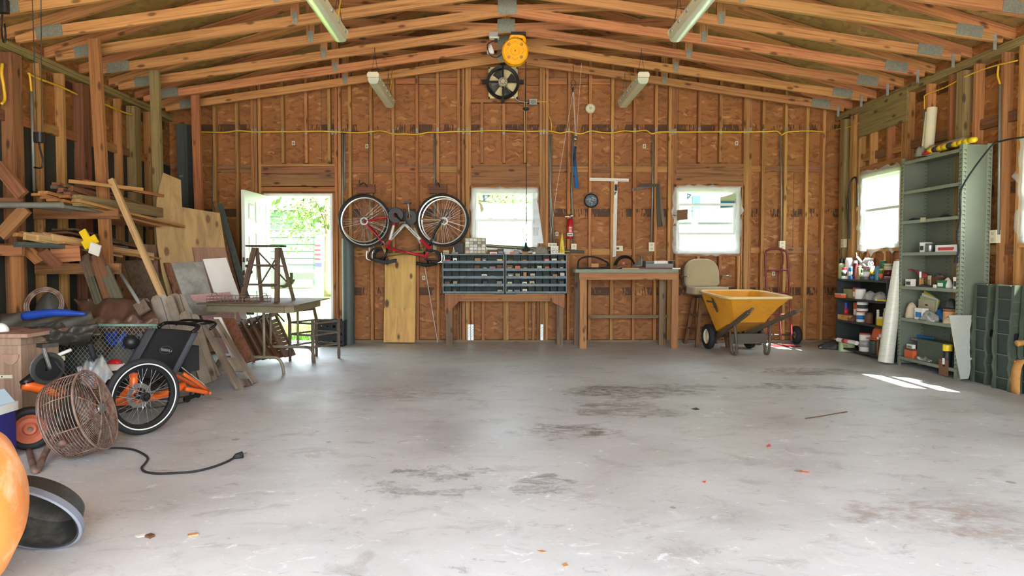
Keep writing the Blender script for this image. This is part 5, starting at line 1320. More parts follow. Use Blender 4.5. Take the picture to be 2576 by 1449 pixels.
x0, x1 = PY(791, 0, 8.83).x, PY(858, 0, 8.83).x; zc = PY(0, 807, 8.83).z
o = thing('milk_crate', 'black plastic milk crate with round holes beside the mesh roll', 'crate', ((x0 + x1) / 2, 8.95, 0))
def crate_side(fn, w, h, cols=4):
    holes = [];
    for i in range(cols):
        for j in range(3):
            cxx, cz = w * (i + .5) / cols, h * (j + .55) / 3.3; s = .022 if (i + j) % 2 else .034; holes.append((cxx - s / 2, cxx + s / 2, cz - s / 2, cz + s / 2))
    m_ = MB(); holed(m_, 0, w, 0, h, holes, fn); return m_
W_, D_ = x1 - x0, .30
crate_side(lambda m, a, b, c, d: m.box((x0 + a, 8.83, c), (x0 + b, 8.838, d)), W_, zc).build('front_side', 'black_plastic', o)
crate_side(lambda m, a, b, c, d: m.box((x0 + a, 8.83 + D_, c), (x0 + b, 8.838 + D_, d)), W_, zc).build('back_side', 'black_plastic', o)
for x in (x0, x1 - .008): crate_side(lambda m, a, b, c, d, x=x: m.box((x, 8.838 + a, c), (x + .008, 8.838 + b, d)), D_ - .008, zc).build('end_side', 'black_plastic', o)
MB().box((x0, 8.83, 0), (x1, 8.83 + D_, .008)).build('base', 'black_plastic', o)
rm = MB()
for A_, B_ in (((x0 - .006, 8.824, zc - .02), (x1 + .006, 8.83, zc)), ((x0 - .006, 8.838 + D_, zc - .02), (x1 + .006, 8.844 + D_, zc)), ((x0 - .006, 8.83, zc - .02), (x0, 8.838 + D_, zc)), ((x1, 8.83, zc - .02), (x1 + .006, 8.838 + D_, zc))): rm.box(A_, B_)
rm.build('rim', 'black_plastic', o)
# ---------------------------------------------------------------- second workbench
f0, f1 = PF(1465, 877), PF(1697, 876); yf = f0.y; zb = PY(0, 686, yf).z
wb = thing('workbench', 'wooden workbench with grey-green top right of the bin cabinets', 'workbench', ((f0.x + f1.x) / 2, yf + .3, 0))
xl, xr = PY(1448, 0, yf).x, PY(1713, 0, yf).x; ybk = yf + .42
tp_ = MB(); tp_.rbox((xl, yf - .04, zb), (xr, ybk + .03, zb + .045), .02); tp_.build('top', 'bench_top', wb)
board('front_apron', (PY(1460, 0, yf).x, yf - .005, zb - .046), (PY(1710, 0, yf).x, yf - .005, zb - .046), .034, .088, 'bench_wood', wb, (0, 1, 0))
board('back_apron', (xl + .05, ybk, zb - .046), (xr - .03, ybk, zb - .046), .034, .088, 'bench_grey', wb, (0, 1, 0))
for x in (f0.x + .01, f1.x - .005): board('leg', (x, yf + .035, 0), (x, yf + .035, zb - .09 if False else zb), .088, .038, 'bench_wood', wb, (1, 0, 0))
for u in (1455, 1671):
    x = PY(u, 0, ybk).x; board('leg', (x, ybk - .04, 0), (x, ybk - .04, zb), .088, .038, 'bench_grey', wb, (1, 0, 0))
z = PY(0, 796, ybk).z; board('stretcher', (PY(1484, 0, ybk).x, ybk - .015, z), (PY(1687, 0, ybk).x, ybk - .015, z), .03, .04, 'bench_grey', wb, (0, 1, 0))
zw = zb + .045
c = PY(1490, 660, yf + .15); o = thing('drive_belt', 'large black drive belt lying in a loop on the workbench', 'belt', (c.x, c.y, zw))
lp = [PY(u, v, yf + .2 - .25 * (v - 650) / 25) for u, v in ((1454, 668), (1456, 655), (1470, 647), (1492, 646), (1512, 652), (1530, 663), (1524, 674), (1500, 677), (1470, 677), (1454, 675))]
for q in lp: q.z = max(q.z, zw + .012)
MB().tube(spline(lp + [lp[0]], 4)[:-1], .011, 6, closed=True).build('belt', 'black_rubber', o, smooth=True)
MB().tube(spline([PY(1454, 676, yf), PY(1480, 676, yf), PY(1510, 674, yf + .05), PY(1535, 677, yf + .1)], 5), .012, 6).build('belt_fold', 'black_rubber', o, smooth=True)
q = PY(1494, 655, yf + .3); MB().lathe([(.06, .0), (.03, .03), (.012, .05), (.006, .08)], (q.x, q.y, zw), 14).build('funnel_cap', 'charcoal', o, smooth=True)
simplebox('tan_cube', 'small tan wooden cube at the front of the workbench', 'block', 1488, 1506, 663, yf - .02, 'cardboard', .06, z0=zw, lid=False)
# folded clear face shield over a yellow pad
c = PY(1572, 676, yf + .15)
o = thing('face_shield', 'curved smoky face shield lying on a tan pad on the workbench', 'face shield', (c.x, c.y, zw))
def shf(u, v):
    an = PI * (.08 + .86 * u); k = .13 * (1 - .15 * v); return (c.x - .03 + math.cos(an) * .13 * (1.1 - .25 * v) + .06 * v, c.y - .12 + .25 * v, zw + .02 + math.sin(an) * (.16 - .04 * v))
MB().grid(shf, 16, 6, thick=(0, .003, 0)).build('visor', 'charcoal', o, smooth=True)
plain('visor_clear', S(120, 126, 118), 0.2, trans=0.5)
def sh2(u, v): return (c.x + .02 + .17 * u, c.y - .15 + .02 * v, zw + .02 + .14 * (u ** 1.8) * v + .01)
MB().grid(sh2, 10, 5, thick=(0, .003, 0)).build('clear_flap', 'visor_clear', o, smooth=True)
MB().box((c.x - .07, c.y - .17, zw), (c.x + .15, c.y + .1, zw + .018)).build('pad', 'cardboard', o); MB().tube([(c.x - .14, c.y - .15, zw + .012), (c.x - .02, c.y - .16, zw + .05)], .006, 6).build('headband', 'steel', o)
MB().box((c.x - .06, c.y - .14, zw + .06), (c.x - .03, c.y - .13, zw + .09)).build('red_clip', 'red', o)
a, b = PY(1595, 676, yf + .1), PY(1693, 672, yf + .1)
o = tag(MB().box((a.x, yf + .05, zw), (b.x, yf + .35, zw + .018)).build('serving_tray', 'maroon'), 'flat maroon tray on the right half of the workbench', 'tray')
o = thing('parts_carton', 'open grey carton of fittings on the maroon tray', 'carton', (PY(1665, 0, yf + .2).x, yf + .2, zw + .018)); x0, x1 = PY(1629, 0, yf + .15).x, PY(1699, 0, yf + .15).x; hz = .085
for A_, B_ in (((x0, yf + .12, 0), (x1, yf + .126, .05)), ((x0, yf + .30, 0), (x1, yf + .306, hz)), ((x0, yf + .126, 0), (x0 + .006, yf + .3, hz)), ((x1 - .006, yf + .126, 0), (x1, yf + .3, hz))):
    MB().box((A_[0], A_[1], zw + .018 + A_[2]), (B_[0], B_[1], zw + .018 + B_[2])).build('carton_wall', 'grey', o)
MB().box((x1 - .08, yf + .10, zw + .018 + hz), (x1 + .02, yf + .30, zw + .022 + hz)).build('flap', 'beige', o)
simplebox('white_packet', 'white packet lying in the grey carton on the workbench', 'packet', 1646, 1680, 656, yf + .135, 'paper', .08, z0=zw + .02, print_='beige', lid=False)
simplebox('paper_sheet', 'white paper corner at the right end of the workbench top', 'paper', 1692, 1712, 674, yf - .03, 'paper', .05, z0=zw, lid=False)
# ---------------------------------------------------------------- bar stool
p = PF(1765, 863); o = thing('bar_stool', 'tan upholstered swivel bar stool behind the yellow wheelbarrow', 'stool', (p.x - .02, 8.92, 0), rz=math.radians(5))
def cush(w, h, th, n=14, top_round=True):
    """rounded cushion outline in x,z"""
    pts = []
    for i in range(n + 1):
        a = PI * i / n; pts.append((w / 2 * math.copysign(abs(math.cos(a)) ** .7, math.cos(a)), h * .45 + h * .55 * math.sin(a) ** .85))
    pts += [(-w / 2, h * .12), (-w / 2 + .04, 0), (w / 2 - .04, 0), (w / 2, h * .12)]
    return pts
zs_ = .72
def cushion(m_, pts, y0, y1, lean=0.0):
    k = len(pts); cx_ = sum(x for x, z in pts) / k; cz_ = sum(z for x, z in pts) / k
    lay = [(y0 + .0, .9), (y0 + .012, .97), (y0 + .03, 1), (y1 - .03, 1), (y1 - .012, .97), (y1, .9)]; V = []
    for y, s in lay: V += [(cx_ + (x - cx_) * s, y + lean * (z - pts[-1][1]), cz_ + (z - cz_) * s) for x, z in pts]
    F = [tuple(range(k)), tuple(range(len(V) - 1, len(V) - k - 1, -1))]
    for j in range(len(lay) - 1):
        for i in range(k): F.append((j * k + (i + 1) % k, j * k + i, (j + 1) * k + i, (j + 1) * k + (i + 1) % k))
    m_.add(V, F)
m_ = MB(); cushion(m_, [(x, z + zs_ + .05) for x, z in cush(.48, .38, .1)], .13, .22, .12); m_.build('backrest', 'fabric_tan', o, world=False, smooth=True, angle=45)
m_ = MB(); cushion(m_, [(x * 1.03, z + zs_ + .04) for x, z in cush(.48, .38, .1)], .222, .25, .12); m_.build('back_shell', 'fabric_dark', o, world=False, smooth=True, angle=45)
MB().rbox((-.24, -.19, zs_ - .03), (.24, .17, zs_ + .055), .08).build('seat', 'fabric_tan', o, world=False, smooth=True, angle=40); MB().rbox((-.235, -.18, zs_ - .045), (.235, .17, zs_ - .03), .08).build('seat_base', 'fabric_dark', o, world=False)
MB().lathe([(.16, zs_ - .085), (.16, zs_ - .046)], n=20).build('swivel_plate', 'dark_steel', o, world=False)
for sx in (-1, 1):
    for sy in (-1, 1):
        b_ = Vector((sx * .21, sy * .2, 0)); t_ = Vector((sx * .13, sy * .12, zs_ - .085)); MB().box((-.022, -.016, 0), (.022, .016, (t_ - b_).length), axisM(b_, t_, (1, 0, 0))).build('leg', 'stool_wood', o, world=False)
for z, k in ((.22, .185), (.40, .165)):
    for i in range(4):
        a = PI / 4 + i * PI / 2; b = a + PI / 2; r = k * 1.38
        MB().cyl((r * math.cos(a), r * math.sin(a) * .95, z), (r * math.cos(b), r * math.sin(b) * .95, z), .014, 8).build('rung', 'stool_wood', o, world=False)
for sx in (-1, 1): MB().tube([(sx * .23, .2, zs_ + .1), (sx * .29, .18, zs_ + .2), (sx * .29, -.08, zs_ + .2)], .011, 8).build('arm_bar', 'chrome', o, world=False, smooth=True)
# ---------------------------------------------------------------- yellow wheelbarrow
o_tub = []
def barrow(label, loc, rz, body, rim, group=None):
    o = thing('wheelbarrow', label, 'wheelbarrow', loc, rz, group)
    # tub: y forward (towards wheels), flared
    rimP = [(-.36, -.48), (.36, -.48), (.40, -.30), (.40, .30), (.30, .44), (-.30, .44), (-.40, .30), (-.40, -.30)]
    botP = [(-.19, -.20), (.19, -.20), (.23, -.10), (.23, .22), (.15, .30), (-.15, .30), (-.23, .22), (-.23, -.10)]
    zr_ = lambda y: .69 + .05 * (y + .48); zb_ = lambda y: .32 - .33 * y
    def loop(f, inset=0, dz=0):
        V = []
        for (rx, ry), (bx2, by2) in zip(rimP, botP):
            x, y = bx2 + (rx - bx2) * f, by2 + (ry - by2) * f; x *= (1 - inset); y *= (1 - inset); V.append((x, y, zb_(y) + (zr_(y) - zb_(y)) * f + dz))
        return V
    V = []; lv = [loop(0), loop(.08), loop(.5), loop(1), loop(1, .03), loop(.5, .04), loop(.08, .04, .015), loop(0, .04, .02)]
    V = [q for l_ in lv for q in l_]; k = 8; F = [tuple(range(k))[::-1], tuple(range(7 * k, 8 * k))]
    for j in range(7):
        for i in range(k): F.append((j * k + i, j * k + (i + 1) % k, (j + 1) * k + (i + 1) % k, (j + 1) * k + i))
    tub = MB().add(V, F).build('tub', body, o, world=False, smooth=True, angle=25); o_tub.append(tub)
    r_ = loop(1, -.012); rr_ = []
    for i in range(8): rr_ += [Vector(r_[i]).lerp(Vector(r_[(i + 1) % 8]), f) for f in (.12, .5, .88)]
    MB().tube(rr_, .017, 8, closed=True).build('rim', rim, tub, world=False, smooth=True)
    for s in (-1, 1):
        a = Vector((s * .15, .42, .13)); c = Vector((s * .27, -.74, .55)); d = Vector((s * .285, -.86, .595))
        L = (c - a).length
        hd = MB().box((-.02, -.022, 0), (.02, .022, L), axisM(a, c, (1, 0, 0))).build('handle', 'ash_grey_handle', o, world=False)
        MB().tube([c - (c - a).normalized() * .06, d], [.019, .016], 8).build('grip', 'ash_grey_handle', hd, world=False, smooth=True)
    for s in (-1, 1):
        MB().tube(spline([(s * .2, -.12, .28), (s * .21, -.17, .10), (s * .2, -.2, .012), (s * .2, -.26, .012), (s * .2, -.3, .10), (s * .22, -.28, .36)], 4), .016, 6).build('leg', 'barrow_frame', o, world=False, smooth=True)
    MB().box((-.22, -.20, .13), (.22, -.19, .25)).build('leg_brace', 'barrow_frame', o, world=False)
    MB().cyl((-.27, .36, .16), (.27, .36, .16), .012, 8).build('axle', 'dark_steel', o, world=False)
    for s in (-1, 1): MB().box((s * .15 - .012, .30, .15), (s * .15 + .012, .42, .2)).build('axle_bracket', 'barrow_frame', o, world=False)
    for s in (-1, 1):
        Mq = Matrix.Translation((s * .27, .36, .16)) @ Matrix.Rotation(PI / 2, 4, 'Y')
        ty_ = MB().lathe([(.095, -.035), (.13, -.042), (.155, -.025), (.16, 0), (.155, .025), (.13, .042), (.095, .035), (.095, -.035)], n=28, M=Mq).build('tyre', 'black_rubber', o, world=False, smooth=True)
        MB().lathe([(.012, -.02), (.04, -.03), (.05, -.012), (.085, -.012), (.097, -.03), (.097, .03), (.085, .012), (.05, .012), (.04, .03), (.012, .02)], n=24, M=Mq).build('wheel_hub', 'cream_plastic', ty_, world=False, smooth=True, angle=40)
    return o
wl, wr_ = PF(1787, 877), PF(1889, 876)
wbx = barrow('yellow two-wheeled wheelbarrow standing in front of the bar stool', ((wl.x + wr_.x) / 2, (wl.y + wr_.y) / 2 - .38, 0), math.radians(5), 'barrow_yellow', 'barrow_rim')
# printed emblem on its left side
Mw = MW[wbx.name]
def sidept(y, f, off=.004):
    xb_, yb_ = -.23, y; x = xb_ + (-.40 - xb_) * f; zb0 = .27 + .02 * y; z = zb0 + (.69 + .05 * (y + .48) - zb0) * f; return (x - off, y, z)
e = MB(); e.add([sidept(.02, .62), sidept(.02, .80), sidept(.20, .80), sidept(.20, .62)], [(0, 1, 2, 3)])
e.add([sidept(-.05, .52, .006), sidept(-.08, .71, .006), sidept(-.05, .90, .006), sidept(0.0, .92, .006), sidept(.03, .71, .006), sidept(0.0, .5, .006)], [(0, 1, 2, 3, 4, 5)])
e.build('emblem', 'barrow_frame', o_tub[0], world=False)
# ---------------------------------------------------------------- hand truck
h0 = PF(1975, 857); o = thing('hand_truck', 'dark red tubular hand truck leaning on the back wall', 'hand truck', (h0.x, 8.98, 0))
xa, xb = PY(1943, 0, 9.05).x, PY(2001, 0, 9.05).x; zt = PY(0, 625, 9.16).z
def hp(x, z): return Vector((x, 8.98 + .2 * z / zt, z))
MB().tube(spline([hp(xa, .05), hp(xa, .6), hp(xa, zt - .12), hp(xa + .05, zt - .02), hp((xa + xb) / 2, zt), hp(xb - .05, zt - .02), hp(xb, zt - .12), hp(xb, .6), hp(xb, .05)], 4), .013, 8).build('frame_loop', 'maroon', o, smooth=True)
xm = PY(1974, 0, 9.05).x
MB().tube(spline([hp(xm, .05), hp(xm, zt - .45), hp(xm + .02, zt - .33), hp(xm + .07, zt - .22), hp(xm + .085, zt - .1), hp(xm + .06, zt - .01)], 4), .010, 8).build('centre_tube', 'maroon', o, smooth=True)
for v in (680, 737, 790): z = PY(0, v, 9.1).z; MB().tube([hp(xa, z), hp(xb, z)], .010, 8).build('cross_bar', 'maroon', o)
MB().box((xa - .02, 8.74, .0), (xb + .02, 8.99, .008)).build('toe_plate', 'maroon', o); MB().cyl((xa - .12, 9.08, .125), (xb + .12, 9.08, .125), .011, 8).build('axle', 'dark_steel', o)
for x in (xa - .10, xb + .10):
    MB().lathe([(.05, -.03), (.1, -.035), (.122, -.02), (.122, .02), (.1, .035), (.05, .03), (.05, -.03)], n=24, M=Matrix.Translation((x, 9.08, .123)) @ Matrix.Rotation(PI / 2, 4, 'Y')).build('tyre', 'black_rubber', o, smooth=True)
    MB().lathe([(.011, -.02), (.05, -.02), (.05, .02), (.011, .02)], n=16, M=Matrix.Translation((x, 9.08, .123)) @ Matrix.Rotation(PI / 2, 4, 'Y')).build('wheel_hub', 'grey', o)
# odd bits of floor litter
def litter(name, label, cat, pts, mat, r=None, th=.003):
    Q = [PF(u, v) for u, v in pts]
    if r: ob = MB().tube(spline([q + Vector((0, 0, r)) for q in Q], 4), r, 6).build(name, mat, smooth=True)
    else: ob = MB().prism([(q.x, q.y) for q in Q][::-1] if False else [(q.x, q.y) for q in Q], .0005, th).build(name, mat)
    return tag(ob, label, cat)
litter('twig', 'thin dark twig on the right side of the floor', 'twig', [(2026, 1054), (2060, 1049), (2100, 1042), (2131, 1037)], 'brown', .004)
litter('dry_leaf', 'curled reddish leaf on the floor right of centre', 'leaf', [(2012, 1183), (2022, 1187), (2038, 1188), (2030, 1190), (2016, 1189)], 'orange')
litter('dry_leaf', 'small red leaf near the middle of the floor', 'leaf', [(1928, 1122), (1936, 1117), (1940, 1124), (1932, 1126)], 'pinkred')
litter('dry_leaf', 'tiny orange leaf in the middle of the floor', 'leaf', [(1766, 1212), (1776, 1210), (1774, 1216)], 'orange')
litter('dry_leaf', 'brown leaf at the bottom centre of the floor', 'leaf', [(1414, 1421), (1424, 1417), (1430, 1425), (1420, 1427)], 'cardboard')
litter('dry_leaf', 'pale brown leaf just above the bottom centre leaf', 'leaf', [(1352, 1386), (1366, 1385), (1376, 1390), (1362, 1391)], 'cardboard')
litter('wood_chip', 'flat tan wood chip on the floor at lower left', 'wood chip', [(472, 1346), (498, 1342), (499, 1347), (474, 1351)], 'cardboard', th=.006)
litter('paper_scrap', 'white paper flake on the floor at lower left', 'paper', [(340, 1349), (366, 1343), (370, 1348), (346, 1353)], 'paper')
litter('dry_leaf', 'crumpled brown leaf beside the white flake', 'leaf', [(364, 1352), (380, 1346), (390, 1350), (378, 1356)], 'brown', th=.01)
litter('dry_leaf', 'dark leaf on the floor beyond the oil stain', 'leaf', [(1740, 1029), (1752, 1026), (1760, 1031), (1750, 1032)], 'charcoal')
# ---------------------------------------------------------------- steel shelving on the right wall
SX0, SX1 = 4.33, 4.605; SY1 = PX(2263, 650, SX0).y; SY0 = PX(2415, 650, SX0).y; SZ = 2.19
ss = thing('steel_shelving', 'tall grey-green slotted steel shelving unit against the right wall', 'shelving', ((SX0 + SX1) / 2, (SY0 + SY1) / 2, 0))
SHZ = [PX(2337, v, SX0).z for v in (471.5, 550, 634, 723, 808)]; SHZ = [SZ - .03] + SHZ + [.10]
for y in (SY0, SY1 - .004): MB().box((SX0 + .02, y, .02), (SX1, y + .004, SZ)).build('side_panel', 'shelf_green', ss)
MB().box((SX1 - .004, SY0, .05), (SX1, SY1, SZ)).build('back_panel', 'shelf_green', ss)
slots = MB()
for y, sg in ((SY0, 1), (SY1, -1)):
    MB().box((SX0, y, 0), (SX0 + .003, y + sg * .045, SZ + .01)).build('front_upright', 'shelf_green_edge', ss)
    MB().box((SX0, y - .002, 0), (SX0 + .04, y + .002, SZ + .01)).build('upright_flange', 'shelf_green_edge', ss); MB().box((SX1 - .05, y - .003, 0), (SX1, y + .001, SZ + .01)).build('rear_upright', 'shelf_green_edge', ss)
def lslot(x, y, z, along):
    if along == 'x':
        slots.box((x, y - .0045, z), (x + .022, y - .0025, z + .005)); slots.box((x + .018, y - .0045, z - .014), (x + .022, y - .0025, z))
    else:
        slots.box((x - .0025, y, z), (x - .0005, y + .024, z + .005)); slots.box((x - .0025, y + .02, z - .014), (x - .0005, y + .024, z))
for i in range(52):
    z = .1 + i * .04
    lslot(SX0 + .01, SY0, z, 'x'); lslot(SX1 - .036, SY0, z, 'x'); lslot(SX0, SY0 + .01, z, 'y'); lslot(SX0, SY1 - .035, z, 'y'); slots.box((SX1 - .03, SY1 - .0065, z), (SX1 - .008, SY1 - .0045, z + .005))
    slots.box((SX1 - .0065, SY0 + .58, z), (SX1 - .0045, SY0 + .60, z + .005))
so_ = slots.build('slots', 'slot_dark', ss); so_['kind'] = 'stuff'
for i, z in enumerate(SHZ):
    s_ = MB(); s_.box((SX0 + .004, SY0 + .006, z - .004), (SX1 - .006, SY1 - .006, z)); s_.build('shelf', 'shelf_green', ss)
    MB().box((SX0 - .002, SY0 + .005, z - .032), (SX0 + .004, SY1 - .005, z)).build('shelf_lip', 'shelf_green_edge', ss)
    for f in (.06, .5, .94): MB().cyl((SX0 - .005, SY0 + (SY1 - SY0) * f, z - .016), (SX0 - .002, SY0 + (SY1 - SY0) * f, z - .016), .006, 6).build('bolt', 'galv', ss)
tg = PX(2322, 552, SX0 - .004); MB().box((SX0 - .006, tg.y - .04, tg.z - .02), (SX0 - .0025, tg.y + .04, tg.z + .02)).build('shelf_tag', 'beige', ss)

def pbox(name, label, cat, u0, u1, vt, X, z0, mat, dep=.08, lab=None, lid=True, labm=None, rz=0):
    """carton on a shelf along the right wall; u0..u1 across, vt top"""
    a, b = PX(u0, vt, X), PX(u1, vt, X); y0, y1 = b.y, a.y; L = abs(y1 - y0); h = max(.012, (a.z + b.z) / 2 - z0)
    o = thing(name, label, cat, (X + dep / 2, (y0 + y1) / 2, z0), rz)
    bd_ = MB().box((-dep / 2, -L / 2, 0), (dep / 2, L / 2, h * (.8 if lid else 1))).build('body', mat, o, world=False)
    if lid: MB().box((-dep / 2 - .001, -L / 2 - .001, h * .8), (dep / 2 + .001, L / 2 + .001, h)).build('lid', labm or mat, o, world=False)
    if lab: MB().box((-dep / 2 - .003, -L * .36, h * .2), (-dep / 2 - .0005, L * .36, h * .65)).build('print', lab, bd_, world=False)
    return o
def can(name, label, cat, u, vt, X, z0, r, body, cap=None, band=None, taper=.6, capf=.14, n=16):
    p = PX(u, vt, X); h = max(.03, p.z - z0); c = (X, p.y, z0)
    o = thing(name, label, cat, c)
    bd_ = MB().lathe([(r * .96, 0), (r, .004), (r, h * (1 - capf) - .008), (r * .8, h * (1 - capf))], c, n).build('body', body, o, smooth=True, angle=40)
    MB().lathe([(r * taper, h * (1 - capf) + .0005), (r * taper, h - .004), (r * taper * .85, h)], c, n).build('cap', cap or body, o, smooth=True, angle=40)
    if band: MB().lathe([(r * 1.015, h * .25), (r * 1.015, h * .62)], c, n).build('label', band, bd_, smooth=True)
    return o
# shelf 3 (z index 3)
z = SHZ[3]
pbox('small_carton', 'white upright carton on the third steel shelf', 'carton', 2314, 2325, 610, SX0 + .03, z, 'bottle_white', lab='charcoal')
can('metal_can', 'dull metal can between two white cartons on the third steel shelf', 'can', 2340, 612, SX0 + .07, z, .045, 'steel', 'grey', taper=.95)
pbox('tube_carton', 'long white and red carton on the third steel shelf', 'carton', 2353, 2408, 616, SX0 + .02, z, 'bottle_white', lab='red')
pbox('tape_strip', 'small white stub on the long red and white carton', 'box', 2397, 2407, 627, SX0 + .005, z, 'bottle_white', .012, lid=False)
# shelf 2: dusty bits
z = SHZ[2]
for i, (u, w, hh, lb) in enumerate(((2300, 26, 543, 'dark tangled wire left on the second steel shelf'), (2378, 14, 541, 'small dark scrap right on the second steel shelf'))):
    a = PX(u, 548, SX0 + .1); lump('scrap_pile', lb, 'scrap', (SX0 + .1, a.y, z), (.05, .07, .03), 'charcoal', 50 + i, amp=.35)
# shelf 4: many objects
z = SHZ[4]
p = PX(2300, 690, SX0 + .12)
def cap_f(u, v): an = PI * (.05 + .9 * u); return (SX0 + .08 + .12 * v, p.y + .16 * math.cos(an), z + .02 + (.16 - .03 * v) * math.sin(an) ** .8)
o = thing('red_hat', 'faded red helmet shell lying on the fourth steel shelf', 'helmet', (SX0 + .12, p.y, z)); MB().grid(cap_f, 14, 5, thick=(.004, 0, 0)).build('shell', 'pinkred', o, smooth=True); MB().torus((SX0 + .14, p.y, z + .012), (0, 0, 1), .1, .012, 18, 6).build('liner', 'brown', o, smooth=True)
pbox('bit_carton', 'small white carton at the left of the fourth steel shelf', 'carton', 2278, 2292, 702, SX0 + .01, z, 'paper', lab='charcoal', dep=.05)
can('marker', 'white-topped marker standing on the fourth steel shelf', 'marker', 2315.5, 683, SX0 + .06, z, .012, 'cardboard', 'bottle_white', taper=.9, capf=.4)
can('brass_tube', 'ochre tube standing beside the white-topped marker', 'tube', 2321, 697, SX0 + .08, z, .014, 'rust_yellow', 'amber')
pbox('brown_box', 'low brown box in the middle of the fourth steel shelf', 'box', 2326, 2352, 697, SX0 + .07, z, 'brown', dep=.1)
pbox('tag_card', 'cream tag card tilted on the low brown box', 'card', 2334, 2341, 693, SX0 + .05, z, 'beige', .008, lab='khaki', lid=False)
lump('glove_pair', 'grey-green work gloves piled on the fourth steel shelf', 'gloves', (SX0 + .18, PX(2365, 690, SX0 + .18).y, z), (.07, .10, .12), 'rag_grey', 61, amp=.3)
pbox('green_carton', 'green and white carton on the fourth steel shelf', 'carton', 2357, 2375, 705, SX0 + .015, z, 'green', lab='bottle_white', dep=.06)
lump('white_bag', 'white paper bag on the fourth steel shelf', 'bag', (SX0 + .07, PX(2385, 700, SX0 + .07).y, z), (.045, .05, .10), 'paper', 62, amp=.14)
pbox('white_carton', 'tall white carton at the right end of the fourth steel shelf', 'carton', 2398, 2410, 697, SX0 + .01, z, 'paper', lab='charcoal', dep=.05)
pbox('blister_scrap', 'tiny bright foil scrap on the lip of the fourth steel shelf', 'foil', 2347, 2352, 716, SX0 + .005, z, 'bottle_white', .02, lid=False)
lump('bolt_pile', 'dark pile of bolts at the front of the fourth steel shelf', 'bolts', (SX0 + .04, PX(2328, 715, SX0 + .04).y, z), (.03, .10, .025), 'charcoal', 63, amp=.4)
# shelf 5
z = SHZ[5]
lump('paper_bag', 'crumpled brown paper bag at the left of the fifth steel shelf', 'bag', (SX0 + .07, PX(2292, 790, SX0 + .07).y, z), (.05, .08, .16), 'rag_cream', 64, amp=.2)
p = PX(2330, 760, SX0 + .14)
o = thing('magazine_stack', 'fanned stack of printed packets on the fifth steel shelf', 'magazines', (SX0 + .14, p.y, z))
for i, (m_, dz, t) in enumerate((('teal', .04, .5), ('yellow', .03, .35), ('paper', .02, .22), ('lightgreen', .0, .12), ('beige', -.02, .02))):
    Mi = Matrix.Translation((SX0 + .20 - i * .014, p.y, z + .17 + dz)) @ Matrix.Rotation(t, 4, 'X'); MB().box((-.003, -.13, -.15), (.003, .13, .05), Mi).build('packet', m_, o)
pb = MB()
for i in range(24): pb.box((-.006, random.uniform(-.12, .1), random.uniform(-.12, .03)), (-.0035, 0, 0), Matrix.Translation((SX0 + .20 - 4 * .014, p.y, z + .15)) @ Matrix.Rotation(.02, 4, 'X') @ Matrix.Diagonal((1, .25, .12, 1)))
pb.build('packet_print', 'khaki', o)
pbox('logo_carton', 'white carton with blue oval print on the fifth steel shelf', 'carton', 2301, 2321, 775, SX0 + .02, z, 'paper', lab='blue', dep=.06)
lump('plastic_bag', 'clear bag of fittings hanging over the fifth steel shelf edge', 'bag', (SX0 + .04, PX(2338, 800, SX0 + .04).y, z), (.05, .14, .09), 'bag_clear', 65, amp=.35, n=20)
lump('blue_cloth', 'blue cloth at the back of the fifth steel shelf', 'cloth', (SX0 + .16, PX(2365, 790, SX0 + .16).y, z), (.05, .06, .11), 'blue', 66)
can('tan_crock', 'round tan tub on the right of the fifth steel shelf', 'tub', 2392, 776, SX0 + .08, z, .065, 'cardboard', 'cardboard_dark', taper=1.03, capf=.15)
lump('dark_bag', 'dark crumpled bag on top of the tan tub', 'bag', (SX0 + .08, PX(2392, 770, SX0 + .08).y, PX(2392, 776, SX0 + .08).z), (.05, .055, .09), 'charcoal', 67, amp=.25)
lump('white_rag', 'cream cloth strips over the shelf lip beside the grey toothed board', 'rag', (SX0 + .03, PX(2386, 805, SX0 + .03).y, z), (.035, .07, .06), 'rag_cream', 68, amp=.4)
# bottom shelf
z = SHZ[6]
pbox('blue_case', 'flat bright blue case at the back of the bottom steel shelf', 'case', 2282, 2345, 843, SX0 + .2, z, 'blue', .02, lid=False)
o = pbox('tool_case', 'grey-green plastic tool case tilted on the bottom steel shelf', 'case', 2308, 2378, 858, SX0 + .05, z, 'dock_green', .14)
pbox('tray_lid', 'grey tray resting on the tool case', 'tray', 2292, 2322, 852, SX0 + .1, PX(2310, 858, SX0 + .1).z, 'grey', .08, lid=False)
pbox('copper_box', 'copper-brown box at the left of the bottom steel shelf', 'box', 2275, 2296, 876, SX0 + .02, z, 'orange', .06, labm='brown')
pbox('number_tile', 'white label tile above the copper-brown box', 'label', 2281, 2296, 866, SX0 + .03, PX(2285, 876, SX0 + .03).z, 'paper', .03, lab='grey')
o = can('yellow_torch', 'black flashlight with yellow head standing at the right of the bottom shelf', 'flashlight', 2384, 866, SX0 + .02, z, .036, 'black_plastic', 'yellow', taper=1.15, capf=.3); p_ = MW[o.name].translation
MB().cbox((p_.x - .037, p_.y, p_.z + .05), (.004, .03, .06)).build('price_tag', 'paper', o)
pbox('cardboard_sheet', 'brown cardboard flap hanging over the base of the steel shelving', 'cardboard', 2362, 2385, 905, SX0 - .012, .012, 'cardboard_dark', .006, lid=False)
lump('socket_pile', 'loose bright sockets along the front of the bottom shelf', 'sockets', (SX0 + .05, PX(2325, 895, SX0 + .05).y, z), (.04, .16, .04), 'steel', 69, amp=.4, n=22)
lump('dark_tools', 'heap of dark tools behind the sockets on the bottom shelf', 'tools', (SX0 + .16, PX(2345, 880, SX0 + .16).y, z), (.06, .2, .08), 'charcoal', 70, amp=.3)
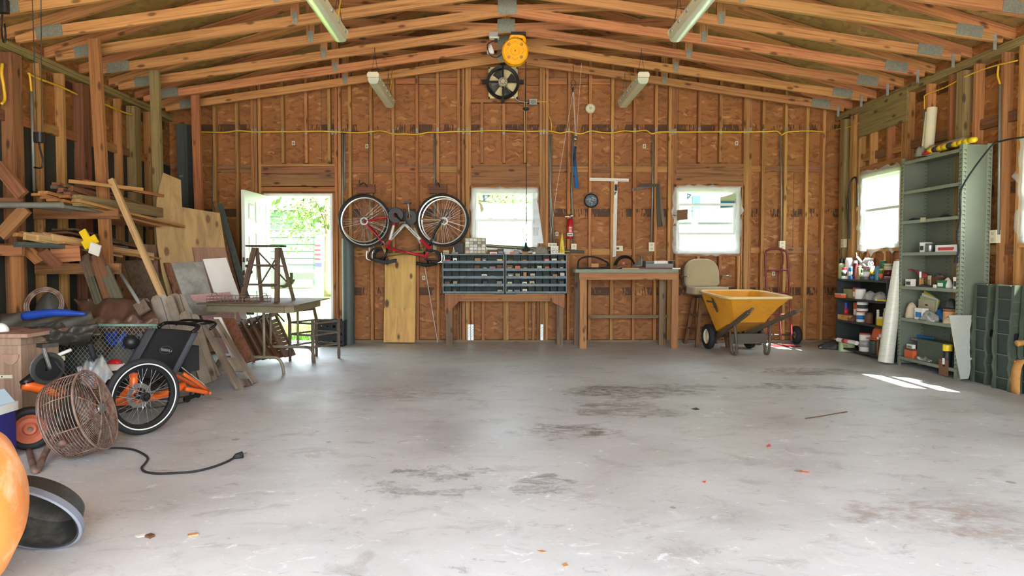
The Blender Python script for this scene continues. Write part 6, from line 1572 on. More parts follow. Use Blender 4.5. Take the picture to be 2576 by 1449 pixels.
# --- on top of the steel shelving
z = SZ
a = PX(2335, 365, SX0 + .16); b = PX(2350, 272, SX0 + .24)
o = thing('paper_roll', 'cream paper roll standing on top of the steel shelving', 'roll', (SX0 + .16, a.y, z))
MB().tube([(SX0 + .16, a.y, z), (SX0 + .22, b.y, b.z)], .048, 20).build('outer_roll', 'paper_roll', o, smooth=True, angle=40)
MB().tube([(SX0 + .135, a.y + .05, z), (SX0 + .2, b.y + .045, b.z - .03)], .02, 12).build('inner_roll', 'paper_roll', o, smooth=True, angle=40)
lump('grey_rag', 'grey rag hanging at the far end on top of the steel shelving', 'rag', (SX0 + .05, PX(2315, 375, SX0 + .05).y, z), (.05, .07, .10), 'rag_grey', 71, amp=.25)
lump('tan_pouch', 'tan leather pouch lying on top of the steel shelving', 'pouch', (SX0 + .13, PX(2345, 365, SX0 + .13).y, z), (.07, .12, .10), 'rag_cream', 72, amp=.16)
lump('red_cloth', 'red cloth corner on top of the steel shelving', 'cloth', (SX0 + .02, PX(2330, 382, SX0 + .02).y, z), (.02, .05, .03), 'red', 73)
q0, q1 = PX(2334, 378, SX0 + .03), PX(2455, 362, SX0 + .05)
o = thing('yellow_bag', 'yellow plastic bag rolled along the top edge of the steel shelving', 'bag', (SX0 + .04, (q0.y + q1.y) / 2, z)); k = 9; rr_ = random.Random(8)
for i in range(k):
    f0, f1 = i / k, (i + 1) / k; ya, yb = q0.y + (q1.y - q0.y) * f0, q0.y + (q1.y - q0.y) * f1
    MB().tube([(SX0 + .04, ya, z + .028), (SX0 + .042, (ya + yb) / 2, z + .032), (SX0 + .045, yb, z + .028)], [.024 + rr_.uniform(0, .006), .03, .022 + rr_.uniform(0, .006)], 10).build('fold', 'yellow' if i not in (1, 4) else 'charcoal', o, smooth=True)
q0, q1 = PX(2350, 362, SX0 + .13), PX(2425, 345, SX0 + .13)
tag(MB().tube(spline([(SX0 + .13, q0.y, z + .05), (SX0 + .13, (q0.y + q1.y) / 2, z + .07), (SX0 + .14, q1.y, z + .075)], 4), [.03, .034, .03, .033, .03, .034, .03, .028, .026], 10).build('clear_wrap', 'bag_clear', smooth=True), 'clear plastic wrap roll behind the yellow bag on the steel shelving', 'plastic')
# --- black cord hanging over the shelving
pts = [PX(2576, 345, 4.30), PX(2520, 355, 4.32), PX(2490, 372, 4.345), Vector((SX0 - .02, SY0 - .03, PX(2440, 470, SX0).z)), Vector((SX0 - .02, SY0 - .02, PX(2415, 540, SX0).z)), Vector((SX0 - .02, SY0 + .02, PX(2412, 590, SX0).z)), Vector((SX0 - .015, SY0 + .0, PX(2420, 630, SX0).z)), Vector((SX0 - .015, SY0 + .03, PX(2412, 648, SX0).z))]
o = thing('extension_cord', 'black cord sagging from the right wall over the end of the steel shelving', 'cord', pts[-1]); MB().tube(spline(pts, 6), .008, 6).build('cord', 'black_rubber', o, smooth=True); MB().cyl(pts[-1], pts[-1] + Vector((0, .01, -.05)), .015, 8).build('plug', 'black_rubber', o)
# ---------------------------------------------------------------- black shelving unit with spray cans
BX0, BX1 = 4.30, 4.60; BY1 = PX(2107, 700, BX0).y; BY0 = 7.42
BZ = [PX(2107, 701, BX0).z, PX(2107, 748, BX0).z, PX(2107, 803, BX0).z, .05]
bs = thing('black_shelving', 'low black shelving unit crowded with cans, left of the steel shelving', 'shelving', ((BX0 + BX1) / 2, (BY0 + BY1) / 2, 0))
for i, z in enumerate(BZ):
    MB().box((BX0, BY0, z - .022), (BX1, BY1, z)).build('shelf', 'shelf_black', bs)
for y in (BY0 - .018, BY1): MB().box((BX0, y, 0), (BX1, y + .018, BZ[0] + (.02 if y < BY1 else 0))).build('side_panel', 'shelf_black', bs)
MB().box((BX1, BY0, 0), (BX1 + .006, BY1, BZ[0])).build('back_panel', 'shelf_black', bs)
G = 'cans and bottles on the black shelving'
z = BZ[0]; F_, B_ = BX0 + .07, BX0 + .17
for nm, lb, ct, u, vt, X, r, bo, ca, ba, tp, cf in (
    ('spray_can', 'grey-green spray can with black cap at the far left of the black shelving top', 'spray can', 2118, 651, B_, .038, 'lightgreen', 'black_plastic', None, .8, .24),
    ('spray_can', 'short white spray can with red cap on the black shelving top', 'spray can', 2124, 673, F_, .03, 'bottle_white', 'red', 'charcoal', .95, .2),
    ('jug', 'white square-shouldered jug behind the blue can', 'jug', 2136, 649, B_ + .05, .045, 'bottle_white', 'bottle_white', None, .8, .06),
    ('spray_can', 'blue and white striped can on the black shelving top', 'can', 2141, 671, F_, .029, 'blue', 'bottle_white', 'bottle_white', .9, .08),
    ('spray_can', 'tall wine-red spray can with white cap', 'spray can', 2152, 655, F_ + .01, .031, 'wine', 'bottle_white', None, .7, .16),
    ('aerosol', 'slim tan aerosol can right of the wine-red can', 'can', 2162, 669, F_ + .02, .025, 'khaki', 'beige', None, .9, .1),
    ('aerosol', 'slim green can right of the tan aerosol', 'can', 2170, 676, F_ + .02, .022, 'green', 'bottle_white', 'bottle_white', .8, .1),
    ('spray_can', 'silver spray can with pink-red ring in the middle of the black shelving top', 'spray can', 2180, 671, F_, .036, 'grey', 'pinkred', 'paper', .75, .1),
    ('jug', 'white jug with yellow print on the black shelving top', 'jug', 2191, 664, B_, .042, 'bottle_white', 'bottle_white', 'yellow', .5, .12),
    ('small_tin', 'small black and blue tin at the front of the black shelving top', 'tin', 2196, 689, F_ - .02, .03, 'charcoal', 'steel', 'blue', .95, .06),
    ('spray_can', 'teal spray can near the right of the black shelving top', 'spray can', 2208, 669, F_ - .02, .029, 'teal', 'teal', None, .75, .12),
    ('aerosol', 'slim dark green can with orange print', 'can', 2216, 677, F_ - .01, .022, 'green', 'beige', 'orange', .9, .1),
    ('tall_carton', 'tall dark green tin at the right of the black shelving top', 'tin', 2222, 656, B_, .036, 'green', 'green', 'yellow', .98, .05),
    ('tub', 'cream plastic tub at the right end of the black shelving top', 'tub', 2235, 663, B_ - .04, .045, 'beige', 'beige', 'wine', 1.04, .1)):
    o = can(nm, lb, ct, u, vt, X, z, r, bo, ca, ba, tp, cf); o['group'] = G
p = PX(2190, 662, B_)
hl = MB()
for dy in (-.03, .03): hl.torus((B_, p.y + dy, p.z - .005), (1, 0, 0), .022, .006, 14, 6)
tag(hl.build('scissors', 'bottle_white', smooth=True), 'white scissor handles sticking up from the white jug', 'scissors')
a, b = PX(2152, 648, B_), PX(2172, 672, B_); o = thing('caulk_gun', 'grey caulking gun lying across the cans on the black shelving', 'caulk gun', (B_ + .02, b.y, b.z)); MB().tube([(B_ + .02, a.y, a.z), (B_ + .02, b.y, b.z)], .02, 10).build('barrel', 'grey', o, smooth=True); MB().tube([(B_ + .02, a.y, a.z), (B_ + .02, a.y + .02, a.z + .06)], .005, 6).build('nozzle', 'bottle_white', o)
a, b = PX(2166, 652, B_ + .06), PX(2184, 668, B_ + .06); o = tag(MB().box((-.05, -.08, -.01), (.05, .08, .01), Matrix.Translation((B_ + .08, (a.y + b.y) / 2, (a.z + b.z) / 2)) @ Matrix.Rotation(-.6, 4, 'X')).build('cleaner_pack', 'bottle_white'), 'white and blue packet tilted behind the cans on the black shelving', 'packet')
lump('red_rag', 'red rag at the right front of the black shelving top', 'rag', (F_ - .02, PX(2234, 700, F_).y, z), (.05, .07, .035), 'wine', 80, amp=.25)
z = BZ[1]
can('yellow_jug', 'yellow-topped squeeze bottle at the left of the second black shelf', 'bottle', 2112, 719, BX0 + .07, z, .03, 'beige', 'yellow', 'charcoal', 1.02, .45)
can('oil_can', 'dark pump oiler on the second black shelf', 'oil can', 2127, 720, BX0 + .12, z, .03, 'charcoal', 'grey', None, .3, .4)
pbox('orange_pads', 'orange sanding pads poking out at the left end of the second black shelf', 'pads', 2100, 2116, 738, BX0 - .02, z, 'orange', .06, labm='rag_cream')
pbox('low_box', 'low brownish box on the second black shelf', 'box', 2122, 2144, 727, BX0 + .06, z, 'khaki', .1)
pbox('red_tin', 'small red and white tin on the second black shelf', 'tin', 2146, 2153, 724, BX0 + .05, z, 'pinkred', .05, lab='paper')
can('paint_can', 'white paint can on the second black shelf', 'paint can', 2165, 725, BX0 + .08, z, .06, 'paper', 'grey', None, .98, .05)
lump('bag_of_parts', 'clear grey bag of parts on the second black shelf', 'bag', (BX0 + .09, PX(2190, 735, BX0 + .09).y, z), (.06, .11, .10), 'bag_clear', 81, amp=.25)
lump('tied_bag', 'knotted clear plastic bag at the right of the second black shelf', 'bag', (BX0 + .08, PX(2216, 735, BX0 + .08).y, z), (.05, .10, .10), 'bag_clear', 82, amp=.3)
a, b = PX(2200, 754, BX0 - .01), PX(2232, 752, BX0 - .01); o = thing('paint_roller', 'yellow-handled roller lying on the front edge of the second black shelf', 'roller', (BX0 + .01, a.y, z)); MB().cyl((BX0 + .012, a.y, z + .014), (BX0 + .012, b.y, z + .014), .011, 8).build('handle', 'yellow', o); MB().ball((BX0 + .012, a.y, z + .016), .016).build('knob', 'paper', o, smooth=True)
z = BZ[2]
can('spray_can', 'blue and white spray can on the third black shelf', 'spray can', 2128, 760, BX0 + .12, z, .034, 'bottle_white', 'deep_blue', 'red', .95, .45)
pbox('yellow_tray', 'flat orange-yellow tray at the left of the third black shelf', 'tray', 2106, 2137, 792, BX0 + .01, z, 'rust_yellow', .14, lid=False)
lump('brown_sack', 'dark brown cloth bag on the third black shelf', 'bag', (BX0 + .06, PX(2145, 795, BX0 + .06).y, z), (.05, .08, .07), 'brown', 83, amp=.3)
pbox('orange_carton', 'slim orange carton standing on the third black shelf', 'carton', 2147, 2156, 761, BX0 + .13, z, 'orange', .05, lab='paper')
o = can('paint_can', 'upper white paint can with dark splash on the third black shelf', 'paint can', 2170, 757, BX0 + .10, PX(2170, 782, BX0 + .10).z, .062, 'paper', 'grey', 'charcoal', .98, .05)
can('paint_can', 'lower white and blue paint can on the third black shelf', 'paint can', 2168, 782.5, BX0 + .10, z, .06, 'paper', 'red', 'blue', .98, .08)
can('brown_jar', 'brown jar right of the paint cans on the third black shelf', 'jar', 2186, 786, BX0 + .08, z, .045, 'brown', 'charcoal', None, .95, .12)
can('brass_fitting', 'brass and white bottle at the right of the third black shelf', 'bottle', 2209, 779, BX0 + .08, z, .022, 'khaki', 'cream_plastic', None, .7, .5)
pbox('sponge_pack', 'yellow and white packet tilted at the right of the third black shelf', 'packet', 2206, 2219, 797, BX0 + .03, z, 'yellow', .06, labm='paper')
can('white_bottle', 'pale bottle at the right end of the third black shelf', 'bottle', 2228, 776, BX0 + .05, z, .026, 'rag_cream', 'paper', None, .7, .2)
z = BZ[3]
can('bucket', 'clear zip bag of white powder with pink seal on the bottom black shelf', 'bag', 2177, 838, BX0 + .08, z, .065, 'paper', 'pinkred', 'bag_clear', 1.0, .06)
o = thing('orange_hat', 'orange cap hanging on the bottom black shelf', 'cap', (BX0 + .05, PX(2201, 850, BX0 + .05).y, PX(2201, 853, BX0).z)); q = PX(2202, 852, BX0 + .04); hh = PX(2202, 823, BX0 + .04).z - q.z
def hatf(u, v): an = 2 * PI * u; rr2 = math.cos(v * PI / 2) ** .5; return (BX0 + .09 + .06 * rr2 * math.cos(an), q.y + .13 * rr2 * math.sin(an), q.z + hh * math.sin(v * PI / 2))
MB().grid(hatf, 20, 7).build('crown', 'orange', o, smooth=True); MB().box((BX0 + .0, q.y - .1, q.z - .012), (BX0 + .14, q.y + .12, q.z - .002)).build('brim', 'orange', o)
can('dark_jug', 'dark patterned canister under the orange cap', 'canister', 2199, 854, BX0 + .08, z, .05, 'dock_green', 'charcoal', None, .9, .05)
can('amber_bottle', 'slim amber bottle at the right of the bottom black shelf', 'bottle', 2209, 848, BX0 + .01, z, .018, 'amber', 'bottle_white', None, .8, .12)
can('white_jar', 'small jar with white lid behind the film roll on the bottom black shelf', 'jar', 2219, 841, BX0 + .06, z, .035, 'grey', 'bottle_white', 'teal', .95, .14)
# litter of tubes in front of it
a = PF(2106, 868); b = PF(2148, 872)
def gp(u, v, z): return PF(u, v, z)
o = thing('caulk_tube', 'white caulk tube with red print lying on the pile at the wall', 'caulk tube', gp(2130, 850, .1)); a, b = PY(2108, 842, 8.0), PY(2156, 843, 7.9); a = PX(2108, 842, 4.22); b = PX(2156, 842, 4.26); a.z = b.z = .15
MB().cyl(a, b, .026, 12).build('tube', 'paper', o, smooth=True, angle=40); MB().tube([a, a + (a - b).normalized() * .07], [.008, .003], 8).build('nozzle', 'bottle_white', o); MB().cyl(a.lerp(b, .3), a.lerp(b, .62), .0268, 12).build('print', 'pinkred', o, smooth=True)
q = PF(2112, 884); q2 = PF(2142, 886)
o = thing('green_canister', 'pale green plastic tool case lying on the floor by the black shelving', 'case', q); MB().rbox((0, 0, 0), ((q2 - q).length + .05, .1, .11), .03, Matrix.Translation((q.x, q.y, 0)) @ Matrix.Rotation(-.25, 4, 'Z')).build('body', 'lightgreen', o, smooth=True, angle=40); MB().box((.04, -.004, .055), (.09, -.0005, .085), Matrix.Translation((q.x, q.y, 0)) @ Matrix.Rotation(-.25, 4, 'Z')).build('label', 'khaki', o)
MB().rbox((.0, .02, .11), (.16, .09, .135), .02, Matrix.Translation((q.x, q.y, 0)) @ Matrix.Rotation(-.25, 4, 'Z')).build('top_tray', 'beige', o)
lump('tool_heap', 'dark heap of drill bits and parts behind the green case', 'tools', (q.x + .14, q.y + .25, 0), (.22, .12, .12), 'charcoal', 84, amp=.35, n=24)
lump('rust_heap', 'rusty scrap at the far left of the floor pile', 'scrap', (PF(2084, 876).x, PF(2084, 876).y, 0), (.10, .08, .07), 'brown', 85, amp=.35)
for i, (u0, v0, u1, v1, lb) in enumerate(((2062, 874, 2090, 872, 'thin pale stick on the floor pile, nearest the corner'), (2066, 870, 2095, 869, 'second pale stick on the floor pile'), (2145, 872, 2166, 885, 'grey file sticking out right of the green case'))):
    a, b = PF(u0, v0, .02), PF(u1, v1, .02); tag(MB().cyl(a, b, .008, 6).build('stick', 'beige' if i < 2 else 'steel'), lb, 'stick')
o = tag(MB().torus(PF(2165, 872, .05), (.4, -1, .2), .025, .012, 16, 8).build('tape_roll', 'paper', smooth=True), 'white tape roll on the floor right of the green case', 'tape')
# --- leaning roll of clear film
a = Vector((4.235, 7.29, 0)); o = thing('film_roll', 'tall translucent plastic film roll leaning between the two shelvings', 'roll', a)
ax = Vector((.115, .0, 1.09))
MB().tube([Vector((a.x, a.y, .02)), Vector((a.x + .0, a.y, .02)) + ax * .5, Vector((a.x, a.y, .02)) + ax], [.078, .07, .045], 22).build('wrap', 'film_roll', o, smooth=True, angle=50); MB().tube([Vector((a.x, a.y, .012)), Vector((a.x, a.y, .02)) + ax * 1.02], .03, 12).build('core', 'cardboard', o, smooth=True, angle=50)
# --- toothed grey board
YT = SY0 - .06
pts = [(2389, 793), (2445, 793), (2443, 803), (2444.5, 804), (2452, 806), (2444, 808), (2443, 815), (2440, 828), (2441, 848), (2439, 860), (2441, 876), (2439, 884), (2441, 900), (2457, 902), (2441, 906), (2442, 925), (2440, 940), (2436, 953), (2417, 954)]
Qb = [PY(u, v, YT - .05 * (v - 793) / 160) for u, v in pts]; k = len(Qb)
o = tag(MB().add([tuple(q) for q in Qb] + [(q.x, q.y + .012, q.z) for q in Qb], [tuple(range(k)), tuple(range(2 * k - 1, k - 1, -1))] + [((i + 1) % k, i, k + i, k + (i + 1) % k) for i in range(k)]).build('toothed_board', 'saw_grey'), 'pale grey tapering board with ragged edge leaning on the steel shelving', 'board')
# --- dark green plastic sections
def dock(label, X0, X1, Y1, Y0, hexa):
    o = thing('plastic_section', label, 'plastic panel', ((X0 + X1) / 2, (Y0 + Y1) / 2, 0)); Zt = .905
    prof = [(0, 0), (0, .05), (.01, .12), (-.005, .2), (.008, .27), (-.006, .33), (-.008, .42), (.006, .5), (.002, .58), (.012, .66), (.02, Zt)]
    w = X1 - X0
    L = [(X0 + a, z) for a, z in prof] + [(X1 - .25 * w * (z / Zt) - .0, z) for a, z in prof[::-1]]
    k = len(L); MB().add([(x, Y1, z) for x, z in L] + [(x, Y1 - .03, z) for x, z in L], [tuple(range(k)), tuple(range(2 * k - 1, k - 1, -1))] + [((i + 1) % k, i, k + i, k + (i + 1) % k) for i in range(k)]).build('end_column', 'dock_green', o)
    # near end of the section faces the camera
    MB().box((X0 + .02, Y0, 0), (X0 + .04, Y1 - .03, Zt)).build('web_panel', 'dock_dark', o)
    for yy in (Y0 - .03,):
        MB().add([(x, yy + .03, z) for x, z in L] + [(x, yy, z) for x, z in L], [tuple(range(k)), tuple(range(2 * k - 1, k - 1, -1))] + [((i + 1) % k, i, k + i, k + (i + 1) % k) for i in range(k)]).build('end_column', 'dock_green', o)
        MB().rbox((X0 + w * .22, -.50, 0), (X0 + w * .62, -.43, .004), .015, Matrix(((1, 0, 0, 0), (0, 0, 1, yy - .004), (0, -1, 0, 0), (0, 0, 0, 1)))).build('hand_hole', 'print_black', o)
    for z in (.18, .27, .42, .56, .66, .76): MB().box((X0 + .006, Y0 - .033, z), (X1 - .03, Y0 - .0305, z + .008)).build('rib', 'dock_edge', o)
    for z in (.10, .30, .48, .60, .78, .895): MB().box((X0 + .008, Y0, z), (X0 + .02, Y1 - .03, z + .008)).build('rib', 'dock_edge', o)
    n_ = max(1, int((Y1 - Y0) / .1))
    for i in range(1, n_): yy = Y0 + (Y1 - Y0) * i / n_; MB().box((X0 + .008, yy, .785), (X0 + .02, yy + .006, .895)).build('rib', 'dock_edge', o)
    if hexa:
        c = (X0 + .01, Y1 - .2, .52); MB().tube([(c[0], c[1] + .10 * math.cos(PI / 2 + i * PI / 3) , c[2] + .11 * math.sin(PI / 2 + i * PI / 3)) for i in range(6)], .006, 4, closed=True).build('hexagon_rib', 'dock_edge', o)
        MB().box((c[0] - .002, c[1] - .003, c[2] + .11), (c[0] + .01, c[1] + .003, .785)).build('rib', 'dock_edge', o)
    return o
dock('dark green ribbed plastic section right behind the grey toothed board', 4.40, 4.50, 6.22, 6.05, False)
dock('larger dark green ribbed plastic section with hexagon, at the right edge', 4.36, 4.47, 5.90, 5.72, False)
dock('dark green plastic section with hexagonal pocket cut by the right picture edge', 4.40, 4.47, 5.66, 5.0, True)
# --- rusty yellow machine leg at the right edge
b = PF(2535, 986); o = thing('yellow_machine', 'rusty yellow curved steel machine frame at the right picture edge', 'machine', b)
def arch(u, v):
    an = PI * u; return (b.x + .20 - .19 * math.copysign(abs(math.cos(an)) ** .5, math.cos(an)), b.y - .12 * v, .30 * math.sin(an) ** .35 if 0 < u < 1 else 0)
MB().grid(arch, 18, 2, thick=(0, 0, .006)).build('curved_leg', 'rust_yellow', o, smooth=True); MB().box((b.x + .03, b.y - .03, .03), (b.x + .37, b.y - .02, .27)).build('web_plate', 'rust_yellow', o)
MB().cyl((b.x + .16, b.y - .06, .30), (b.x + .16, b.y - .06, .40), .03, 10).build('post', 'rust_pipe', o); MB().tube(spline([(b.x + .02, b.y - .06, .42), (b.x + .1, b.y - .06, .43), (b.x + .4, b.y - .08, .45)], 4), .028, 10).build('arm', 'rust_yellow', o, smooth=True)
# --- fixed to the right wall
def onr(u, v, X=XR - .012): return PX(u, v, X)
def rdrop(pts, boxes, label, name='conduit_drop', cat='conduit'):
    t = thing(name, label, cat, onr(*pts[-1]) if pts else onr(boxes[0][0], boxes[0][1]))
    if pts: MB().tube([onr(u, v) for u, v in pts], .012, 8).build('conduit', 'conduit', t, smooth=True)
    for u, v, w_, h_ in boxes:
        p = onr(u, v); MB().cbox((p.x, p.y, p.z), (.045, w_, h_)).build('outlet_box', 'cream_plastic', t)
        for s in (-1, 1): MB().cbox((p.x - .0245, p.y, p.z + s * h_ * .22), (.004, .032, .028)).build('receptacle', 'beige', t)
    return t
rdrop([(2516, 212), (2512, 590)], [(2503, 595, .08, .12)], 'conduit drop with double outlet right of the steel shelving')
rdrop([(2326, 275), (2324, 345)], [], 'short conduit above the cream paper roll on the right wall')
rdrop([], [(2123, 612, .07, .11)], 'single cream outlet left of the side window on the right wall', 'wall_outlet', 'outlet')
us2 = [(2077, 330), (2107, 325), (2142, 318), (2170, 305)]; pa = [onr(u, v) for u, v in us2]
tag(MB().tube(spline(pa, 4), .007, 6).build('electrical_cable', 'yellow_wire', smooth=True), 'yellow cable end turning onto the right wall at the corner', 'cable')
pa = [onr(u, v) for u, v in ((2326, 250), (2330, 238), (2377, 220), (2430, 192), (2494, 168), (2560, 152))]
tag(MB().tube(spline([onr(2326, 275)] + pa, 4), .007, 6).build('electrical_cable', 'yellow_wire', smooth=True), 'yellow cable along the top of the right wall studs', 'cable')
pa = [onr(u, v) for u, v in ((2512, 165), (2510, 190), (2516, 212))]
tag(MB().tube(spline(pa, 4), .009, 6).build('electrical_cable', 'yellow_wire', smooth=True), 'short yellow cable entering the conduit right of the steel shelving', 'cable')
# bow saw hung on a stud
o = thing('bow_saw', 'old dark bow saw hanging on the right wall near the corner', 'saw', onr(2150, 600)); xs = XR - .03
fr_ = [onr(u, v, xs) for u, v in ((2138, 600), (2132, 520), (2139, 465), (2148, 447), (2156, 456), (2158, 520))]
MB().tube(spline(fr_, 4), .012, 6).build('saw_frame', 'dark_steel', o, smooth=True); MB().tube([onr(2158, 462, xs), onr(2155, 530, xs)], [.01, .006], 6).build('handle', 'stool_wood', o)
q0, q1 = onr(2140, 470, xs), onr(2138, 600, xs); MB().box((xs - .001, q1.y - .015, q1.z), (xs + .001, q1.y + .02, q0.z)).build('blade', 'steel', o)
# white jug on the sill
p = PX(2172, 630, XR - .03); can('white_jug', 'white plastic jug at the corner of the side window sill', 'jug', 2172, 608, XR - .03, PX(2172, 632, XR - .03).z, .04, 'bottle_white', 'bottle_white', None, .5, .2)
# ---------------------------------------------------------------- lumber rack on the left
def col(name, u0, v0, u1, v1, Y, w, d, mat, parent=None, Y1=None, roll=(1, 0, 0), label=None):
    return board(name, PY(u0, v0, Y), PY(u1, v1, Y if Y1 is None else Y1), w, d, mat, parent, roll, label)
rk = thing('lumber_rack', 'tall wooden lumber rack of posts and arms along the left wall', 'rack', (-3.75, 7.5, 0))
def rpost(u, v, Y, mat, xb):
    p = PY(u, v, Y); zt = zchord(p.x) + .03
    board('upright', (xb, Y, 0), (p.x, Y, zt), .10, .05, mat, rk, (1, 0, 0))
rpost(237, 95, 6.45, 'stud_red', -3.66); rpost(389, 178, 7.52, 'treated', -3.70); rpost(491, 206, 8.57, 'stud_red', -3.71)
for Y, mt in ((6.45, 'header_wood'), (7.52, 'dark_board'), (8.57, 'dark_board')):
    for z in (1.56, 1.04): board('arm', (XL + .01, Y - .045, z), (-3.55, Y - .045, z), .038, .1, mt, rk, (0, 1, 0))
for Y in (6.05,):
    board('brace', PY(-6, 415, 5.7), PY(58, 492, 5.7), .04, .10, 'header_wood', rk, (0, 1, 0)); board('brace', PY(66, 524, 5.7), PY(2, 592, 5.7), .04, .10, 'header_wood', rk, (0, 1, 0))
board('arm', (XL + .01, 5.74, 1.60), (-4.0, 5.74, 1.60), .038, .09, 'dark_board', rk, (0, 1, 0)); board('arm', (XL + .01, 5.74, 1.20), (-4.0, 5.74, 1.20), .038, .09, 'header_wood', rk, (0, 1, 0))
board('arm_post', (-3.62, 7.62, 0), (-3.66, 7.62, 1.54), .09, .04, 'stud_red', rk, (1, 0, 0)); board('arm_post', (-4.1, 5.80, 0), (-4.1, 5.80, 1.2), .09, .04, 'stud_red', rk, (1, 0, 0))
rd = random.Random(21)
# loose lumber: near ends measured, boards run back along the wall
def stick(u, v, Y, L, w, d, mat, label, group, yaw=0.0, pitch=0.0, rollz=None):
    p = PY(u, v, Y); q = p + Vector((math.sin(yaw) * L, math.cos(yaw) * L, pitch * L))
    q.x = max(q.x, XL + .06); p.x = max(p.x, XL + .06)
    o = board('lumber_piece', p, q, w, d, mat, None, rollz or (1, 0, 0)); tag(o, label, 'lumber', group)
NTH = ORD + ['ninth', 'tenth', 'eleventh', 'twelfth', 'thirteenth', 'fourteenth', 'fifteenth', 'last']
up = 'loose board on the upper arms of the lumber rack, near end %s from the left'; G1 = 'boards on the upper rack arms'
for i, (u, v, Y, w, d, m) in enumerate(((90, 489, 5.85, .09, .022, 'stud_pine'), (108, 484, 5.9, .09, .025, 'stud_pine'), (112, 497, 5.85, .09, .022, 'stud_red'), (135, 470, 6.0, .06, .03, 'grey_brown_board'), (140, 462, 6.05, .07, .025, 'dark_board'),
        (152, 478, 6.0, .05, .035, 'dark_board'), (158, 466, 6.1, .06, .03, 'dark_board'), (168, 487, 6.0, .06, .03, 'dark_board'), (178, 474, 6.15, .05, .05, 'dark_board'), (130, 503, 5.85, .10, .025, 'stud_red'), (150, 505, 5.9, .09, .022, 'stud_pine'), (160, 494, 5.95, .09, .022, 'stud_red'), (200, 480, 6.3, .10, .03, 'dark_board'), (215, 470, 6.4, .10, .02, 'dark_board'), (190, 505, 5.95, .08, .025, 'stud_pine'), (228, 488, 6.6, .12, .02, 'dark_board'))):
    stick(u, v, Y, rd.uniform(1.3, 1.55), w, d, m, up % NTH[(0, 1, 2, 4, 5, 7, 8, 10, 11, 3, 6, 9, 13, 14, 12, 15)[i]], G1, rd.uniform(.02, .16), rd.uniform(-.14, -.08))
stick(213, 456, 6.2, 1.3, .04, .03, 'stud_red', 'reddish stick sticking out highest behind the front rack post', None, .08, -.01)
stick(172, 456, 6.05, .6, .04, .03, 'stud_pine', 'short orange stick lying crosswise on the upper rack boards', None, .9, -.06)
stick(194, 504, 5.98, 1.4, .085, .10, 'treated', 'thick yellowish timber lying at the front of the upper rack arms', None, .02, -.004)
for i, (u, v, lb) in enumerate(((44, 514, 'first grey pipe from the left lying on the upper rack arm'), (98, 514, 'second grey pipe from the left on the upper rack arm'), (129, 516, 'third grey pipe from the left on the upper rack arm'))):
    p = PY(u, v, 5.72); tag(MB().tube([p, p + Vector((.06, 1.7, .0))], .018, 12).build('pipe', 'conduit', smooth=True, angle=40), lb, 'pipe')
tag(MB().cyl((XL + .02, 5.68, PY(0, 516, 5.68).z), (-3.62, 5.68, PY(0, 516, 5.68).z + .0), .025, 12).build('cross_pipe', 'conduit', smooth=True, angle=40), 'grey pipe lying crosswise under the pipe ends at the left edge', 'pipe')
lo = 'loose board on the lower arms of the lumber rack, near end %s from the left'; G2 = 'boards on the lower rack arms'
for i, (u, v, Y, w, d, m) in enumerate(((38, 590, 5.75, .05, .03, 'stud_pine'), (50, 588, 5.8, .04, .04, 'stud_pine'), (62, 594, 5.75, .03, .06, 'pale_board'), (78, 592, 5.85, .03, .06, 'pale_board'), (95, 598, 5.85, .03, .05, 'pale_board'), (110, 594, 5.95, .03, .07, 'pale_board'), (130, 598, 6.0, .03, .06, 'pale_board'), (150, 610, 6.05, .12, .02, 'stud_pine'), (175, 600, 6.2, .05, .03, 'stud_pine'), (145, 585, 6.4, .20, .02, 'dark_board'), (160, 577, 6.6, .25, .02, 'grey_brown_board'))):
    stick(u, v, Y, rd.uniform(1.0, 1.4), w, d, m, lo % NTH[(0, 1, 2, 3, 4, 5, 6, 8, 10, 7, 9)[i]], G2, rd.uniform(.08, .3), rd.uniform(-.15, -.09))
stick(40, 615, 5.7, 1.2, .05, .045, 'bluegrey_post', 'grey painted pole end on the lower rack arms', None, .25, -.01)
for u, v, lb, mt in ((60, 628, 'short reddish board hanging down below the lower rack arms', 'stud_red'), (105, 640, 'broken brown board under the lower rack arms', 'dark_board')):
    a, b = PY(u, v - 8, 5.85), PY(u + 40, v + 30, 5.95); tag(board('lumber_piece', a, b, .10, .02, mt, None, (1, 0, .3)), lb, 'lumber')
a, b = PY(128, 640, 6.1), PY(202, 636, 6.2); tag(board('lumber_piece', a, b, .03, .15, 'stud_red', None, (0, 1, 0)), 'wide reddish board end below the lower rack arms', 'lumber')
# --- tall corner panel
a, b = PY(443, 312, 9.05), PY(470, 312, 9.05); o = thing('corner_panel', 'tall dark grey-green steel panel standing in the back left corner', 'panel', ((a.x + b.x) / 2, 9.1, 0)); MB().box((a.x, 9.05, 0), (b.x, 9.075, a.z)).build('front_face', 'bluegrey_post', o); MB().box((b.x, 9.06, 0), (b.x + .06, 9.18, a.z - .01)).build('return_flange', 'charcoal', o); MB().cbox((PY(456, 443, 9.05).x, 9.048, PY(456, 443, 9.05).z), (.05, .003, .025)).build('label', 'grey', o)
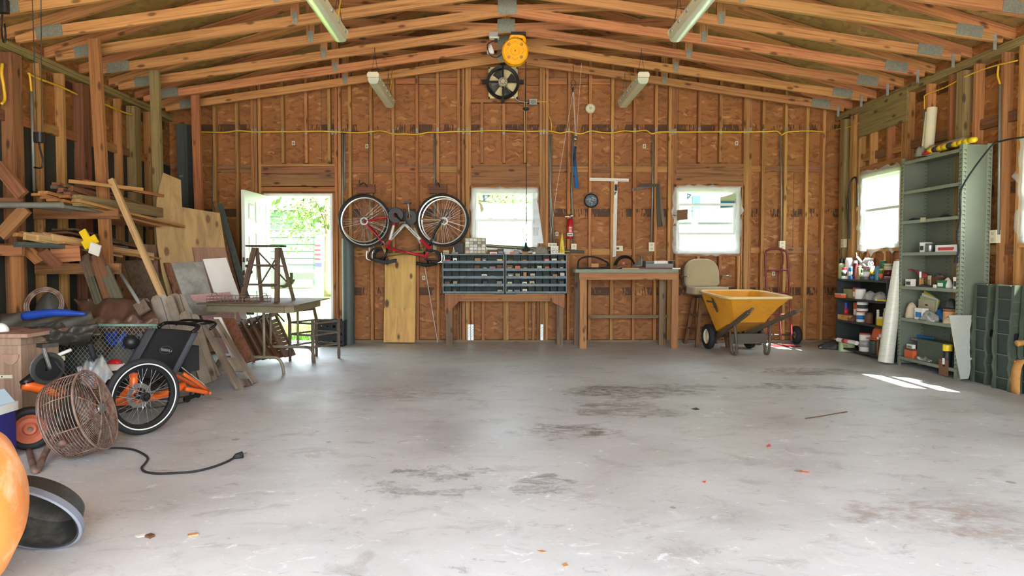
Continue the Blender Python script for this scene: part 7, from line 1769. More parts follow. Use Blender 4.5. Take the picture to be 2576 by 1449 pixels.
# --- sheet goods leaning in front of the rack
def sheet(name, label, pts, Y0, Y1, mat, th=.012, cat='board', skew=0):
    o = leaning(name, label, pts, Y0, Y1, mat, th, skew); o['category'] = cat; return o
o = sheet('curved_plywood', 'big tan plywood sheet with curved left edge and notched top leaning left of the door', [(410, 434), (455, 453), (458, 521), (553, 536), (566, 620), (590, 760), (606, 880), (470, 888), (430, 770), (408, 690), (396, 620), (391, 560), (394, 505), (401, 468)], 7.1, 7.42, 'plywood_tan', skew=.0028)
sheet('dark_strip', 'narrow dark slate-coloured strip leaning at the right of the plywood', [(545, 510), (560, 512), (640, 790), (622, 790)], 7.5, 8.0, 'bluegrey_post', .03, skew=.0028)
sheet('wood_strip', 'narrow wooden strip leaning between plywood and dark strip', [(536, 505), (545, 507), (610, 760), (598, 760)], 7.35, 7.8, 'dark_board', .03, skew=.0028)
sheet('mottled_board', 'mottled brown particle board leaning on the curved plywood', [(484, 622), (566, 622), (612, 800), (520, 805)], 7.10, 7.25, 'particle', .012, skew=.0028)
sheet('white_sheet', 'white panel leaning left of the door behind the step ladder', [(510, 652), (569, 648), (622, 800), (562, 806)], 7.03, 7.21, 'panel_white', .02, skew=.0028)
sheet('grey_sheet', 'grey painted panel leaning in front of the plywood', [(430, 662), (510, 658), (545, 790), (478, 795)], 6.98, 7.18, 'panel_grey', .02, skew=.0028)
sheet('brown_strip', 'brown edge board leaning at the left of the grey panel', [(413, 661), (428, 661), (476, 795), (455, 798)], 7.0, 7.19, 'dark_board', .03, skew=.0028)
sheet('pink_foam', 'pink foam sheet leaning low behind the folding table', [(478, 742), (578, 734), (640, 880), (560, 890)], 6.95, 7.05, 'foam_pink', .04, 'foam', skew=.0028)
sheet('brown_plank', 'wide brown panel leaning behind the long pale stick', [(308, 656), (375, 652), (412, 790), (350, 800)], 6.95, 7.25, 'grey_brown_board', .02)
sheet('mottled_sheet', 'mottled tan panel leaning above the brown panels', [(325, 612), (394, 616), (398, 700), (335, 700)], 7.3, 7.5, 'particle', .02)
sheet('dark_plank', 'dark brown panel leaning left of the wide brown panel', [(287, 657), (310, 656), (352, 800), (325, 800)], 6.9, 7.2, 'dark_board', .03)
a, b = PY(280, 452, 6.28), PY(407, 742, 6.05); o = tag(board('long_stick', PY(410, 748, 6.05), a, .05, .045, 'pale_board', None, (1, 0, 0)), 'long pale wooden stick leaning diagonally across the lumber rack', 'stick')
# weathered boards left of it
for i, (u0, v0, u1, v1, w, mt, lb) in enumerate(((212, 645, 268, 790, .10, 'grey_brown_board', 'weathered brown board, leftmost of the leaning boards under the rack'), (240, 642, 292, 790, .11, 'dark_board', 'reddish-brown weathered board under the yellow painted piece'), (262, 675, 318, 800, .09, 'green_board', 'greenish notched board leaning below the rack'), (228, 700, 262, 800, .07, 'green_board', 'short mossy board low in the leaning boards'))):
    o = tag(board('weathered_board', PY(u1, v1, 6.1 - .04 * i), PY(u0, v0, 6.30 - .04 * i), w, .035, mt, None, (1, 0, 0)), lb, 'board')
o = thing('painted_scrap', 'wooden piece with yellow and white paint lying on top of the weathered boards', 'board', PY(230, 640, 6.0))
for (u0, v0, u1, v1, w, mt) in ((207, 580, 236, 630, .06, 'yellow'), (222, 600, 232, 618, .13, 'yellow'), (226, 622, 252, 632, .11, 'panel_white')): board('strip', PY(u0, v0, 6.02 if mt != 'panel_white' else 5.98), PY(u1, v1, 6.0), w, .02, mt, o, (1, 0, 0))
a, b = PY(305, 690, 5.95), PY(352, 765, 5.8); o = thing('long_scraper', 'grey long-handled tool leaning head down over the brown tarp', 'tool', PY(365, 795, 5.78)); MB().tube([a, b], .016, 8).build('handle', 'grey', o, smooth=True); MB().box((-.05, -.012, -.02), (.05, .012, .10), axisM(b, PY(372, 798, 5.74), (1, 0, 0))).build('head', 'ash_grey_handle', o)
# fence pickets
for i, (u0, v0, u1, v1, w, Y) in enumerate(((390, 745, 455, 960, .085, 6.0), (408, 742, 480, 965, .07, 6.03), (436, 740, 500, 960, .10, 6.06), (425, 745, 505, 975, .07, 5.95), (462, 785, 520, 965, .09, 5.9), (485, 792, 535, 960, .09, 5.95), (450, 742, 545, 950, .08, 6.1))):
    t_ = PY(u0, v0, Y); b_ = PF(u1, 0 + 985); b_ = PY(u1, v1, Y - .25); b_.z = max(b_.z, 0.005)
    L = (t_ - b_).length; sh = [(-w / 2, 0), (w / 2, 0), (w / 2, L - .03), (w * .22, L), (-w * .22, L), (-w / 2, L - .03)]
    o = board('fence_picket', b_, t_, w, .018, 'grey_board', None, (1, 0, 0), shape=sh); tag(o, 'weathered grey fence picket, top %s from the left in the stack behind the trike' % ORD[(0, 1, 3, 2, 5, 6, 4)[i]], 'picket', 'stacked fence pickets')
# plank frame with cut-outs
o = thing('plank_frame', 'weathered plank frame with two rectangular cut-outs leaning beside the folding table', 'frame', PF(620, 975))
bl, br = PF(596, 986), PF(648, 962); tl, tr_ = PY(503, 812, 6.05), PY(548, 805, 6.15)
def fr2(s, t): return bl.lerp(br, s).lerp(tl.lerp(tr_, s), t) + Vector((0, 0, .006))
ac = (br - bl).normalized()
for s in (.16, .84): board('stile', fr2(s, 0), fr2(s, 1), .10, .025, 'grey_board', o, ac)
for t0, t1 in ((0.0, .10), (.22, .42), (.75, 1.0)):
    w_ = (fr2(.36, .5) - fr2(.64, .5)).length
    board('rail', fr2(.5, t0), fr2(.5, t1), w_ + .06, .022, 'grey_board', o, ac)
sheet('white_strip', 'narrow whitish board behind the plank frame', [(537, 798), (556, 798), (606, 905), (588, 915)], 6.2, 6.4, 'panel_white', .015)
sheet('brown_sheet', 'brown wooden sheet leaning right of the whitish board', [(560, 800), (590, 800), (640, 905), (612, 915)], 6.35, 6.6, 'dark_board', .02)
# dark shutters under the table
for i in range(5):
    du = i * 19; o = thing('louvre_shutter', 'dark wooden shutter, %s from the left in the stack under the folding table' % ORD[i], 'shutter', PF(650 + du, 905 - i * 2), group='dark shutters under the table')
    Yb = 7.05 + i * .09; A0, A1 = PY(640 + du, 905 - 2 * i, Yb), PY(590 + du, 815 - i * 5, Yb + .32); B0, B1 = PY(664 + du, 900 - 2 * i, Yb + .25), PY(615 + du, 806 - i * 5, Yb + .57)
    A0.z = max(A0.z, .01); B0.z = max(B0.z, .01); ax_ = (B0 - A0).normalized()
    for P0, P1 in ((A0, A1), (B0, B1)): board('stile', P0, P1, .04, .022, 'stool_wood', o, ax_)
    for t in (.03, .97): board('rail', A0.lerp(A1, t), B0.lerp(B1, t), .022, .05, 'stool_wood', o, (A1 - A0).cross(ax_))
    for k in range(9): t = .1 + .09 * k; board('slat', A0.lerp(A1, t), B0.lerp(B1, t), .008, .045, 'screen_wood' if 'screen_wood' in MATS else 'stool_wood', o, (A1 - A0).cross(ax_))
# ---------------------------------------------------------------- folding table with step ladder
TZ = .70
tb = thing('folding_table', 'old folding table with steel tube legs left of the open door', 'table', (-2.4, 7.0, 0))
TP = [(-2.92, 6.60), (-1.95, 6.36), (-1.87, 6.44), (-1.86, 7.62), (-2.75, 7.75)]
MB().prism(TP, TZ - .012, TZ).build('top', 'table_top', tb)
IN = [(-2.85, 6.68), (-2.02, 6.47), (-1.95, 6.53), (-1.95, 7.52), (-2.68, 7.64)]; k = len(IN)
for i in range(k):
    a, b = IN[i], IN[(i + 1) % k]; board('apron', (a[0], a[1], TZ - .05), (b[0], b[1], TZ - .05), .012, .075, 'table_grey', tb, (b[1] - a[1], a[0] - b[0], 0))
for Y, x0, x1, fx0, fx1 in ((6.62, -2.55, -2.27, -2.75, -2.08), (7.42, -2.47, -2.17, -2.66, -1.99)):
    for x in (x0, x1): MB().cyl((x, Y, .165), (x, Y, TZ - .085), .014, 8).build('leg_tube', 'table_grey', tb, smooth=True)
    MB().tube(spline([(fx0, Y, 0), (fx0 + .01, Y, .08), (fx0 + .05, Y, .15), (fx0 + .14, Y, .167), (fx1 - .14, Y, .167), (fx1 - .05, Y, .15), (fx1 - .01, Y, .08), (fx1, Y, 0)], 4), .016, 8).build('foot_tube', 'table_grey', tb, smooth=True)
MB().tube([(-2.41, 6.62, .45), (-2.33, 7.02, TZ - .06), (-2.32, 7.42, .45)], .009, 6).build('leg_brace', 'dark_steel', tb)
ld = thing('step_ladder', 'small old wooden step ladder standing on the folding table', 'step ladder', (-2.35, 6.95, TZ))
def LP(u, v, Y): return PY(u, v, Y)
fy, by = 6.80, 7.12
def foot(u, Y): p = PY(u, 750, Y); return Vector((p.x, Y, TZ))
def top_(u, Y): p = PY(u, 624, Y); return Vector((p.x, Y, p.z))
FL = [(foot(607, fy), top_(640, 6.96)), (foot(697, fy), top_(698, 6.96))]; BK = [(foot(658, by), top_(646, 7.0)), (foot(739, by), top_(704, 7.0))]
for a, b in FL: board('front_stile', a, b, .05, .025, 'ladder_wood', ld, (1, 0, 0))
for a, b in BK: board('rear_leg', a, b, .035, .02, 'ladder_wood', ld, (1, 0, 0))
p0, p1 = PY(627, 620, 6.97), PY(713, 620, 6.97); MB().box((p0.x, 6.86, p0.z - .005), (p1.x, 7.07, p0.z + .014)).build('top_cap', 'ladder_wood', ld)
for t in (.32, .68): board('step', FL[0][0].lerp(FL[0][1], t), FL[1][0].lerp(FL[1][1], t), .09, .016, 'ladder_wood', ld, (0, 1, 0))
for t in (.28, .66): board('rear_rung', BK[0][0].lerp(BK[0][1], t), BK[1][0].lerp(BK[1][1], t), .02, .016, 'ladder_wood', ld, (0, 1, 0))
board('cross_brace', BK[0][0].lerp(BK[0][1], .3), BK[1][0].lerp(BK[1][1], .95), .02, .012, 'ladder_wood', ld, (0, 1, 0)); board('cross_brace', BK[1][0].lerp(BK[1][1], .3), BK[0][0].lerp(BK[0][1], .95), .02, .012, 'ladder_wood', ld, (0, 1, 0))
for a in (FL[0][0].lerp(FL[0][1], .68), FL[0][0].lerp(FL[0][1], .32)): MB().ball(a + Vector((-.03, -.02, -.01)), .016, 8, 6).build('bolt_knob', 'dark_steel', ld, smooth=True)
# rusty wire tray on the table
o = thing('wire_tray', 'rusty flat wire basket at the left end of the folding table', 'basket', (-2.62, 6.78, TZ)); Mx = Matrix.Translation((-2.6, 6.86, TZ)) @ Matrix.Rotation(-.2, 4, 'Z'); w3 = MB()
def lw(a, b, r=.0025): w3.tube([Mx @ Vector(a), Mx @ Vector(b)], r, 5)
for z in (.004, .03, .058):
    for a, b in (((-.28, -.13, z), (.28, -.13, z)), ((-.28, .13, z), (.28, .13, z)), ((-.28, -.13, z), (-.28, .13, z)), ((.28, -.13, z), (.28, .13, z))): lw(a, b, .003)
for i in range(15):
    x = -.28 + i * .04
    for y in (-.13, .13): lw((x, y, .004), (x, y, .058))
    lw((x, -.13, .004), (x, .13, .004))
w3.build('wire_grid', 'rust_wire', o); 
for x in (-.28, .28): MB().tube(spline([Mx @ Vector((x, -.05, .058)), Mx @ Vector((x, -.03, .085)), Mx @ Vector((x, .03, .085)), Mx @ Vector((x, .05, .058))], 4), .004, 5).build('handle', 'rust_wire', o)
# old chair without seat
P1, P2, P3 = Vector((-1.99, 7.36, 0)), Vector((-1.79, 7.72, 0)), Vector((-2.29, 7.52, 0)); P4 = P3 + P2 - P1
o = thing('chair_frame', 'weathered chair frame without seat standing between the folding table and the crate', 'chair', (P1 + P2 + P3 + P4) / 4)
for P_ in (P1, P2): MB().tube([P_, P_ + Vector((0, 0, .06)), P_ + Vector((0, 0, .1)), P_ + Vector((0, 0, .3)), P_ + Vector((0, 0, .46))], [.014, .02, .017, .021, .019], 8).build('leg', 'ash_grey_handle', o, smooth=True)
for P_ in (P3, P4): MB().tube([P_, P_ + Vector((0, 0, .45)), P_ + (P3 - P1) * .18 + Vector((0, 0, .67))], [.016, .02, .016], 8).build('rear_post', 'ladder_wood', o, smooth=True)
for z in (.17, .30, .43):
    for A_, B_ in ((P1, P2), (P1, P3), (P2, P4), (P3, P4)): MB().cyl(A_ + Vector((0, 0, z)), B_ + Vector((0, 0, z)), .011, 8).build('rung', 'ash_grey_handle', o)
for z in (.56, .63): board('back_slat', P3 + (P3 - P1) * .1 + Vector((0, 0, z)), P4 + (P3 - P1) * .1 + Vector((0, 0, z)), .012, .04, 'ladder_wood', o, (P3 - P1))
# ---------------------------------------------------------------- tarps, gate and clutter behind the trike
def drape(name, label, quad, Yf, mat, seed, amp=.05, nu=30, nv=14, cat='tarp', th=.006):
    """folded sheet over a photo-measured outline quad (tl,tr,br,bl); Yf(u,v) gives depth"""
    rd = random.Random(seed); ph = [(rd.uniform(2, 9), rd.uniform(1, 6), rd.uniform(0, 6.3)) for _ in range(5)]
    def fn(u, v):
        a = Vector(quad[0]).lerp(Vector(quad[1]), u); b = Vector(quad[3]).lerp(Vector(quad[2]), u); c = a.lerp(b, v)
        e = sum(math.sin(f * u * 3 + g * v * 3 + p) for f, g, p in ph) / 5
        p = PY(c.x, c.y + e * 14 * math.sin(PI * min(1, u)), Yf(u, v) + amp * e); p.z = max(p.z, .006); return p
    o = MB().grid(fn, nu, nv, thick=(0, th, -th * .3)).build(name, mat, smooth=True); return tag(o, label, cat)
drape('brown_tarp', 'brown tarp draped over the heap behind the trike', [(185, 752), (372, 750), (408, 830), (250, 850)], lambda u, v: 6.0 - .55 * v + .1 * u, 'tarp_brown', 5, .12)
drape('brown_tarp', 'darker brown tarp fold hanging behind the wire gate', [(230, 800), (400, 800), (392, 900), (236, 900)], lambda u, v: 5.62 - .15 * v, 'tarp_brown', 6, .06)
drape('grey_tarp', 'grey tarp heaped over the left end of the pile', [(0, 788), (225, 778), (252, 842), (0, 870)], lambda u, v: 5.5 - .5 * v + .2 * math.sin(PI * u) * 0, 'tarp_grey', 7, .14)
drape('grey_tarp', 'dark folded lower edge of the grey tarp', [(60, 822), (246, 815), (215, 870), (80, 872)], lambda u, v: 5.02 - .2 * math.sin(PI * v), 'tarp_dark', 8, .10)
a, b = PY(58, 796, 5.25), PY(215, 790, 5.3); tag(MB().tube(spline([a, a.lerp(b, .5) + Vector((0, 0, .02)), b], 5), [.032, .034, .035, .034, .033, .03, .028, .026, .022, .018, .012], 12).build('blue_tarp_roll', 'tarp_blue', smooth=True), 'rolled blue tarp lying on the grey tarp', 'tarp')
drape('blue_tarp', 'crumpled blue tarp low behind the wire gate', [(262, 832), (350, 846), (352, 880), (266, 868)], lambda u, v: 5.45 - .1 * v, 'tarp_blue', 9, .05, 16, 8)
q = PY(120, 778, 5.75); lump('coil_heap', 'dark round heap of coiled hose and bags on the pile at far left', 'hose', (q.x, 5.8, q.z - .1), (.13, .12, .24), 'tarp_dark', 91, n=20, amp=.15)
MBt = MB()
for r in (.12, .135, .15): MBt.torus((q.x, 5.72 - r * .1, q.z + .04), (.2, -1, .3), r, .008, 24, 6)
tag(MBt.build('hose_coil', 'rust_wire', smooth=True), 'thin coil of wire on the dark heap at far left', 'wire coil')
gt = thing('wire_gate', 'chain-link gate panel with pale green frame standing across the pile', 'gate', PF(300, 1005)); YG2 = 5.2
c4 = [PY(258, 818, YG2 + .1), PY(395, 816, YG2 + .1)]; g0, g1 = c4[0].x, c4[1].x; gz = c4[0].z; gx0 = PY(100, 800, YG2 + .1).x
for a, b in (((gx0, gz), (g1, gz)), ((gx0, .03), (g1, .03)), ((g1, .03), (g1, gz)), ((PY(356, 0, YG2).x, .03), (PY(356, 0, YG2).x, gz)), ((gx0, .03), (gx0, gz))): MB().tube([(a[0], YG2 + .1, a[1]), (b[0], YG2 + .1, b[1])], .013, 8).build('frame_tube', 'gate_green', gt, smooth=True)
ml = MB(); k = 26; wdt = g1 - gx0
for i in range(-10, k):
    x = gx0 + i * wdt / k * 1.0
    for s in (1, -1):
        a = Vector((x if s > 0 else x + gz * .8, YG2 + .1, .03)); d = Vector((gz * .8 * s, 0, gz - .03)); t0, t1 = 0.0, 1.0
        for lim, sg in ((gx0, 1), (g1, -1)):
            pass
        # clip to the frame
        if abs(d.x) > 1e-6:
            ta, tb_ = (gx0 - a.x) / d.x, (g1 - a.x) / d.x; lo_, hi_ = min(ta, tb_), max(ta, tb_); t0, t1 = max(t0, lo_), min(t1, hi_)
        if t1 - t0 > .02: ml.tube([a + d * t0, a + d * t1], .0022, 4, caps=False)
w_ = ml.build('chain_link', 'chainlink', gt); w_['kind'] = 'stuff'
drape('plastic_sheet', 'clear plastic bag with white print lying between fan and trike', [(192, 925), (255, 892), (290, 950), (215, 990)], lambda u, v: 4.75 - .25 * v, 'clear_film', 12, .08, 18, 10, 'bag')
o = sheet('white_curved_panel', 'white curved plastic part under the clear bag', [(200, 928), (222, 922), (250, 928), (272, 942), (262, 946), (236, 942), (206, 944)], 4.72, 4.74, 'panel_white', .03, 'plastic part')
lump('red_cloth_pile', 'red and white folded papers behind the trike wheel', 'papers', (PY(288, 915, 5.0).x, 5.0, PY(288, 928, 5.0).z), (.11, .08, .05), 'paper', 93, amp=.2)
lump('red_rag', 'red rag on the folded papers behind the trike wheel', 'rag', (PY(290, 908, 4.98).x, 4.98, PY(290, 914, 4.98).z), (.05, .04, .03), 'red', 94, amp=.2)
tag(MB().box((PY(262, 0, 5.0).x, 4.9, 0), (PY(316, 0, 5.0).x, 5.15, PY(288, 928, 5.0).z - .002)).build('dark_crate', 'charcoal'), 'dark box under the folded papers behind the trike', 'box')
lump('moss_cloth', 'greyish-green cloth heap inside the wire gate', 'cloth', (PY(310, 890, 5.42).x, 5.42, .0), (.22, .12, .46), 'tarp_grey', 95, amp=.12, n=22)
for i, (x, y, rx, ry, rz_, mt, lb) in enumerate(((-3.45, 5.6, .35, .25, .52, 'tarp_dark', 'dark covered bulk of the pile under the brown tarp'), (-3.95, 5.45, .3, .3, .6, 'tarp_dark', 'dark covered bulk of the pile under the grey tarp'))): lump('covered_bulk', lb, 'heap', (x, y, 0), (rx, ry, rz_), mt, 96 + i, n=24, amp=.1)
# ---------------------------------------------------------------- orange recumbent trike
OT = Vector((-2.57, 4.50, 0)); Fv = Vector((-.549, -.836, 0)); Rv = Vector((.836, -.549, 0)); Uv = Vector((0, 0, 1))
def TL(f, r, z): return OT + Fv * f + Rv * r + Uv * z
tk = thing('recumbent_trike', 'orange recumbent tricycle with black mesh seat and missing rear wheel', 'tricycle', OT)
wc = TL(0, .385, .245); R = .245
q = Rv.to_track_quat('Z', 'Y').to_matrix().to_4x4(); Mw = Matrix.Translation(wc) @ q
wh_ = MB().lathe([(R - .066, -.011), (R - .045, -.015), (R - .036, -.017), (R - .036, .017), (R - .045, .015), (R - .066, .011), (R - .066, -.011)], n=56, M=Mw).build('wheel_rim', 'black_metal', tk, smooth=True, angle=40)
MB().lathe([(R - .036, -.018), (R - .02, -.026), (R - .006, -.018), (R, 0), (R - .006, .018), (R - .02, .026), (R - .036, .018), (R - .036, -.018)], n=56, M=Mw).build('tyre', 'black_rubber', wh_, smooth=True)
MB().lathe([(R - .041, .0235), (R - .0385, .0268), (R - .0345, .0268), (R - .032, .0235), (R - .041, .0235)], n=56, M=Mw).build('reflective_stripe', 'reflector', wh_, smooth=True)
sp = MB()
for i in range(36):
    a = 2 * PI * i / 36; b = a + (.9 if i % 4 < 2 else -.9); s = .028 if i % 2 else -.028
    sp.tube([Mw @ Vector((math.cos(b) * .028, math.sin(b) * .028, s)), Mw @ Vector((math.cos(a) * (R - .065), math.sin(a) * (R - .065), 0))], .0014, 4, caps=False)
sp.build('spokes', 'chrome', wh_)
MB().lathe([(.004, .05), (.014, .048), (.02, .036), (.03, .034), (.03, .02), (.018, .016), (.018, -.02), (.03, -.03), (.03, -.036), (.004, -.04)], n=22, M=Mw).build('hub', 'black_metal', wh_, smooth=True, angle=40)
MB().lathe([(.05, -.046), (.08, -.046), (.08, -.044), (.05, -.044), (.05, -.046)], n=30, M=Mw).build('brake_disc', 'steel', wh_)
def tube(name, pts, r, mat='trike_orange', n=10, k=4): return MB().tube(spline(pts, k), r, n).build(name, mat, tk, smooth=True)
kp = TL(0, .27, .30)
tube('kingpin', [TL(.0, .27, .22), TL(-.01, .26, .37)], .026); MB().lathe([(.002, .012), (.022, .01), (.029, 0)], tuple(TL(-.01, .26, .372)), 14).build('kingpin_cap', 'orange', tk, smooth=True)
MB().cyl(TL(0, .27, .245), TL(0, .37, .245), .012, 8).build('stub_axle', 'black_metal', tk)
tube('cross_arm', [TL(.02, 0, .17), TL(.01, .13, .2), TL(.0, .25, .29)], .027); tube('cross_arm', [TL(.02, 0, .17), TL(.01, -.13, .2), TL(.0, -.25, .29)], .027)
tube('main_tube', [TL(.52, 0, .36), TL(.3, 0, .27), TL(.02, 0, .17), TL(-.3, 0, .15), TL(-.52, 0, .20)], .03)
dr_ = PF(513, 986, .10)
for s in (-1, 1):
    tube('chain_stay', [TL(-.5, .05 * s, .18), (dr_ + Rv * .06 * s + Vector((0, 0, .0)))], .017); tube('seat_stay', [TL(-.46, .09 * s, .30), dr_ + Rv * .06 * s + Vector((0, 0, .02))], .014)
MB().cyl(dr_ + Rv * -.08, dr_ + Rv * .08, .012, 8).build('dropout', 'orange', tk)
d2 = PF(470, 1004, .05)
dd = MB(); dd.cyl(d2 + Rv * -.01, d2 + Rv * .01, .026, 12); dd.cyl(d2 + Fv * -.09 + Rv * -.01 + Vector((0, 0, .02)), d2 + Fv * -.09 + Rv * .01 + Vector((0, 0, .02)), .024, 12); dd.box((-.01, -.012, 0), (.01, .012, .10), axisM(d2, d2 + Fv * -.09 + Vector((0, 0, .02)), Rv)); dd.build('derailleur', 'black_metal', tk)
tube('derailleur_cage', [d2 + Fv * -.02, d2 + Vector((0, 0, .06)) + Fv * -.05, dr_ + Vector((0, 0, -.02))], .008, 'black_metal')
# seat
def seatp(a, v):   # a across -1..1, v from bottom front to top
    f = -.30 - .22 * v; z = .24 + .36 * v; return TL(f - .05 * abs(a) ** 2 * -1, -.06 + a * .27, z)
MB().grid(lambda u, v: seatp((u * 2 - 1) * .86, v), 12, 10, thick=Fv * -.03).build('seat_back', 'trike_mesh', tk, smooth=True)
for s in (-1, 1): MB().grid(lambda u, v, s=s: seatp(s * (.86 + .22 * u), v) + Fv * (.02 * u), 3, 10, thick=Fv * -.05).build('side_bolster', 'trike_side', tk, smooth=True)
MB().grid(lambda u, v: TL(.12 - .44 * v, -.06 + (u * 2 - 1) * .22, .27 - .05 * math.sin(PI * v)), 8, 6, thick=(0, 0, -.025)).build('seat_base', 'trike_mesh', tk, smooth=True)
lc = seatp(-.02, .62) + Fv * .012
el = MB(); ns = (Fv * .85 + Uv * .5).normalized()
ring = [lc + Rv * (.075 * math.cos(2 * PI * i / 24)) + (Uv * .85 - Fv * .5).normalized() * (.03 * math.sin(2 * PI * i / 24)) for i in range(24)]
el.tube(ring, .0028, 5, closed=True)
for i in range(7): el.cbox(tuple(lc + Rv * (-.048 + i * .016)), (.011, .006, .016 if i % 2 else .02), None)
el.build('seat_logo', 'steel', tk)
rk_ = MB(); tp = [seatp(-.8, 1.03), seatp(-.7, 1.12) + Fv * -.03, seatp(.7, 1.12) + Fv * -.03, seatp(.85, 1.0)]
rk_.tube(spline(tp, 5), .014, 8); rk_.tube(spline([p + Fv * -.14 + Uv * .01 for p in tp], 5), .010, 8)
for a in (-.6, 0, .6): rk_.tube([seatp(a, 1.12) + Fv * -.03, seatp(a, 1.12) + Fv * -.17 + Uv * .01], .008, 6)
rk_.build('rear_rack', 'black_metal', tk, smooth=True)
MB().rbox((-.1, -.09, -.13), (.1, .05, .05), .03, Matrix.Translation(seatp(.2, .55) + Fv * -.13) @ Matrix.Rotation(math.atan2(Rv.y, Rv.x), 4, 'Z')).build('seat_bag', 'trike_mesh', tk, smooth=True, angle=40)
MB().ball(tuple(seatp(-1.15, .75) + Fv * .06), .055, 12, 8).build('mirror_pod', 'black_plastic', tk, smooth=True)
tube('flag_rod', [seatp(.95, .35) + Fv * -.05, dr_ + Rv * .09 + Uv * .02], .004, 'chrome', 6)
tube('steering_handle', [TL(-.12, -.3, .2), TL(-.08, -.36, .4), TL(-.05, -.36, .5)], .014, 'black_metal'); tube('grip', [TL(-.07, -.36, .42), TL(-.04, -.36, .53)], .02, 'black_rubber')
# crank at the boom end
cb_ = PY(112, 925, 4.18); cc = Vector((cb_.x, 4.18, cb_.z))
MB().lathe([(.06, -.003), (.07, -.003), (.095, -.002), (.1, 0), (.095, .002), (.07, .003), (.06, .003), (.06, -.003)], n=36, M=Matrix.Translation(cc + Rv * .04) @ q).build('chainring', 'dark_steel', tk); MB().lathe([(.02, -.002), (.074, -.002), (.074, .002), (.02, .002), (.02, -.002)], n=30, M=Matrix.Translation(cc + Rv * .055) @ q).build('inner_chainring', 'black_metal', tk)
MB().cyl(cc + Rv * -.07, cc + Rv * .08, .018, 10).build('bottom_bracket', 'black_metal', tk)
tube('crank_arm', [cc + Rv * .075, cc + Rv * .085 + Uv * .1 + Fv * .03, cc + Rv * .09 + Uv * .155 + Fv * .04], .012, 'chrome'); MB().box((-.045, -.04, -.012), (.045, .04, .012), Matrix.Translation(cc + Rv * .14 + Uv * .155 + Fv * .04) @ q @ Matrix.Rotation(PI / 2, 4, 'X')).build('pedal', 'dark_steel', tk)
tube('crank_arm', [cc - Rv * .075, cc - Rv * .085 - Uv * .1, cc - Rv * .09 - Uv * .155], .012, 'chrome')
tube('boom', [TL(.52, 0, .36), cc], .028, 'black_metal')
ch = MB(); lp = [cc + Rv * .04 + Uv * .1, cc + Rv * .04 + Uv * -.1]
for s in (1, -1): ch.tube(spline([cc + Rv * .045 + Uv * (.098 * s), TL(.2, .06, .24 + .05 * s), TL(-.2, .05, .12 + .03 * s), d2 + Uv * .02 * s], 5), .005, 5)
ch.build('chain', 'dark_steel', tk)
tube('front_fender', [TL(.08, -.36, .5), TL(.2, -.38, .44), TL(.27, -.38, .3)], .012, 'bike_white')
MB().cbox(tuple(PY(134, 902, 4.3)), (.12, .05, .03)).build('accessory_pod', 'cream_plastic', tk)
# ---------------------------------------------------------------- rusty drum fan
fc = Vector((-2.335, 3.76, .245)); fd = Vector((.94, .13, .29)).normalized()
fn_ = thing('drum_fan', 'rusty round wire-cage floor fan tilted on a bent tube stand', 'fan', (fc.x, fc.y, 0)); R = .228
Mf = Matrix.Translation(fc) @ fd.to_track_quat('Z', 'Y').to_matrix().to_4x4()
def FP(r, a, z): return Mf @ Vector((r * math.cos(a), r * math.sin(a), z))
def fring(r, z, w=.0028): return [FP(r, 2 * PI * i / 44, z) for i in range(44)], w
cg = MB()
for r in [R * (.24 + .76 * i / 17) for i in range(18)]:                                 # front grille, slightly domed
    pts, w = fring(r, .095 + .03 * (1 - (r / R) ** 2), .0019); cg.tube(pts, w, 4, closed=True)
cg.build('front_grille', 'rust_wire', fn_)
sd_ = MB()
for i in range(13): pts, w = fring(R * (1 - (.12 * max(0, i - 8) / 4) ** 1.2), .09 - i * .016, .0024); sd_.tube(pts, w, 4, closed=True)
sd_.build('side_grille', 'rust_wire', fn_)
bk = MB()
for r in [R * (.2 + .68 * i / 12) for i in range(13)]: pts, w = fring(r, -.105, .0019); bk.tube(pts, w, 4, closed=True)
bk.build('rear_grille', 'rust_wire', fn_)
rb = MB()
for k in range(8):
    a = 2 * PI * k / 8 + .2; rb.tube([FP(R * .1, a, .127), FP(R * .6, a, .118), FP(R, a, .095), FP(R * 1.01, a, 0), FP(R * .9, a, -.1), FP(R * .2, a, -.108)], .0036, 5)
rb.build('cage_ribs', 'rust_wire', fn_)
for z in (.095, -.09): MB().torus(FP(0, 0, z), fd, R * (1.0 if z > 0 else .93), .006, 44, 6).build('cage_hoop', 'rust_pipe', fn_, smooth=True)
MB().lathe([(.002, .135), (.032, .133), (.036, .126)], n=22, M=Mf @ Matrix.Diagonal((1.25, .8, 1, 1))).build('name_badge', 'steel', fn_)
MB().lathe([(.002, -.02), (.06, -.025), (.065, -.1), (.002, -.11)], n=20, M=Mf).build('motor', 'dark_steel', fn_, smooth=True, angle=40)
for k in range(3):
    a0 = 2 * PI * k / 3 + .5
    MB().grid(lambda u, v, a0=a0: FP(R * (.18 + .7 * v), a0 + (u - .5) * (.9 + .5 * v), (u - .5) * -.07 + .03), 6, 6, thick=fd * .002).build('blade', 'dark_steel', fn_, smooth=True)
lg = [PY(150, 1082, 3.78), PY(120, 1128, 3.74), PF(96, 1178, .016), PF(86, 1180, .016), PY(72, 1130, 3.95)]
MB().tube(spline([FP(R, 3.6, -.02)] + lg, 5), .017, 10).build('stand_tube', 'rust_pipe', fn_, smooth=True)
MB().tube(spline([FP(R, 3.6 + PI, -.02), FP(R * 1.25, 3.6 + PI, -.12) , PF(170, 1110, .016), lg[-1] + Vector((.1, .15, -.1))], 5), .017, 10).build('stand_tube', 'rust_pipe', fn_, smooth=True)
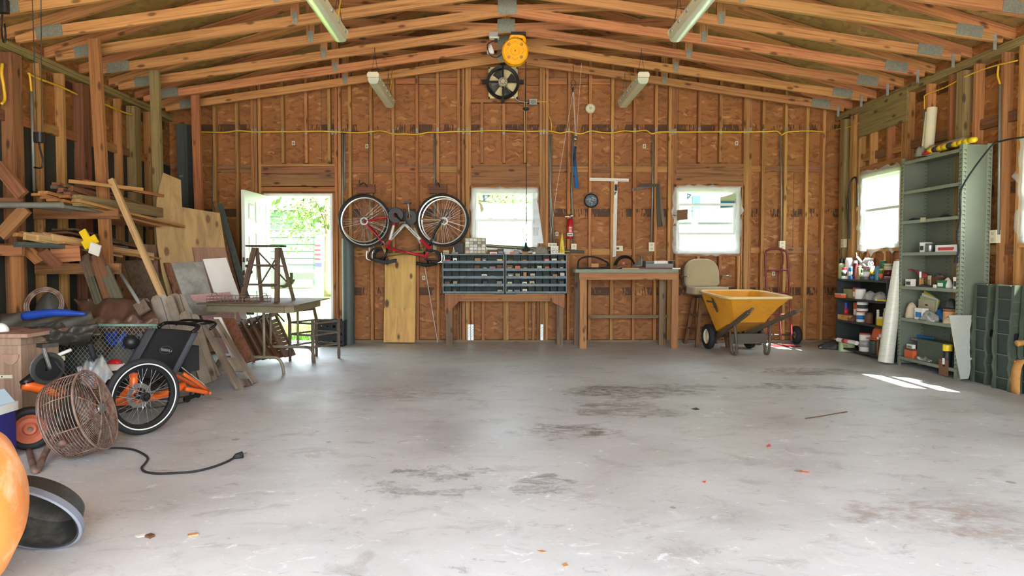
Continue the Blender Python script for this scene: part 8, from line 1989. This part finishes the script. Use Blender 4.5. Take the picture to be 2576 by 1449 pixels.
MB().cyl(FP(R * .96, 3.6, -.02), FP(R * 1.08, 3.6, -.02), .02, 10).build('pivot_knob', 'rust_pipe', fn_, smooth=True)
cpts = [PF(u, v, .006) for u, v in ((262, 1128), (300, 1127), (335, 1131), (362, 1143), (372, 1153), (366, 1165), (357, 1176), (364, 1186), (392, 1191), (440, 1190), (490, 1186), (535, 1175), (570, 1162), (588, 1152))]
o = thing('fan_cord', 'black power cord curling over the floor from the drum fan', 'cord', cpts[-1]); MB().tube(spline(cpts, 5), .0065, 6).build('cord', 'black_rubber', o, smooth=True)
pe = PF(594, 1148, .015); pl = MB(); pl.tube([cpts[-1], pe, pe + Vector((.03, .02, .004))], [.009, .016, .02], 8); pl.build('plug', 'black_rubber', o, smooth=True)
for s in (-1, 1): MB().cyl(pe + Vector((.03, .02 + .006 * s, .008)), pe + Vector((.048, .034 + .006 * s, .010)), .003, 6).build('prong', 'steel', o)
# ---------------------------------------------------------------- left edge: cooler, wheel, cabinet, tubs
wcx = PF(76, 1130); o = thing('cart_wheel', 'black rubber wheel with rust-red hub standing beside the cooler', 'wheel', (wcx.x, wcx.y, 0)); Mq = Matrix.Translation((wcx.x, wcx.y, .125)) @ Vector((.62, -.78, 0)).to_track_quat('Z', 'Y').to_matrix().to_4x4()
MB().lathe([(.085, -.035), (.115, -.04), (.125, -.02), (.125, .02), (.115, .04), (.085, .035), (.085, -.035)], n=32, M=Mq).build('tyre', 'black_rubber', o, smooth=True); MB().lathe([(.012, .03), (.03, .035), (.04, .02), (.06, .015), (.08, .03), (.086, .034), (.086, -.034), (.012, -.03)], n=28, M=Mq).build('hub', 'wheel_red', o, smooth=True, angle=40); MB().lathe([(.002, .04), (.012, .04), (.014, .03)], n=12, M=Mq).build('axle_cap', 'rust_pipe', o)
o = thing('cooler', 'blue and white cooler with pale blue lid at the left picture edge', 'cooler', (-2.83, 3.65, 0)); x1_ = PY(40, 1040, 3.78).x
MB().rbox((-3.12, 3.52, 0), (x1_, 3.80, .27), .03).build('body', 'cooler_blue', o, smooth=True, angle=40); MB().rbox((-3.13, 3.51, .27), (x1_ + .01, 3.81, .315), .03).build('rim', 'cooler_white', o, smooth=True, angle=40)
MB().add([(-3.12, 3.53, .316), (x1_ - .01, 3.53, .316), (x1_ - .01, 3.79, .316), (-3.12, 3.79, .316), (-3.10, 3.57, .395), (x1_ - .04, 3.57, .395), (x1_ - .04, 3.75, .395), (-3.10, 3.75, .395)], [(3, 2, 1, 0), (4, 5, 6, 7), (0, 1, 5, 4), (1, 2, 6, 5), (2, 3, 7, 6), (3, 0, 4, 7)]).build('lid', 'cooler_lid', o)
yc = 4.62; xr2 = PY(53, 900, yc).x; zt2 = PY(0, 838, yc).z
o = thing('wood_cabinet', 'old wooden cabinet with overhanging top at the left picture edge', 'cabinet', ((xr2 - .3), yc + .2, 0))
board('body_side', (xr2 - .01, yc + .2, 0), (xr2 - .01, yc + .2, zt2 - .08), .02, .4, 'cabinet_wood', o, (1, 0, 0)); board('front_panel', (xr2 - .32, yc + .012, 0), (xr2 - .32, yc + .012, zt2 - .08), .6, .02, 'cabinet_wood', o, (1, 0, 0))
MB().box((xr2 - .62, yc - .02, zt2 - .08), (xr2 + .015, yc + .42, zt2 - .025)).build('frieze', 'cabinet_wood', o); MB().box((xr2 - .66, yc - .06, zt2 - .025), (xr2 + .09, yc + .46, zt2)).build('top', 'cabinet_wood', o)
pa = PY(28, 917, yc); MB().prism([(pa.x + .06 * math.cos(PI + PI * i / 12), pa.z + .07 + .07 * math.sin(PI + PI * i / 12)) for i in range(13)], 0, .01, Matrix(((1, 0, 0, 0), (0, 0, -1, yc + .002), (0, 1, 0, 0), (0, 0, 0, 1)))).build('curved_apron', 'cabinet_wood', o)
pa = PY(15, 947, yc); MB().box((pa.x - .05, yc - .01, pa.z - .012), (pa.x + .05, yc + .001, pa.z + .012)).build('latch_plate', 'cream_plastic', o); MB().cyl((pa.x - .02, yc - .014, pa.z), (pa.x - .02, yc - .009, pa.z), .004, 8).build('screw', 'print_black', o)
q = PY(3, 829, yc + .1); lump('white_ball', 'round white cloth ball on the wooden cabinet at the left edge', 'ball', (q.x, yc + .1, zt2), (.05, .05, .06), 'bottle_white', 99, amp=.05)
# orange tub standing on its side in the foreground
oc = Vector((-2.0, 1.98, .315)); ax_ = Vector((.93, .25, .05)).normalized(); Mo = Matrix.Translation(oc) @ ax_.to_track_quat('Z', 'Y').to_matrix().to_4x4() @ Matrix.Diagonal((1.0, 1.0, 1, 1))
o = thing('orange_tub', 'large weathered orange plastic barrow tub on its side at the left foreground', 'tub', (oc.x, oc.y, 0))
pr_ = [(.02, .50), (.14, .49), (.23, .44), (.29, .36), (.31, .25), (.325, .05), (.33, 0)]
MB().lathe(pr_ + [(r - .012, z - .006) for r, z in pr_[::-1]], n=40, M=Mo).build('shell', 'barrow_orange', o, smooth=True, angle=60); MB().torus(oc, ax_, .33, .012, 48, 8).build('rim', 'barrow_orange', o, smooth=True)
# black tub tipped over
bc = Vector((-1.765, 2.50, .135)); d_ = Vector((.12, -.95, -.28)).normalized(); Mb = Matrix.Translation(bc) @ d_.to_track_quat('Z', 'Y').to_matrix().to_4x4() @ Matrix.Rotation(-.42, 4, 'Z') @ Matrix.Diagonal((.95, .58, .75, 1))
o = thing('black_tub', 'black plastic mortar tub with greyish rim tipped over behind the orange tub', 'tub', (bc.x, bc.y, 0))
pr_ = [(.02, -.19), (.12, -.19), (.17, -.17), (.20, -.03), (.205, 0)]
MB().lathe(pr_ + [(r - .008, z + .004 if i else z) for i, (r, z) in enumerate(pr_[::-1])], n=44, M=Mb).build('shell', 'tub_black', o, smooth=True, angle=50); MB().lathe([(.2, -.045), (.213, -.045), (.216, .0), (.206, .006), (.2, -.045)], n=44, M=Mb).build('rim_band', 'tub_rim', o, smooth=True, angle=50)
# --- pulleys hanging at the left, wall cables and conduit
o = thing('bike_pulley', 'black pulley block hanging on two dark ropes at upper left', 'pulley', PY(97, 430, 5.4)); Yp = 5.4
MB().tube([PY(80, -40, Yp), PY(93, 335, Yp)], .0035, 5).build('rope', 'charcoal', o); MB().tube([PY(103, -40, Yp), PY(105, 335, Yp)], .0035, 5).build('rope', 'charcoal', o)
MB().rbox((-.035, -.03, -.04), (.035, .03, .04), .02, Matrix.Translation(PY(98, 346, Yp))).build('pulley_block', 'black_plastic', o, smooth=True, angle=40); MB().tube(spline([PY(98, 358, Yp), PY(102, 380, Yp), PY(107, 400, Yp), PY(104, 422, Yp), PY(86, 421, Yp)], 4), .007, 6).build('hook', 'black_metal', o, smooth=True)
o = thing('bike_pulley', 'black pulley with hook hanging at the top left picture corner', 'pulley', PY(10, 100, 5.2)); Yp = 5.2
MB().rbox((-.04, -.03, -.05), (.04, .03, .045), .02, Matrix.Translation(PY(8, 16, Yp))).build('pulley_block', 'black_plastic', o, smooth=True, angle=40); MB().tube(spline([PY(6, 32, Yp), PY(4, 70, Yp), PY(8, 104, Yp), PY(14, 100, Yp), PY(12, 60, Yp)], 4), .006, 6).build('hook', 'black_metal', o, smooth=True); MB().tube([PY(8, -40, Yp), PY(8, 6, Yp)], .004, 5).build('rope', 'charcoal', o)
def onl(u, v, X=XL + .012): return PX(u, v, X)
tag(MB().tube(spline([onl(6, 160), onl(4, 185), onl(9, 215), onl(12, 250), onl(3, 262)], 4), .014, 6).build('electrical_cable', 'yellow_wire', smooth=True), 'bundle of yellow cable on the left wall at the picture edge', 'cable')
tag(MB().tube(spline([onl(70, 184), onl(98, 198), onl(142, 214), onl(170, 226), onl(195, 238)], 4), .010, 6).build('electrical_cable', 'yellow_wire', smooth=True), 'yellow cable along the top of the left wall studs', 'cable')
tag(MB().tube(spline([onl(262, 262), onl(285, 272), onl(310, 282), onl(332, 289)], 4), .010, 6).build('electrical_cable', 'yellow_wire', smooth=True), 'yellow cable on the left wall behind the first rack post', 'cable')
o = thing('conduit_drop', 'grey conduit with yellow cable entering its top on the left wall', 'conduit', onl(88, 480)); MB().tube([onl(79, 230), onl(86, 480)], .013, 8).build('conduit', 'conduit', o, smooth=True); MB().tube(spline([onl(70, 184), onl(75, 192), onl(79, 230)], 4), .01, 6).build('cable', 'yellow_wire', o, smooth=True)
